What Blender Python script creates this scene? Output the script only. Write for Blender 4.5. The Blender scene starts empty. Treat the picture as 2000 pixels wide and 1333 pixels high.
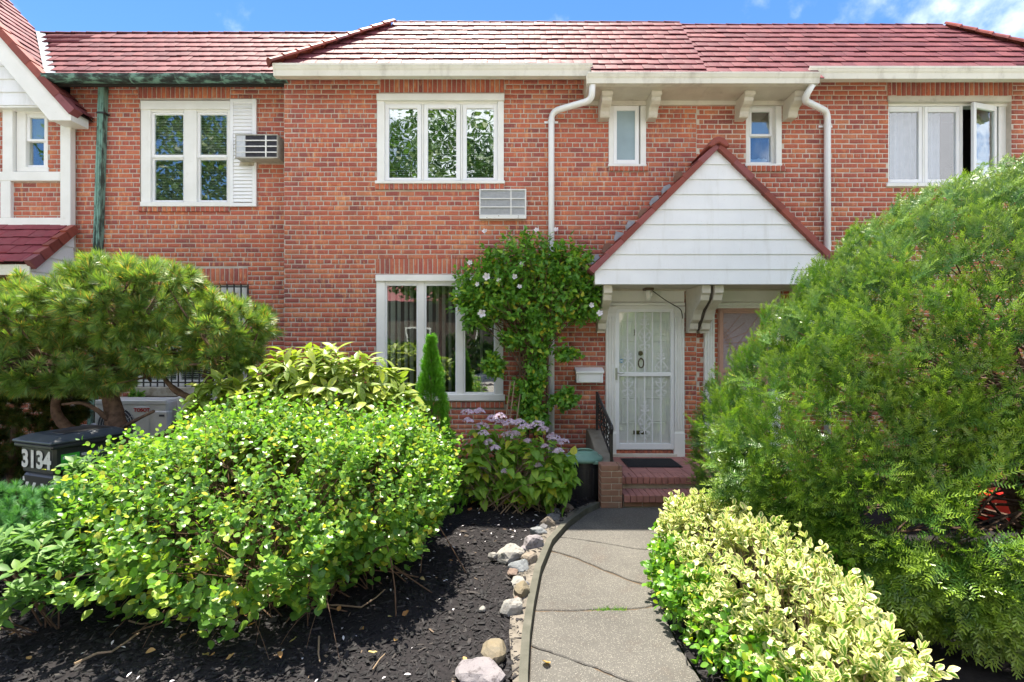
import bpy, bmesh, math, random
import numpy as np
from mathutils import Vector, Matrix, noise
S = bpy.context.scene
C = S.collection
random.seed(11)
RNG = np.random.default_rng(11)
R = math.radians
CAMZ, FPX, WY = 1.88, 1000.0, 7.14           # camera height, focal length in photo pixels, facade distance

# ------------------------------------------------------------------ camera
cam_d = bpy.data.cameras.new('camera')
cam = bpy.data.objects.new('camera', cam_d)
C.objects.link(cam)
cam.location = (0, 0, CAMZ)
cam.rotation_euler = (R(90), 0, 0)
cam_d.sensor_width = 36.0
cam_d.lens = 18.0
cam_d.clip_start = 0.05
cam_d.clip_end = 2000
S.camera = cam

# ------------------------------------------------------------------ sky, sun, exposure
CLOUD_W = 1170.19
SUN_EL, SUN_AZ = R(72.0), R(-22.0)            # behind the row of houses, a little to the left
SUNV = Vector((math.sin(SUN_AZ) * math.cos(SUN_EL), math.cos(SUN_AZ) * math.cos(SUN_EL), math.sin(SUN_EL)))
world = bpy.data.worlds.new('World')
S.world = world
world.use_nodes = True
wn, wl = world.node_tree.nodes, world.node_tree.links
wn.clear()
w_out = wn.new('ShaderNodeOutputWorld')
w_bg = wn.new('ShaderNodeBackground')
w_sky = wn.new('ShaderNodeTexSky')
w_sky.sky_type = 'NISHITA'
w_sky.sun_disc = False
w_sky.sun_elevation = SUN_EL
w_sky.sun_rotation = SUN_AZ
w_sky.air_density = 1.0
w_sky.dust_density = 0.0
w_sky.ozone_density = 5.0
w_bg.inputs['Strength'].default_value = 0.07
w_hs = wn.new('ShaderNodeHueSaturation')
w_hs.inputs['Saturation'].default_value = 1.18
w_hs.inputs['Hue'].default_value = .506
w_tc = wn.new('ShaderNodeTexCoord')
wl.new(w_sky.outputs[0], w_hs.inputs['Color'])
# cloud field added for fill light: dome-wide noise, seeded mostly clear in view
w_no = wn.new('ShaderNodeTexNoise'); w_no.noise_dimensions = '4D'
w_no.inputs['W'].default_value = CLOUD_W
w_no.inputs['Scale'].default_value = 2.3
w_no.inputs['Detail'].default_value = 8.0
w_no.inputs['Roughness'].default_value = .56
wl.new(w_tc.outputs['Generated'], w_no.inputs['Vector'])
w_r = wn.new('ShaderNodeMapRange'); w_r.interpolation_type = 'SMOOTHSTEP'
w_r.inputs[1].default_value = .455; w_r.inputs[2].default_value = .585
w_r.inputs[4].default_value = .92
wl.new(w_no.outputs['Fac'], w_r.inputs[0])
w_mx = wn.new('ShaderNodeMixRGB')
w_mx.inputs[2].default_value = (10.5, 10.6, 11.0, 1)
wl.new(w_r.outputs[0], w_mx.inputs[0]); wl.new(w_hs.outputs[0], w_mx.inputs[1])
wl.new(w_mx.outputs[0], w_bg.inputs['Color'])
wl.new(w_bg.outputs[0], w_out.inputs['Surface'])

sun_d = bpy.data.lights.new('sun', 'SUN')
sun_d.energy = 4.0
sun_d.angle = R(0.6)
sun_d.color = (1.0, .93, .80)
sun = bpy.data.objects.new('sun', sun_d)
C.objects.link(sun)
sun.location = (0, 20, 30)
sun.rotation_euler = (-SUNV).to_track_quat('-Z', 'Y').to_euler()
S.view_settings.view_transform = 'Standard'
S.view_settings.look = 'None'
S.view_settings.exposure = 1.85
S.view_settings.gamma = 1
S.view_settings.use_curve_mapping = False
S.render.engine = 'CYCLES'
S.cycles.max_bounces = 8
S.cycles.transparent_max_bounces = 12
S.cycles.use_denoising = True
S.cycles.sample_clamp_indirect = 6.0

# ------------------------------------------------------------------ helpers
def PX(px, Y): return (px - 1000.0) * Y / FPX
def PZ(py, Y): return CAMZ - (py - 666.0) * Y / FPX
def proj(p):
    p = np.asarray(p, float)
    return 1000 + FPX * p[..., 0] / p[..., 1], 666 - FPX * (p[..., 2] - CAMZ) / p[..., 1]

WLOC = {}
def link(o, parent=None, loc=(0, 0, 0)):
    C.objects.link(o)
    loc = Vector(loc)
    if parent is not None:
        o.parent = parent
        o.location = loc - WLOC[parent.name]
    else:
        o.location = loc
    WLOC[o.name] = loc
    return o
def tag(o, label=None, cat=None, group=None, kind=None):
    if label: o['label'] = label
    if cat: o['category'] = cat
    if group: o['group'] = group
    if kind: o['kind'] = kind
    return o
def thing(name, label, cat, loc, group=None):
    o = bpy.data.objects.new(name, None)
    o.empty_display_size = .1
    link(o, None, loc)
    return tag(o, label, cat, group)

class MB:
    """collects shapes in world coordinates and links them as ONE mesh object"""
    def __init__(s, T=None):
        s.v, s.f, s.T = [], [], T
    def add(s, vs, fs):
        o = len(s.v)
        s.v += [tuple(s.T @ Vector(v)) for v in vs] if s.T is not None else [tuple(v) for v in vs]
        s.f += [tuple(i + o for i in f) for f in fs]
        return s
    def box(s, x0, x1, y0, y1, z0, z1):
        x0, x1 = min(x0, x1), max(x0, x1); y0, y1 = min(y0, y1), max(y0, y1); z0, z1 = min(z0, z1), max(z0, z1)
        return s.add([(x0, y0, z0), (x1, y0, z0), (x1, y1, z0), (x0, y1, z0), (x0, y0, z1), (x1, y0, z1), (x1, y1, z1), (x0, y1, z1)],
                     [(0, 3, 2, 1), (4, 5, 6, 7), (0, 1, 5, 4), (1, 2, 6, 5), (2, 3, 7, 6), (3, 0, 4, 7)])
    def bpx(s, px0, px1, py0, py1, Yf, Yb):
        """box whose front face covers these photo pixels at depth Yf"""
        return s.box(PX(px0, Yf), PX(px1, Yf), Yf, Yb, PZ(py1, Yf), PZ(py0, Yf))
    def prism(s, prof, axis, a, b):
        """profile polygon extruded from a to b; axis x: profile (y,z); axis y: profile (x,z); axis z: profile (x,y)"""
        n = len(prof)
        f = {'x': lambda p, t: (t, p[0], p[1]), 'y': lambda p, t: (p[0], t, p[1]), 'z': lambda p, t: (p[0], p[1], t)}[axis]
        vs = [f(p, a) for p in prof] + [f(p, b) for p in prof]
        fs = [tuple(range(n)), tuple(range(2 * n - 1, n - 1, -1))] + [(i, i + n, (i + 1) % n + n, (i + 1) % n) for i in range(n)]
        return s.add(vs, fs)
    def tube(s, pts, rad, n=6, caps=True):
        pts = [Vector(p) for p in pts]
        if not hasattr(rad, '__len__'): rad = [rad] * len(pts)
        vs = []
        up = Vector((.31, .17, .93))
        for i, p in enumerate(pts):
            d = (pts[min(i + 1, len(pts) - 1)] - pts[max(i - 1, 0)])
            d = d.normalized() if d.length > 1e-9 else Vector((0, 0, 1))
            x = d.cross(up)
            if x.length < .05: x = d.cross(Vector((1, 0, 0)))
            x.normalize(); y = d.cross(x)
            for k in range(n):
                a = 2 * math.pi * k / n
                vs.append(p + (x * math.cos(a) + y * math.sin(a)) * rad[i])
        fs = []
        for i in range(len(pts) - 1):
            for k in range(n):
                fs.append((i * n + k, i * n + (k + 1) % n, (i + 1) * n + (k + 1) % n, (i + 1) * n + k))
        if caps:
            fs.append(tuple(range(n - 1, -1, -1))); fs.append(tuple(range((len(pts) - 1) * n, len(pts) * n)))
        return s.add(vs, fs)
    def lathe(s, cx, cy, prof, n=28):
        vs = []
        for r, z in prof:
            for k in range(n):
                a = 2 * math.pi * k / n
                vs.append((cx + r * math.cos(a), cy + r * math.sin(a), z))
        fs = []
        for i in range(len(prof) - 1):
            for k in range(n):
                fs.append((i * n + k, i * n + (k + 1) % n, (i + 1) * n + (k + 1) % n, (i + 1) * n + k))
        fs.append(tuple(range(n - 1, -1, -1))); fs.append(tuple(range((len(prof) - 1) * n, len(prof) * n)))
        return s.add(vs, fs)
    def build(s, name, mat, parent=None, loc=None, bevel=0, smooth=False):
        if loc is None: loc = WLOC[parent.name] if parent is not None else (0, 0, 0)
        me = bpy.data.meshes.new(name)
        L = Vector(loc)
        me.from_pydata([Vector(v) - L for v in s.v], [], s.f)
        if bevel:
            bm = bmesh.new(); bm.from_mesh(me)
            bmesh.ops.recalc_face_normals(bm, faces=bm.faces)
            ed = [e for e in bm.edges if len(e.link_faces) == 2 and e.calc_face_angle(0) > .5]
            bmesh.ops.bevel(bm, geom=ed, offset=bevel, segments=1, affect='EDGES', clamp_overlap=True)
            bm.to_mesh(me); bm.free()
        else:
            bm = bmesh.new(); bm.from_mesh(me)
            bmesh.ops.recalc_face_normals(bm, faces=bm.faces)
            bm.to_mesh(me); bm.free()
        me.materials.append(mat)
        if smooth:
            me.polygons.foreach_set('use_smooth', [True] * len(me.polygons))
        o = bpy.data.objects.new(name, me)
        return link(o, parent, loc)

def np_mesh(name, V, F, mat, UV=None, smooth=False):
    """V (n,3) array, F list of (m,k) index arrays"""
    me = bpy.data.meshes.new(name)
    V = np.ascontiguousarray(V, dtype=np.float32)
    me.vertices.add(len(V)); me.vertices.foreach_set('co', V.ravel())
    idx = np.concatenate([f.ravel() for f in F]).astype(np.int32)
    tot = np.concatenate([np.full(len(f), f.shape[1]) for f in F])
    start = np.concatenate([[0], np.cumsum(tot)[:-1]]).astype(np.int32)
    me.loops.add(len(idx)); me.loops.foreach_set('vertex_index', idx)
    me.polygons.add(len(tot)); me.polygons.foreach_set('loop_start', start)
    if smooth: me.polygons.foreach_set('use_smooth', np.ones(len(tot), bool))
    if UV is not None:
        uv = me.uv_layers.new(name='UVMap')
        uv.data.foreach_set('uv', np.ascontiguousarray(UV[idx], dtype=np.float32).ravel())
    me.materials.append(mat)
    me.update(calc_edges=True)
    me.validate()
    return me

def split_faces(fs):
    out = {}
    for f in fs: out.setdefault(len(f), []).append(f)
    return [np.array(v, dtype=np.int64) for v in out.values()]

def axes(D, N):
    Y = D / np.linalg.norm(D, axis=1, keepdims=True)
    Z = N - (N * Y).sum(1, keepdims=True) * Y
    l = np.linalg.norm(Z, axis=1, keepdims=True)
    Z = np.where(l > 1e-4, Z / np.maximum(l, 1e-4), np.array([[.3, .3, .9]]))
    X = np.cross(Y, Z)
    X /= np.linalg.norm(X, axis=1, keepdims=True)
    Z = np.cross(X, Y)
    return X, Y, Z

def join_instances(name, tmpls, which, pos, A, size, mat, smooth=False):
    """size (n,) or (n,3)"""
    X, Y, Z = A
    if size.ndim == 1: size = np.repeat(size[:, None], 3, 1)
    Vs, Fs, Us, off = [], [], [], 0
    for t, (tv, tf, tu) in enumerate(tmpls):
        i = np.nonzero(which == t)[0]
        if len(i) == 0: continue
        k = len(tv)
        v = (pos[i][:, None, :] + X[i][:, None, :] * (tv[None, :, 0:1] * size[i][:, None, 0:1])
             + Y[i][:, None, :] * (tv[None, :, 1:2] * size[i][:, None, 1:2])
             + Z[i][:, None, :] * (tv[None, :, 2:3] * size[i][:, None, 2:3]))
        Vs.append(v.reshape(-1, 3))
        Us.append(np.tile(tu, (len(i), 1)))
        for fa in split_faces(tf):
            Fs.append((fa[None] + (np.arange(len(i)) * k)[:, None, None] + off).reshape(-1, fa.shape[1]))
        off += k * len(i)
    return np_mesh(name, np.concatenate(Vs), Fs, mat, np.concatenate(Us), smooth)

def scatter(parent, part, stuff, tmpls, pos, D, N, size, mat, nind=300, score=None, smooth=False, which=None):
    """alike pieces: the nind that show largest become objects of their own, the rest ONE part of kind stuff"""
    n = len(pos)
    A = axes(D, N)
    if which is None: which = RNG.integers(0, len(tmpls), n)
    if size.ndim == 1: size = np.repeat(size[:, None], 3, 1)
    if score is None:
        px, py = proj(pos)
        d = np.linalg.norm(pos - np.array([0, 0, CAMZ]), axis=1)
        score = size.max(1) / d
        score = np.where((px > 0) & (px < 2000) & (py > 0) & (py < 1333), score, -1)
    order = np.argsort(-score)
    ind = [i for i in order[:nind] if score[i] > 0]
    rest = np.ones(n, bool); rest[ind] = False
    L = np.array(WLOC[parent.name])
    if len(ind):
        meshes = []
        for t, (tv, tf, tu) in enumerate(tmpls):
            meshes.append(np_mesh(part, tv, split_faces(tf), mat, tu, smooth))
        for i in ind:
            o = bpy.data.objects.new(part, meshes[which[i]])
            C.objects.link(o)
            o.parent = parent
            M4 = Matrix.Identity(4)
            for r in range(3):
                M4[r][0] = A[0][i][r] * size[i][0]; M4[r][1] = A[1][i][r] * size[i][1]; M4[r][2] = A[2][i][r] * size[i][2]
                M4[r][3] = pos[i][r] - L[r]
            o.matrix_basis = M4
    if rest.any():
        r = np.nonzero(rest)[0]
        me = join_instances(stuff, tmpls, which[r], pos[r] - L, tuple(a[r] for a in A), size[r], mat, smooth)
        o = bpy.data.objects.new(stuff, me)
        C.objects.link(o); o.parent = parent
        if len(ind): o['kind'] = 'stuff'
        return o

# ------------------------------------------------------------------ materials
class NT:
    def __init__(s, name):
        s.m = bpy.data.materials.new(name); s.m.use_nodes = True
        s.n, s.l = s.m.node_tree.nodes, s.m.node_tree.links
        s.b = s.n['Principled BSDF']; s.out = s.n['Material Output']
        s._geo = None
    @property
    def pos(s):
        if s._geo is None: s._geo = s.n.new('ShaderNodeNewGeometry')
        return s._geo.outputs['Position']
    @property
    def island(s):
        s.pos
        return s._geo.outputs['Random Per Island']
    def rnd(s):
        oi = s.n.new('ShaderNodeObjectInfo')
        a = s.math('ADD', oi.outputs['Random'], s.island)
        return s.math('FRACT', a)
    def math(s, op, a, b=None, c=None, clamp=False):
        m = s.n.new('ShaderNodeMath'); m.operation = op; m.use_clamp = clamp
        for i, x in enumerate((a, b, c)):
            if x is None: continue
            if isinstance(x, (int, float)): m.inputs[i].default_value = x
            else: s.l.new(x, m.inputs[i])
        return m.outputs[0]
    def noise(s, scale, detail=4, rough=.55, vec=None, dist=0):
        t = s.n.new('ShaderNodeTexNoise')
        t.inputs['Scale'].default_value = scale; t.inputs['Detail'].default_value = detail
        t.inputs['Roughness'].default_value = rough; t.inputs['Distortion'].default_value = dist
        s.l.new(s.pos if vec is None else vec, t.inputs['Vector'])
        return t.outputs['Fac']
    def voronoi(s, scale, out='Distance', vec=None):
        t = s.n.new('ShaderNodeTexVoronoi'); t.inputs['Scale'].default_value = scale
        s.l.new(s.pos if vec is None else vec, t.inputs['Vector'])
        return t.outputs[out]
    def map(s, x, a, b, c=0, d=1):
        m = s.n.new('ShaderNodeMapRange')
        s.l.new(x, m.inputs[0])
        for i, v in zip((1, 2, 3, 4), (a, b, c, d)): m.inputs[i].default_value = v
        return m.outputs[0]
    def mix(s, f, a, b, mode='MIX'):
        m = s.n.new('ShaderNodeMixRGB'); m.blend_type = mode
        for i, x in enumerate((f, a, b)):
            if isinstance(x, (int, float)): m.inputs[i].default_value = x
            elif isinstance(x, tuple): m.inputs[i].default_value = (*x, 1)
            else: s.l.new(x, m.inputs[i])
        return m.outputs[0]
    def ramp(s, x, stops, interp='LINEAR'):
        r = s.n.new('ShaderNodeValToRGB'); e = r.color_ramp
        e.interpolation = interp
        while len(e.elements) < len(stops): e.elements.new(.5)
        for el, (p, c) in zip(e.elements, stops):
            el.position = p; el.color = (*c, 1)
        s.l.new(x, r.inputs[0])
        return r.outputs[0]
    def sep(s, v):
        x = s.n.new('ShaderNodeSeparateXYZ'); s.l.new(v, x.inputs[0]); return x.outputs
    def scalev(s, v, sc):
        m = s.n.new('ShaderNodeVectorMath'); m.operation = 'MULTIPLY'
        s.l.new(v, m.inputs[0]); m.inputs[1].default_value = sc
        return m.outputs[0]
    def uv(s):
        t = s.n.new('ShaderNodeTexCoord'); return t.outputs['UV']
    def bump(s, h, strength=.3, dist=.01):
        b = s.n.new('ShaderNodeBump'); b.inputs['Strength'].default_value = strength; b.inputs['Distance'].default_value = dist
        s.l.new(h, b.inputs['Height']); s.l.new(b.outputs[0], s.b.inputs['Normal'])
    def base(s, col, rough=.5, spec=.5, metal=0):
        if isinstance(col, tuple): s.b.inputs['Base Color'].default_value = (*col, 1)
        else: s.l.new(col, s.b.inputs['Base Color'])
        if isinstance(rough, (int, float)): s.b.inputs['Roughness'].default_value = rough
        else: s.l.new(rough, s.b.inputs['Roughness'])
        s.b.inputs['Specular IOR Level'].default_value = spec
        s.b.inputs['Metallic'].default_value = metal
        return s.m

def streaks(name, c1, c2, dirt, amt, rough, spec, sv=(7, 7, .9), lo=.52, hi=.72):
    t = NT(name)
    col = t.mix(t.map(t.noise(3, 5), .3, .7), c1, c2)
    col = t.mix(t.map(t.noise(1.0, 6, .65, t.scalev(t.pos, sv)), lo, hi, 0, amt), col, dirt)
    col = t.mix(t.map(t.noise(45, 3, .7), .64, .74, 0, .5), col, dirt)
    return t.base(col, rough, spec)

def simple(name, c1, c2=None, scale=6, rough=.5, spec=.5, bump=0, bscale=60, metal=0, dirt=None, dscale=3, dlo=.55, dhi=.75):
    t = NT(name)
    col = c1 if c2 is None else t.mix(t.map(t.noise(scale, 5), .3, .7), c1, c2)
    if dirt is not None:
        col = t.mix(t.map(t.noise(dscale, 8, .65), dlo, dhi, 0, .8), col, dirt)
    m = t.base(col, rough, spec, metal)
    if bump: t.bump(t.noise(bscale, 4), bump, .004)
    return m

MAT = {}
def mat_brick(name, mortar, orange=.5, dark=.5):
    t = NT(name)
    r = t.rnd()
    col = t.ramp(r, [(0, (.24, .082, .070)), (.10, (.33, .098, .074)), (.3, (.44, .126, .078)), (.55, (.50, .142, .077)), (.8, (.55, .168, .082)),
                     (.93, (.60, .24, .115)), (1, (.42, .13, .095))])
    n1 = t.noise(38, 6, .7)
    col = t.mix(t.map(n1, .35, .75, 0, .55), col, (.28, .075, .07))
    # vertical fired streaks and pale burnt-clay patches
    v = t.scalev(t.pos, (26, 26, 6))
    st = t.noise(1.0, 3, .6, v)
    col = t.mix(t.map(st, .55, .68, 0, .8 * orange), col, (.74, .36, .17))
    big = t.noise(1.1, 3)
    col = t.mix(t.map(big, .42, .7, 0, .38), col, (.42, .12, .10))
    run = t.noise(1.0, 5, .6, t.scalev(t.pos, (2.6, 2.6, .45)))
    col = t.mix(t.map(run, .50, .72, 0, .45), col, (.20, .085, .07))
    # mortar smeared over the arrises
    col = t.mix(t.map(t.noise(55, 3, .8), .60, .72, 0, .55), col, mortar)
    m = t.base(col, .9, .2)
    t.bump(t.noise(120, 5, .7), .5, .004)
    return m
MORT_A = (.54, .465, .40)
MORT_B = (.64, .55, .47)
MAT['brick'] = mat_brick('weathered_red_brick', MORT_A, .8)
MAT['brick_b'] = mat_brick('red_brick_pale_joints', MORT_B, .35)
MAT['brick_step'] = simple('red_step_brick', (.40, .18, .15), (.30, .135, .115), 12, .8, .3, .4, 90, dirt=(.16, .12, .10))
MAT['brick_old'] = simple('brown_pier_brick', (.24, .13, .09), (.30, .17, .12), 14, .9, .2, .4, 90, dirt=(.18, .15, .12))
for k, c in (('mortar', MORT_A), ('mortar_b', MORT_B)):
    MAT[k] = simple(k + '_joint', c, tuple(x * .75 for x in c), 9, .95, .1, .5, 150)
MAT['white'] = simple('white_paint', (.80, .80, .78), (.72, .72, .69), 4, .45, .4, dirt=(.52, .49, .42), dscale=5, dlo=.62, dhi=.85)
MAT['vinyl'] = simple('white_vinyl', (.82, .83, .84), (.76, .77, .79), 3, .35, .5, dirt=(.6, .58, .52), dscale=4, dlo=.66, dhi=.9)
MAT['siding'] = streaks('white_aluminium_siding', (.80, .81, .83), (.74, .75, .77), (.52, .51, .48), .38, .42, .45)
MAT['cream'] = streaks('cream_aluminium', (.70, .68, .60), (.62, .60, .52), (.36, .33, .27), .6, .45, .45, (5, 5, 2.2))
MAT['fascia'] = simple('aged_cream_paint', (.62, .58, .50), (.52, .48, .41), 5, .55, .3, .1, 50, dirt=(.24, .21, .17), dscale=6, dlo=.6, dhi=.8)
def m_tile(name, c1, c2, c3, rough):
    t = NT(name)
    col = t.ramp(t.rnd(), [(0, c1), (.5, c2), (1, c3)])
    col = t.mix(t.map(t.noise(6, 6, .7), .5, .75, 0, .5), col, tuple(x * .6 for x in c1))
    rg = t.map(t.noise(9, 6, .7), .3, .7, rough - .05, rough + .16)
    m = t.base(col, rg, .26)
    t.bump(t.noise(70, 3), .12, .004)
    return m
MAT['tile'] = m_tile('glazed_maroon_roof_tile', (.135, .036, .044), (.175, .047, .054), (.22, .066, .07), .60)
MAT['tile_red'] = m_tile('brick_red_rake_tile', (.17, .045, .036), (.31, .080, .056), (.21, .075, .085), .5)
MAT['roof_under'] = simple('roof_underlay', (.05, .03, .03), None, 5, .9, .1)
MAT['lead'] = simple('lead_flashing', (.27, .29, .32), (.42, .44, .47), 12, .6, .4, .3, 60)
def m_copper():
    t = NT('verdigris_copper')
    v = t.scalev(t.pos, (9, 9, 2.2))
    n = t.noise(1.5, 6, .65, v)
    col = t.ramp(n, [(.32, (.018, .022, .022)), (.43, (.06, .10, .085)), (.5, (.16, .30, .25)), (.72, (.25, .42, .36))])
    return t.base(col, .6, .4, .1)
MAT['copper'] = m_copper()
def m_copper2():
    t = NT('verdigris_streaked_copper')
    v = t.scalev(t.pos, (3.5, 9, 9))
    n = t.noise(1.6, 6, .65, v)
    col = t.ramp(n, [(.40, (.016, .020, .020)), (.50, (.05, .085, .075)), (.56, (.13, .25, .21)), (.75, (.22, .36, .30))])
    return t.base(col, .6, .4, .1)
MAT['copper_gutter'] = m_copper2()
def m_glass(name, refl, tint=(.9, .95, .93), wav=.02):
    t = NT(name)
    t.n.remove(t.b)
    tr = t.n.new('ShaderNodeBsdfTransparent'); tr.inputs[0].default_value = (*tint, 1)
    gl = t.n.new('ShaderNodeBsdfGlossy'); gl.inputs['Roughness'].default_value = .012; gl.inputs[0].default_value = (1, 1, 1, 1)
    lw = t.n.new('ShaderNodeLayerWeight')
    bp = t.n.new('ShaderNodeBump'); bp.inputs['Strength'].default_value = wav; bp.inputs['Distance'].default_value = .05
    t.l.new(t.noise(2.2, 2), bp.inputs['Height'])
    t.l.new(bp.outputs[0], gl.inputs['Normal'])
    f = t.math('MULTIPLY_ADD', t.math('POWER', lw.outputs['Facing'], 4.0), .6, refl + .03, clamp=True)
    mx = t.n.new('ShaderNodeMixShader')
    t.l.new(f, mx.inputs[0]); t.l.new(tr.outputs[0], mx.inputs[1]); t.l.new(gl.outputs[0], mx.inputs[2])
    t.l.new(mx.outputs[0], t.out.inputs['Surface'])
    return t.m
MAT['glass'] = m_glass('window_glass', .16)
MAT['glass_bright'] = m_glass('coated_window_glass', .26, (.8, .9, .86), .12)
MAT['glass_door'] = m_glass('storm_door_glass', .07, (.99, .995, .99))
MAT['frost'] = simple('frosted_glass', (.30, .40, .44), (.22, .30, .33), 2, .35, .6, .2, 90)
MAT['room'] = simple('dim_interior', (.06, .055, .05), None, 3, .9, .1)
MAT['blind'] = simple('pale_blind', (.55, .54, .48), (.48, .47, .42), 3, .6, .3)
MAT['blind_dark'] = simple('taupe_vertical_blind', (.34, .30, .26), (.28, .25, .21), 3, .7, .2)
MAT['blind_green'] = simple('grey_green_blind', (.27, .30, .25), (.22, .25, .2), 3, .7, .2)
MAT['curtain'] = simple('sky_tinted_curtain', (.30, .37, .48), (.24, .31, .42), 8, .8, .2)  # blue of the sky's reflection in the panes is painted into this colour
MAT['iron'] = simple('black_wrought_iron', (.012, .012, .014), (.03, .028, .028), 30, .45, .5, .3, 120)
MAT['ac_white'] = simple('white_enamel', (.74, .74, .72), (.66, .66, .64), 6, .4, .5, dirt=(.40, .37, .30), dscale=14, dlo=.62, dhi=.8)
MAT['ac_beige'] = simple('stained_beige_enamel', (.44, .43, .38), (.36, .35, .31), 6, .5, .4, dirt=(.17, .15, .12), dscale=10, dlo=.5, dhi=.75)
MAT['fin'] = simple('dusty_aluminium_fins', (.56, .58, .60), (.46, .48, .50), 30, .5, .4, metal=.3)
MAT['fin_dark'] = simple('dark_condenser_fins', (.10, .10, .12), (.06, .06, .075), 20, .5, .4)
MAT['black_plastic'] = simple('black_plastic', (.018, .018, .021), (.03, .03, .033), 8, .38, .5, .15, 70, dirt=(.07, .065, .06), dscale=9, dlo=.6, dhi=.85)
MAT['lid_plastic'] = simple('charcoal_lid_plastic', (.035, .045, .06), (.05, .06, .075), 8, .35, .5, .1, 70, dirt=(.12, .12, .12), dscale=9, dlo=.62, dhi=.85)
MAT['green_plastic'] = simple('sage_green_plastic', (.12, .23, .18), (.16, .28, .22), 9, .5, .4, .1, 60, dirt=(.25, .27, .22), dscale=10, dlo=.6, dhi=.85)
MAT['paint_mark'] = simple('sprayed_white_paint', (.66, .66, .62), (.55, .55, .52), 30, .7, .2, dirt=(.25, .25, .24), dscale=30, dlo=.6, dhi=.75)
MAT['sticker'] = simple('green_sticker', (.05, .36, .04), None, 3, .4, .4)
MAT['sticker_dark'] = simple('charcoal_sticker', (.04, .045, .05), None, 3, .4, .4)
MAT['print_white'] = simple('white_print', (.6, .62, .6), None, 3, .5, .3)
MAT['print_red'] = simple('red_print', (.5, .02, .03), None, 3, .4, .4)
MAT['brass'] = simple('aged_bronze', (.14, .11, .07), (.10, .085, .06), 30, .4, .5, metal=.7)
MAT['steel'] = simple('brushed_steel', (.5, .5, .48), None, 30, .3, .5, metal=.9)
MAT['salmon'] = simple('salmon_painted_metal', (.48, .28, .22), (.42, .24, .19), 10, .5, .4)
MAT['mesh_screen'] = simple('mauve_screen', (.30, .23, .25), (.36, .30, .33), 40, .6, .3)
MAT['rubber'] = simple('black_rubber', (.016, .017, .02), (.03, .03, .033), 30, .7, .3, .3, 200)
MAT['red_plastic'] = simple('red_plastic', (.75, .025, .015), (.65, .02, .012), 5, .35, .5)
MAT['teal_plastic'] = simple('turquoise_plastic', (.02, .42, .50), None, 5, .35, .5)
MAT['bag'] = simple('white_plastic_sheet', (.72, .75, .80), (.62, .65, .70), 10, .4, .5, .3, 25)
MAT['sill_stone'] = simple('stained_concrete_sill', (.36, .32, .24), (.46, .43, .36), 6, .9, .2, .4, 80, dirt=(.16, .13, .08), dscale=8, dlo=.5, dhi=.72)
MAT['bark'] = simple('rough_pine_bark', (.20, .13, .095), (.085, .058, .045), 22, .95, .1, 1.0, 38)
MAT['twig'] = simple('brown_twig', (.15, .095, .06), (.10, .065, .045), 20, .9, .1)
MAT['dry_twig'] = simple('dry_grey_twig', (.30, .22, .14), (.22, .16, .11), 20, .9, .1)
MAT['cable'] = simple('black_cable', (.03, .027, .022), None, 5, .6, .3)

def m_leaf(name, cols, trans=.35, rough=.38, spec=.5, tcol=None, vein=None, variegated=None, speckle=None, nsc=2.0, patch=None, tip=None):
    t = NT(name)
    r = t.rnd()
    if tip: r = t.math('MULTIPLY_ADD', t.math('SUBTRACT', r, .5), .35, t.map(t.noise(7, 3), .28, .72, .05, .92), clamp=True)
    col = t.ramp(r, cols)
    if patch is not None:
        col = t.mix(t.map(t.noise(nsc, 3), .45, .68, 0, .8), col, patch)
    if tip:
        tv_ = t.sep(t.uv())[1]
        col = t.mix(t.map(tv_, .45, 1.0, 0, .75), col, tip)
    if vein or variegated or speckle:
        u, v, _ = t.sep(t.uv())
        e = t.math('ABSOLUTE', t.math('MULTIPLY_ADD', u, 2.0, -1.0))
        if vein: col = t.mix(t.map(e, .0, .16, .5, 0), col, vein)
        if variegated:
            off = t.math('MULTIPLY_ADD', r, .5, -.22)
            nn = t.math('MULTIPLY_ADD', t.noise(60, 2), .9, -.45)
            k = t.math('ADD', t.math('ADD', e, nn), off)
            k2 = t.math('MAXIMUM', k, t.map(v, .80, 1.0, 0, .9))
            col = t.mix(t.map(k2, .34, .46), col, variegated)
        if speckle:
            col = t.mix(t.map(t.noise(75, 2, .5), .5, .58, 0, .9), col, speckle)
    t.base(col, rough, spec)
    tl = t.n.new('ShaderNodeBsdfTranslucent')
    tc = t.mix(1.0, col, tcol if tcol else (1.25, 1.45, .55), 'MULTIPLY')
    t.l.new(tc, tl.inputs[0])
    mx = t.n.new('ShaderNodeMixShader'); mx.inputs[0].default_value = trans
    t.l.new(t.b.outputs[0], mx.inputs[1]); t.l.new(tl.outputs[0], mx.inputs[2])
    t.l.new(mx.outputs[0], t.out.inputs['Surface'])
    return t.m
MAT['leaf_round'] = m_leaf('round_shrub_leaf', [(0, (0.083, 0.193, 0.043)), (.35, (0.132, 0.274, 0.045)), (.7, (0.221, 0.386, 0.053)), (.93, (0.384, 0.477, 0.061)), (1, (0.630, 0.501, 0.061))], .42, .33, .55, vein=(.10, .19, .05))
MAT['leaf_aucuba'] = m_leaf('yellow_green_laurel_leaf', [(0, (0.086, 0.166, 0.018)), (.35, (0.188, 0.284, 0.025)), (.75, (0.329, 0.406, 0.037)), (1, (0.438, 0.466, 0.056))], .32, .4, .4, vein=(.16, .24, .07), speckle=(.30, .34, .11))
MAT['leaf_euonymus'] = m_leaf('variegated_leaf', [(0, (0.094, 0.215, 0.022)), (.5, (0.168, 0.315, 0.036)), (1, (0.262, 0.414, 0.050))], .35, .36, .5, (1.1, 1.2, .7), variegated=(.70, .66, .32))
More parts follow.
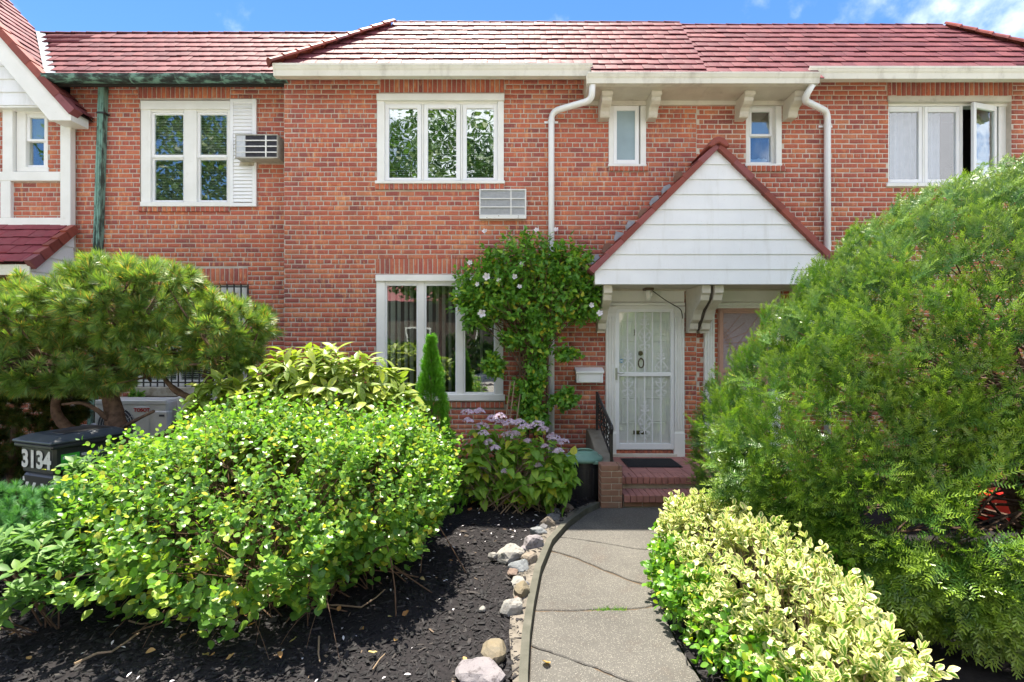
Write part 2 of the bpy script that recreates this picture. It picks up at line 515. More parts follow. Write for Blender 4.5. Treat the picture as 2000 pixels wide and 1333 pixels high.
MAT['leaf_green'] = m_leaf('plain_green_leaf', [(0, (0.072, 0.190, 0.018)), (.5, (0.120, 0.290, 0.025)), (.9, (0.215, 0.400, 0.028)), (1, (0.573, 0.520, 0.035))], .38, .36, .5)
MAT['leaf_rhodo'] = m_leaf('dull_green_leaf', [(0, (0.070, 0.165, 0.030)), (.6, (0.116, 0.243, 0.042)), (1, (0.202, 0.329, 0.060))], .3, .5, .35, vein=(.12, .22, .09))
MAT['leaf_hydra'] = m_leaf('hydrangea_leaf', [(0, (0.122, 0.243, 0.029)), (.6, (0.227, 0.400, 0.046)), (.92, (0.341, 0.486, 0.058)), (1, (0.617, 0.543, 0.052))], .4, .5, .35, vein=(.18, .32, .11))
MAT['leaf_sharon'] = m_leaf('small_lobed_leaf', [(0, (0.086, 0.209, 0.033)), (.6, (0.153, 0.344, 0.043)), (.92, (0.273, 0.463, 0.046)), (1, (0.580, 0.478, 0.046))], .38, .42, .45)
MAT['yew'] = m_leaf('yew_needles', [(0, (.035, .095, .022)), (.4, (.07, .175, .026)), (.8, (.15, .28, .028)), (.97, (.25, .36, .035)), (1, (.42, .21, .06))], .22, .33, .5, patch=(.04, .11, .026), tip=(.30, .41, .04))
MAT['pine'] = m_leaf('pine_needles', [(0, (0.111, 0.217, 0.072)), (.55, (0.188, 0.317, 0.085)), (.9, (0.330, 0.418, 0.085)), (1, (0.650, 0.317, 0.100))], .36, .42, .45, (1.5, 1.5, .5), patch=(.10, .19, .035))
MAT['pine_low'] = m_leaf('low_pine_needles', [(0, (0.057, 0.186, 0.058)), (.6, (0.096, 0.261, 0.078)), (1, (0.144, 0.316, 0.078))], .25, .45, .4)
MAT['thuja'] = m_leaf('arborvitae_scales', [(0, (0.072, 0.224, 0.019)), (.6, (0.116, 0.324, 0.023)), (1, (0.191, 0.425, 0.029))], .3, .5, .35)
MAT['juniper'] = m_leaf('dark_juniper_needles', [(0, (0.037, 0.070, 0.012)), (.7, (0.065, 0.109, 0.018)), (1, (0.167, 0.101, 0.018))], .2, .55, .3)
MAT['street_leaf'] = m_leaf('street_tree_leaf', [(0, (0.034, 0.081, 0.016)), (.6, (0.068, 0.137, 0.023)), (1, (0.118, 0.177, 0.031))], .4, .45, .4)
MAT['petal_white'] = m_leaf('white_petal', [(0, (.74, .70, .74)), (1, (.82, .78, .80))], .3, .6, .2, (1, 1, 1))
MAT['petal_mauve'] = m_leaf('mauve_floret', [(0, (.44, .32, .46)), (.4, (.58, .47, .58)), (.8, (.72, .64, .68)), (1, (.62, .32, .48))], .3, .6, .2, (1, 1, 1))
MAT['leaf_dry'] = m_leaf('dry_fallen_leaf', [(0, (.30, .13, .05)), (.4, (.42, .24, .09)), (.8, (.48, .38, .17)), (1, (.30, .34, .12))], .2, .7, .2)
def m_chip():
    t = NT('dyed_black_bark_chip')
    col = t.ramp(t.rnd(), [(0, (.006, .0055, .0065)), (.6, (.014, .0125, .014)), (.9, (.028, .025, .026)), (.988, (.05, .043, .04)), (1, (.20, .14, .09))])
    return t.base(col, .75, .3)
MAT['chip'] = m_chip()
MAT['mulch'] = simple('dark_mulch_soil', (.012, .011, .012), (.024, .021, .022), 40, .9, .15, .8, 70)
def m_concrete(name, c1, c2, speck, sp_amt, moss):
    t = NT(name)
    col = t.mix(t.map(t.noise(1.6, 6, .65), .35, .68), c1, c2)
    col = t.mix(t.map(t.noise(3.2, 4, .6), .55, .75, 0, .5), col, (.115, .09, .075))
    vo = t.voronoi(150)
    rc = t.voronoi(150, 'Color')
    rr = t.sep(rc)[0]
    pebble = t.math('MULTIPLY', t.map(vo, .30, .42, 1, 0), t.map(rr, .66, .70))
    col = t.mix(t.math('MULTIPLY', pebble, sp_amt), col, speck)
    dk = t.math('MULTIPLY', t.map(vo, .25, .4, 1, 0), t.map(rr, .30, .24))
    col = t.mix(t.math('MULTIPLY', dk, .75), col, (.03, .029, .027))
    col = t.mix(t.map(t.noise(2.1, 7, .7), .6, .82, 0, .7), col, moss)
    m = t.base(col, .9, .25)
    t.bump(t.math('ADD', t.map(vo, 0, .4, 1, 0), t.noise(150, 3)), .45, .004)
    return m
MAT['concrete'] = m_concrete('exposed_aggregate_concrete', (.112, .105, .094), (.078, .074, .067), (.30, .28, .24), .75, (.042, .04, .03))
MAT['kerb'] = simple('worn_concrete_kerb', (.19, .165, .135), (.13, .115, .095), 7, .95, .2, .6, 60, dirt=(.10, .10, .075), dscale=5, dlo=.5, dhi=.7)
MAT['footing'] = simple('gritty_footing', (.20, .175, .145), (.13, .115, .095), 9, .95, .2, .8, 50, dirt=(.05, .045, .038), dscale=11, dlo=.45, dhi=.65)
MAT['kerb_face'] = simple('mossy_kerb_face', (.12, .115, .095), (.07, .07, .055), 7, .95, .2, .6, 60)
MAT['joint'] = simple('earthy_joint', (.13, .095, .065), (.085, .065, .045), 10, .95, .1, .6, 80)
MAT['asphalt'] = simple('pale_concrete_road', (.34, .32, .29), (.30, .28, .255), 8, .9, .3)
MAT['pavement'] = simple('pale_pavement', (.58, .53, .46), (.52, .48, .42), 3, .9, .2)
MAT['lawn'] = simple('lawn_green', (.05, .11, .03), (.08, .14, .04), 5, .9, .1)
# ------------------------------------------------------------------ setting: ground, path, kerb
def ground_z(x, y):
    return .015 + .05 * noise.noise(Vector((x * .7, y * .7, 1.3))) + .02 * noise.noise(Vector((x * 2.7, y * 2.7, 4.3)))
KERB = [(.093, 2.0), (.085, 2.4), (.093, 2.82), (.118, 3.2), (.161, 3.588), (.24, 4.14), (.377, 4.71), (.568, 5.165), (.80, 5.56), (1.0, 5.80)]
OUTER = [(1.20, 2.0), (1.12, 2.4), (1.05, 2.82), (1.03, 3.2), (1.06, 3.6), (1.2, 4.14), (1.5, 4.71), (1.85, 5.165), (2.2, 5.5), (2.5, 5.80)]
def kx(y):
    ys = [p[1] for p in KERB]
    return float(np.interp(y, ys, [p[0] for p in KERB]))
def oxr(y):
    return float(np.interp(y, [p[1] for p in OUTER], [p[0] for p in OUTER]))

g = MB()
# one sheet reaching the horizon, a little under the garden
g.add([(-400, -400, -.10), (400, -400, -.10), (400, 400, -.10), (-400, 400, -.10)], [(0, 1, 2, 3)])
tag(g.build('ground', MAT['lawn']), kind='structure')
for x0, x1, fx in ((-9, None, 0), (None, 9, 1)):
    nx, ny = 60, 50
    vs, fs = [], []
    for j in range(ny + 1):
        y = 1.2 + (7.5 - 1.2) * j / ny
        a, b = (x0, kx(y) - .02) if fx == 0 else (oxr(y), x1)
        for i in range(nx + 1):
            t = i / nx
            t = 1 - (1 - t) ** 1.6 if fx == 0 else t ** 1.6
            x = a + (b - a) * t
            vs.append((x, y, ground_z(x, y) if fx == 0 else ground_z(x, y) - .01))
    for j in range(ny):
        for i in range(nx):
            k = j * (nx + 1) + i
            fs.append((k, k + 1, k + nx + 2, k + nx + 1))
    m = MB(); m.add(vs, fs)
    tag(m.build('garden_bed', MAT['mulch'], smooth=True), kind='structure')
# street, pavement behind the viewer (they light the facade and show in the panes)
m = MB(); m.box(-60, 60, -3.4, 1.2, -.2, -.012); tag(m.build('pavement', MAT['pavement']), kind='structure')
m = MB(); m.box(-60, 60, -12.5, -3.4, -.2, -.085); tag(m.build('road', MAT['asphalt']), kind='structure')
m = MB(); m.box(-60, 60, -15, -12.5, -.2, -.012); tag(m.build('pavement', MAT['pavement']), kind='structure')

# path: base + slabs
pts = [(KERB[i][0] - .01, KERB[i][1]) for i in range(len(KERB))]
out = OUTER[::-1]
m = MB(); m.prism([*pts, *out], 'z', -.08, -.010)
path = tag(m.build('path', MAT['joint']), kind='structure')
def gp(px, py):
    Y = CAMZ * FPX / (py - 666.0)
    return ((px - 1000) * Y / FPX, Y)
# joints in photo pixels, left end and right end on the ground
J1 = [gp(1102, 1049), gp(1160, 1057), gp(1262, 1075)]
J2 = [gp(1083, 1076), gp(1130, 1092), gp(1180, 1113), gp(1230, 1133), gp(1290, 1152)]
J3 = [gp(1050, 1193), gp(1120, 1193), gp(1190, 1191), gp(1240, 1190), gp(1300, 1180)]
def wob(J, a=.006, n=5):
    out = []
    for (p, q) in zip(J[:-1], J[1:]):
        for k in range(n):
            t = k / n; out.append((p[0] + (q[0] - p[0]) * t, p[1] + (q[1] - p[1]) * t + (random.gauss(0, a) if out else 0)))
    return out + [J[-1]]
J5 = [gp(1040, 1262), gp(1120, 1290), gp(1180, 1312), gp(1250, 1340), gp(1330, 1372)]
def seg(fr, y0, y1, n=7):
    return [(fr(y0 + (y1 - y0) * i / n), y0 + (y1 - y0) * i / n) for i in range(n + 1)]
def offs(J, d):
    return [(x, y + d) for x, y in J]
def slab(low, high, gap=.011, jig=0):
    """polygon between the joint low (nearer) and the joint high (farther)"""
    lo, hi = wob(offs(low, gap), .004), wob(offs(high, -gap), .004)
    poly = [(kx(lo[0][1]) + .004, lo[0][1])] + lo[1:-1] + [(oxr(lo[-1][1]) - .004, lo[-1][1])]
    poly += seg(lambda y: oxr(y) - .004, lo[-1][1], hi[-1][1])[1:-1]
    poly += [(oxr(hi[-1][1]) - .004, hi[-1][1])] + hi[1:-1][::-1] + [(kx(hi[0][1]) + .004, hi[0][1])]
    poly += seg(lambda y: kx(y) + .004, hi[0][1], lo[0][1])[1:-1]
    mm = MB(); mm.prism(poly, 'z', -.07, 0 + jig)
    return mm.build('slab', MAT['concrete'], path, bevel=.006)
bottom = [(.09, 2.02), (.5, 2.02), (1.18, 2.02)]
top = [(1.0, 5.80), (1.6, 5.80), (2.5, 5.80)]
slab(bottom, J5, .004); slab(J5, J3, .009, .002); slab(J3, J2, .016, -.002); slab(J2, J1, .016, .001); slab(J1, top, .006, -.001)
# kerb
kb = MB()
n = len(KERB)
for i in range(n - 1):
    (xa, ya), (xb, yb) = KERB[i], KERB[i + 1]
    for (x0, x1, z0, z1) in ((0, -.055, -.08, .055),):
        kb.add([(xa + x0, ya, z0), (xb + x0, yb, z0), (xb + x1, yb + abs(x1) * .35, z0), (xa + x1, ya + abs(x1) * .35, z0),
                (xa + x0 - .006, ya, z1), (xb + x0 - .006, yb, z1), (xb + x1, yb + abs(x1) * .35, z1), (xa + x1, ya + abs(x1) * .35, z1)],
               [(0, 3, 2, 1), (4, 5, 6, 7), (0, 1, 5, 4), (2, 3, 7, 6)] + ([(0, 4, 7, 3)] if i == 0 else []) + ([(1, 2, 6, 5)] if i == n - 2 else []))
tag(kb.build('kerb', MAT['kerb_face']), kind='structure')
# pale footing strip the stones lie on
fs_ = MB()
lef = [(x - .06 - .05 * min(1, max(0, (y - 2.2) / 1.0)) - .10 * max(0, 1 - abs(y - 4.3) / 1.5), y + .03) for x, y in KERB]
rig = [(x - .055, y + .02) for x, y in KERB]
fs_.prism([*rig, *lef[::-1]], 'z', -.06, .043)
tag(fs_.build('kerb_footing', MAT['footing']), kind='structure')
# ------------------------------------------------------------------ brickwork
BP, BJ = .0677, .0125
def brick_tmpl(bev=.03):
    # unit brick, front face at y=0, body to y=1
    bx, bz = .018, .05
    v = [(-.5, .16, -.5), (.5, .16, -.5), (.5, .16, .5), (-.5, .16, .5),
         (-.5 + bx, 0, -.5 + bz), (.5 - bx, 0, -.5 + bz), (.5 - bx, 0, .5 - bz), (-.5 + bx, 0, .5 - bz),
         (-.5, 1, -.5), (.5, 1, -.5), (.5, 1, .5), (-.5, 1, .5)]
    f = [(4, 5, 6, 7), (0, 1, 5, 4), (1, 2, 6, 5), (2, 3, 7, 6), (3, 0, 4, 7), (0, 8, 9, 1), (1, 9, 10, 2), (2, 10, 11, 3), (3, 11, 8, 0)]
    return np.array(v, float), f, np.zeros((12, 2))
BT = brick_tmpl()
def lay(x0, x1, z0, z1, holes, seed=0, hdr=6, phase=0):
    rr = random.Random(seed)
    out = []
    k = 0
    z = z0
    while z + BP - BJ < z1:
        zc = z + (BP - BJ) / 2
        free = [(x0, x1)]
        for (a, b, c, d) in holes:
            if c < zc < d:
                nf = []
                for (p, q) in free:
                    if b <= p or a >= q: nf.append((p, q)); continue
                    if a > p: nf.append((p, a))
                    if b < q: nf.append((b, q))
                free = nf
        header = (k + phase) % hdr == 0
        L = .1015 if header else .203
        off = (.05 if header else (.1015 if k % 2 else 0)) + rr.uniform(-.012, .012)
        x = x0 - off
        while x < x1:
            a, b = x + BJ / 2 + rr.uniform(-.002, .002), x + L - BJ / 2 + rr.uniform(-.002, .002)
            for (p, q) in free:
                aa, bb = max(a, p + .003), min(b, q - .003)
                if bb - aa > .022:
                    out.append(((aa + bb) / 2, zc + rr.uniform(-.0012, .0012), bb - aa, BP - BJ, (aa == a and bb == b and not header)))
            x += L
        z += BP
        k += 1
    return out
def soldiers(x0, x1, z0, z1, w=.0677):
    n = max(1, round((x1 - x0) / w)); w = (x1 - x0) / n
    return [(x0 + (i + .5) * w, (z0 + z1) / 2, w - BJ, z1 - z0 - .004, False) for i in range(n)]
def put_bricks(wall, bricks, Y, mat, nind, vis):
    b = np.array([x[:4] for x in bricks]); full = np.array([x[4] for x in bricks])
    n = len(b)
    pos = np.stack([b[:, 0], Y - .0045 + RNG.normal(0, .0013, n).clip(-.0025, .0025), b[:, 1]], 1)
    a = RNG.normal(0, .006, n)
    D = np.stack([np.zeros(n), np.ones(n), np.zeros(n)], 1)
    N = np.stack([np.sin(a), np.zeros(n), np.cos(a)], 1)
    size = np.stack([b[:, 2], np.full(n, .03), b[:, 3]], 1)
    px, py = proj(pos)
    d = np.linalg.norm(pos - np.array([0, 0, CAMZ]), axis=1)
    ok = np.array([vis(x, y) for x, y in zip(px, py)]) & full
    score = np.where(ok, 1 / d, -1)
    if nind: # all whole stretchers share one mesh and one size
        size[full, 0] = .203 - BJ
    scatter(wall, 'brick', 'brickwork', [BT], pos, D, N, size, mat, nind, score)

def wall_sheet(mb, x0, x1, z0, z1, Y, holes, depth=.14):
    xs = sorted({x0, x1, *[min(max(v, x0), x1) for h in holes for v in h[:2]]})
    zs = sorted({z0, z1, *[min(max(v, z0), z1) for h in holes for v in h[2:4]]})
    for i in range(len(xs) - 1):
        for j in range(len(zs) - 1):
            cx, cz = (xs[i] + xs[i + 1]) / 2, (zs[j] + zs[j + 1]) / 2
            if any(a < cx < b and c < cz < d for a, b, c, d in holes): continue
            mb.add([(xs[i], Y, zs[j]), (xs[i + 1], Y, zs[j]), (xs[i + 1], Y, zs[j + 1]), (xs[i], Y, zs[j + 1])], [(0, 1, 2, 3)])
    for a, b, c, d in holes:
        q = Y + depth
        mb.add([(a, Y, c), (b, Y, c), (b, Y, d), (a, Y, d), (a, q, c), (b, q, c), (b, q, d), (a, q, d)],
               [(0, 1, 5, 4), (1, 2, 6, 5), (2, 3, 7, 6), (3, 0, 4, 7)])
def H(px0, px1, py0, py1, Y=WY):
    return (PX(px0, Y), PX(px1, Y), PZ(py1, Y), PZ(py0, Y))

# ------------------------------------------------------------------ roof tiles
TT = (np.array([(-.5, 0, 0), (.5, 0, 0), (.5, 1, 0), (-.5, 1, 0), (-.5, 0, 1), (.5, 0, 1), (.5, 1, 1), (-.5, 1, 1),
                (-.46, 0, 1.12), (.46, 0, 1.12), (.46, 1, 1.12), (-.46, 1, 1.12)], float),
      [(0, 3, 2, 1), (0, 1, 5, 9, 8, 4), (1, 2, 6, 5), (3, 0, 4, 7), (4, 8, 11, 7), (8, 9, 10, 11), (9, 5, 6, 10)], np.zeros((12, 2)))
def roof_tiles(parent, o, u, v, rows, expo, w, urange, mat, nind=300, thick=.013):
    o, u, v = Vector(o), Vector(u).normalized(), Vector(v).normalized()
    n = u.cross(v).normalized()
    if n.z < 0: n = -n
    P_, D_, N_, S_ = [], [], [], []
    for k in rows:
        a, b = urange(k)
        off = (w / 2 if k % 2 else 0)
        x = math.floor(a / w) * w - off
        while x < b:
            aa, bb = max(x, a), min(x + w, b)
            if bb - aa > .03:
                tilt = math.atan2(thick * 1.25, expo) * random.uniform(.85, 1.15)
                d = (v * math.cos(tilt) - n * math.sin(tilt))
                p = o + u * ((aa + bb) / 2) + v * (k * expo + random.uniform(-.007, .007)) + n * (thick * 1.25 + random.uniform(0, .004))
                P_.append(p); D_.append(d); N_.append(n); S_.append((bb - aa - .003, expo * 1.12, thick))
            x += w
    scatter(parent, 'tile', 'tiling', [TT], np.array(P_), np.array(D_), np.array(N_), np.array(S_), mat, nind)
def cap_tiles(parent, name, a, b, r, L, mat, lift=.0, flat=.6):
    """overlapping half-round tiles from a to b"""
    a, b = Vector(a), Vector(b)
    d = (b - a).normalized(); n = max(1, round((b - a).length / L)); L = (b - a).length / n
    side = d.cross(Vector((0, 0, 1))).normalized(); up = side.cross(d)
    for i in range(n):
        m = MB()
        vs = []
        for e, (t, rr) in enumerate(((-.02, r * 1.12), (.16, r * 1.05), (1.0, r * .92))):
            p = a + d * (L * (i + t))
            for k in range(9):
                an = math.pi * k / 8
                vs.append(p + side * (math.cos(an) * rr) + up * (math.sin(an) * rr * flat + lift))
        fs = [(e * 9 + k, e * 9 + k + 1, (e + 1) * 9 + k + 1, (e + 1) * 9 + k) for e in range(2) for k in range(8)]
        fs.append(tuple(range(9)))
        m.add(vs, fs)
        m.build(name, mat, parent)
PITCH = R(50)
CP, SP = math.cos(PITCH), math.sin(PITCH)
TOPT = 1.50
def gutter(parent, x0, x1, yf, zt, h, mat, name='gutter', depth=.115, ends=True):
    m = MB()
    p = [(yf + depth, zt), (yf + depth, zt - h), (yf + .03, zt - h), (yf + .024, zt - h * .55), (yf + .012, zt - h * .4), (yf + .004, zt - h * .2), (yf, zt - h * .18), (yf, zt), (yf + .012, zt), (yf + .012, zt - .02), (yf + depth - .01, zt - .02), (yf + depth - .01, zt)]
    m.prism(p, 'x', x0, x1)
    return m.build(name, mat, parent)

# ------------------------------------------------------------------ windows
def ring(mb, o, i, Yf, Yb):
    """frame of four boxes between outer and inner rects (px0,px1,py0,py1) measured at Yf"""
    X0, X1, Z0, Z1 = H(*o, Yf); a, b, c, d = H(*i, Yf)
    mb.box(X0, a, Yf, Yb, Z0, Z1); mb.box(b, X1, Yf, Yb, Z0, Z1)
    mb.box(a, b, Yf, Yb, Z0, c); mb.box(a, b, Yf, Yb, d, Z1)
def pane(win, r, Y, mat, name='pane'):
    m = MB(); a, b, c, d = H(*r, Y)
    m.box(a - .004, b + .004, Y, Y + .006, c - .004, d + .004)
    return m.build(name, mat, win)
def interior(win, r, Y, depth=.5):
    a, b, c, d = H(*r, Y)
    m = MB()
    q = Y + depth
    m.add([(a, Y, c), (b, Y, c), (b, Y, d), (a, Y, d), (a, q, c), (b, q, c), (b, q, d), (a, q, d)],
          [(0, 1, 5, 4), (1, 2, 6, 5), (2, 3, 7, 6), (3, 0, 4, 7), (4, 5, 6, 7)])
    return m.build('room_lining', MAT['room'], win)
def hblind(win, r, Y, mat, pitch=.028):
    a, b, c, d = H(*r, Y)
    m = MB(); z = d - .01
    while z > c:
        m.add([(a, Y, z - .009), (b, Y, z - .009), (b, Y + .018, z + .007), (a, Y + .018, z + .007),
               (a, Y + .001, z - .0075), (b, Y + .001, z - .0075), (b, Y + .019, z + .0085), (a, Y + .019, z + .0085)],
              [(0, 1, 2, 3), (4, 7, 6, 5), (0, 4, 5, 1)])
        z -= pitch
    return m.build('blind', mat, win)
def sash(win, o, i, Yf, th=.04, mat=None):
    m = MB(); ring(m, o, i, Yf, Yf + th)
    return m.build('sash', mat or MAT['vinyl'], win, bevel=.004)

# ================================================================== middle house
X_CORNER, X_PARTY = PX(555, WY), 2.571
house = thing('brick_house', 'middle red brick row house with three-pane windows and white security door', 'house', (0, 8, 0), 'attached brick houses in the row')
holes_m = [H(737, 983, 182, 357), H(735, 982, 538, 783), H(1190, 1261, 190, 322), H(1203, 1318, 592, 905)]
sold_m = [H(742, 985, 153, 181), H(733, 985, 505, 535)]
sill_m = [H(733, 985, 360, 371), H(733, 985, 785, 796), H(1189, 1266, 324, 335)]
m = MB()
wall_sheet(m, X_CORNER, X_PARTY, -.1, 5.78, WY, holes_m)
m.add([(X_CORNER, WY, -.1), (X_CORNER, WY + .5, -.1), (X_CORNER, WY + .5, 5.62), (X_CORNER, WY, 5.62)], [(0, 1, 2, 3)])
wall = m.build('wall', MAT['mortar'], house)
br = lay(X_CORNER, X_PARTY, -.02, 5.62, holes_m + sold_m + sill_m, 3, phase=4)
for s in sold_m: br += soldiers(s[0], s[1], s[2], s[3])
vis_m = lambda x, y: 560 < x < 1355 and 160 < y < 640 and not (870 < x < 1190 and y > 440) and not (1155 < x and y > 275)
put_bricks(wall, br, WY, MAT['brick'], 300, vis_m)
for s in sill_m:  # projecting rowlock sills, every brick a piece
    put = soldiers(s[0], s[1], s[2], s[3])
    for (x, z, w, h, _) in put:
        mm = MB(); mm.box(x - w / 2, x + w / 2, WY - .035, WY + .05, z - h / 2, z + h / 2)
        mm.build('sill_brick', MAT['brick'], house, bevel=.004)
    mm = MB(); mm.box(s[0], s[1], WY - .026, WY + .04, s[2] + .004, s[3] - .004); mm.build('sill_bed', MAT['mortar'], house)
m = MB()
m.box(X_CORNER + 1.4, X_PARTY, 7.86, 15, 6.5, 6.70)
m.box(X_CORNER + .02, X_PARTY, 14.8, 15, -.1, 6.55)
m.build('rear_block', MAT['roof_under'], house)
# upper three-pane window
YW = WY - .02
m = MB(); m.bpx(735, 985, 182, 195, YW - .05, WY + .06); m.bpx(736, 751, 195, 353, YW - .015, WY + .08); m.bpx(972, 984, 195, 353, YW - .015, WY + .08)
m.bpx(732, 986, 352, 358, YW - .035, WY + .08); m.bpx(751, 972, 195, 203, YW + .01, WY + .08)
for a in (823.5, 899.5): m.bpx(a, a + 4, 203, 352, YW + .015, WY + .08)
w = m.build('window', MAT['white'], house, bevel=.005)
w['label'] = 'upstairs three-pane casement window'
for a, b in ((752, 823), (828, 899), (904, 972)):
    sash(w, (a, b, 203, 352), (a + 7.5, b - 8, 211.5, 347), YW + .02)
    pane(w, (a + 7.5, b - 8, 211.5, 347), YW + .04, MAT['glass_bright'])
hblind(w, (756, 970, 207, 350), YW + .16, MAT['blind_green'], .03)
interior(w, (740, 980, 186, 355), WY + .1)
# lower picture window
m = MB(); m.bpx(733, 985, 537, 549, YW - .045, WY + .06); m.bpx(735, 752, 549, 772, YW - .012, WY + .08); m.bpx(967, 983, 549, 772, YW - .012, WY + .08)
m.bpx(733, 986, 771, 783, YW - .035, WY + .08)
for a in (816, 892): m.bpx(a, a + 13, 549, 772, YW + .004, WY + .08)
w = m.build('window', MAT['white'], house, bevel=.005)
w['label'] = 'ground floor picture window with vertical blinds'
for a, b in ((752, 816), (829, 892), (905, 967)):
    sash(w, (a, b, 549, 772), (a + 3.5, b - 2.5, 558, 766), YW + .015)
    pane(w, (a + 3.5, b - 2.5, 558, 766), YW + .035, MAT['glass'])
for i in range(17):
    px = 757 + i * 12.2 + random.uniform(-1, 1)
    if px > 890 and i % 3: continue
    a = PX(px, WY + .2)
    mm = MB(); an = random.uniform(.9, 1.25)
    T = Matrix.Translation((a, WY + .17, 0)) @ Matrix.Rotation(an, 4, 'Z'); mm.T = T
    mm.box(-.043, .043, -.001, .001, PZ(772, WY + .17), PZ(552, WY + .17))
    mm.build('blind_slat', MAT['blind'], w)
interior(w, (738, 980, 540, 781), WY + .1, 1.2)
# small window under the eaves bay
m = MB(); m.bpx(1189, 1198.5, 199, 322, YW, WY + .08); m.bpx(1251, 1262, 199, 322, YW, WY + .08); m.bpx(1188, 1263, 320, 324.5, YW - .02, WY + .08)
m.bpx(1189, 1262, 190, 199, YW, WY + .08); m.bpx(1198.5, 1248, 200, 204.5, YW + .015, WY + .08); m.bpx(1248.2, 1251, 204, 320, YW + .05, WY + .08)
w = m.build('window', MAT['white'], house, bevel=.004)
w['label'] = 'small frosted casement window beneath the bracketed eaves'
sash(w, (1198.5, 1248, 206, 320), (1205, 1240.5, 215.5, 312), YW + .005)
m = MB(); m.bpx(1204.5, 1241, 215, 312.5, YW + .03, YW + .036); m.build('frosted_pane', MAT['frost'], w)
interior(w, (1192, 1259, 192, 321), WY + .1, .3)

# ---- main roof
def main_roof(parent, xa, xb, ev, extra=None, nind=300, mat='tile', hipL=None, hipR=None, zoff=0, yoff=0):
    o = (0, 6.86 + yoff, 5.57 + zoff)
    m = MB()
    t0, t1 = -.30, TOPT
    def q(x, t, d=0): return (x, o[1] + t * CP + d, o[2] + t * SP)
    hl = lambda t: xa + (hipL * max(t, 0) / TOPT if hipL else 0)
    hr = lambda t: xb - (hipR * max(t, 0) / TOPT if hipR else 0)
    m.add([q(hl(0), 0), q(hr(0), 0), q(hr(t1), t1), q(hl(t1), t1)], [(0, 1, 2, 3)])
    if extra: m.add([q(extra[0], t0), q(extra[1], t0), q(extra[1], 0), q(extra[0], 0)], [(0, 1, 2, 3)])
    if hipL: m.add([q(hl(0), 0), (hl(0), 9.5, o[2]), (hl(t1), 9.5, o[2] + t1 * SP), q(hl(t1), t1)], [(0, 1, 2, 3)])
    if hipR: m.add([q(hr(0), 0), (hr(0), 9.5, o[2]), (hr(t1), 9.5, o[2] + t1 * SP), q(hr(t1), t1)], [(0, 1, 2, 3)])
    roof = m.build('roof', MAT['roof_under'], parent)
    ex = .1725
    def ur(k):
        if k < 0: return extra
        t = (k + .5) * ex
        return hl(t), hr(t)
    roof_tiles(roof, o, (1, 0, 0), (0, CP, SP), range(-2 if extra else 0, 9), ex, .165, ur, MAT[mat], nind)
    yt, zt = o[1] + t1 * CP + .05, o[2] + t1 * SP + .035
    cap_tiles(roof, 'ridge_tile', (hl(t1), yt, zt), (hr(t1), yt, zt), .055, .24, MAT[mat])
    if hipL: cap_tiles(roof, 'hip_tile', (hl(0) - .05, o[1] - .07, o[2] - .01), (hl(t1), yt - .06, zt - .025), .095, .215, MAT['tile_red'], -.01, .75)
    if hipR: cap_tiles(roof, 'hip_tile', (hr(0) + .05, o[1] - .07, o[2] - .01), (hr(t1), yt - .06, zt - .025), .095, .215, MAT['tile_red'], -.01, .75)
    return roof
main_roof(house, -3.16, X_PARTY, 0, (1.04, X_PARTY), hipL=1.36)
# eaves
gutter(house, PX(533, 6.78), PX(1157, 6.78), 6.76, 5.552, .155, MAT['cream'])
m = MB(); m.box(PX(538, 6.8), 1.04, 6.90, WY + .05, 5.60, 5.62); m.box(PX(540, 6.8), 1.04, 6.875, 6.90, 5.405, 5.62)
m.build('soffit', MAT['fascia'], house)
# bay of deep eaves shared by the two houses: each house owns its half
def eaves_half(parent, x0, x1, left):
    gutter(parent, x0, x1, 6.585, 5.345, .135, MAT['cream'])
    m = MB(); a = x0 + (.03 if left else 0); b = x1 - (0 if left else .03)
    m.box(a, b, 6.70, WY - .002, 5.21, 5.235); m.box(a, b, 6.70, 6.722, 5.235, 5.36)
    m.box(a, b, WY - .05, WY - .004, 5.15, 5.21)
    xs = a if left else b - .022
    m.prism([(6.72, 5.235), (WY - .002, 5.235), (WY - .002, 5.60), (6.95, 5.60)], 'x', xs, xs + .022)
    m.build('eaves_soffit', MAT['fascia'], parent, bevel=.003)
eaves_half(house, PX(1147, 6.6), X_PARTY, True)
def eave_bracket(parent, x0, x1):
    m = MB()
    m.prism([(WY - .004, 5.205), (6.80, 5.205), (6.80, 5.145), (6.825, 5.135), (6.83, 5.09), (6.87, 5.06), (6.93, 5.04), (6.965, 5.0), (6.975, 4.955), (6.99, 4.93), (WY - .004, 4.93)], 'x', x0, x1)
    m.prism([(6.79, 5.204), (6.79, 5.15), (6.82, 5.15), (6.82, 5.204)], 'x', x0 - .008, x1 + .008)
    m.build('eaves_bracket', MAT['fascia'], parent, bevel=.004)
eave_bracket(house, 1.20, 1.335); eave_bracket(house, 1.86, 1.985)
def downspout(parent, pts, mat, r=.043, name='downspout', band=None):
    m = MB(); m.tube(pts, r, 10)
    o = m.build(name, mat, parent, smooth=True)
    for (x, z) in band or ():
        mm = MB(); mm.tube([(x, WY - .06, z - .012), (x, WY - .06, z + .012)], r + .006, 10)
        mm.box(x - .095, x + .095, WY - .02, WY - .012, z - .014, z + .014)
        mm.build('pipe_band', mat, parent)
    return o
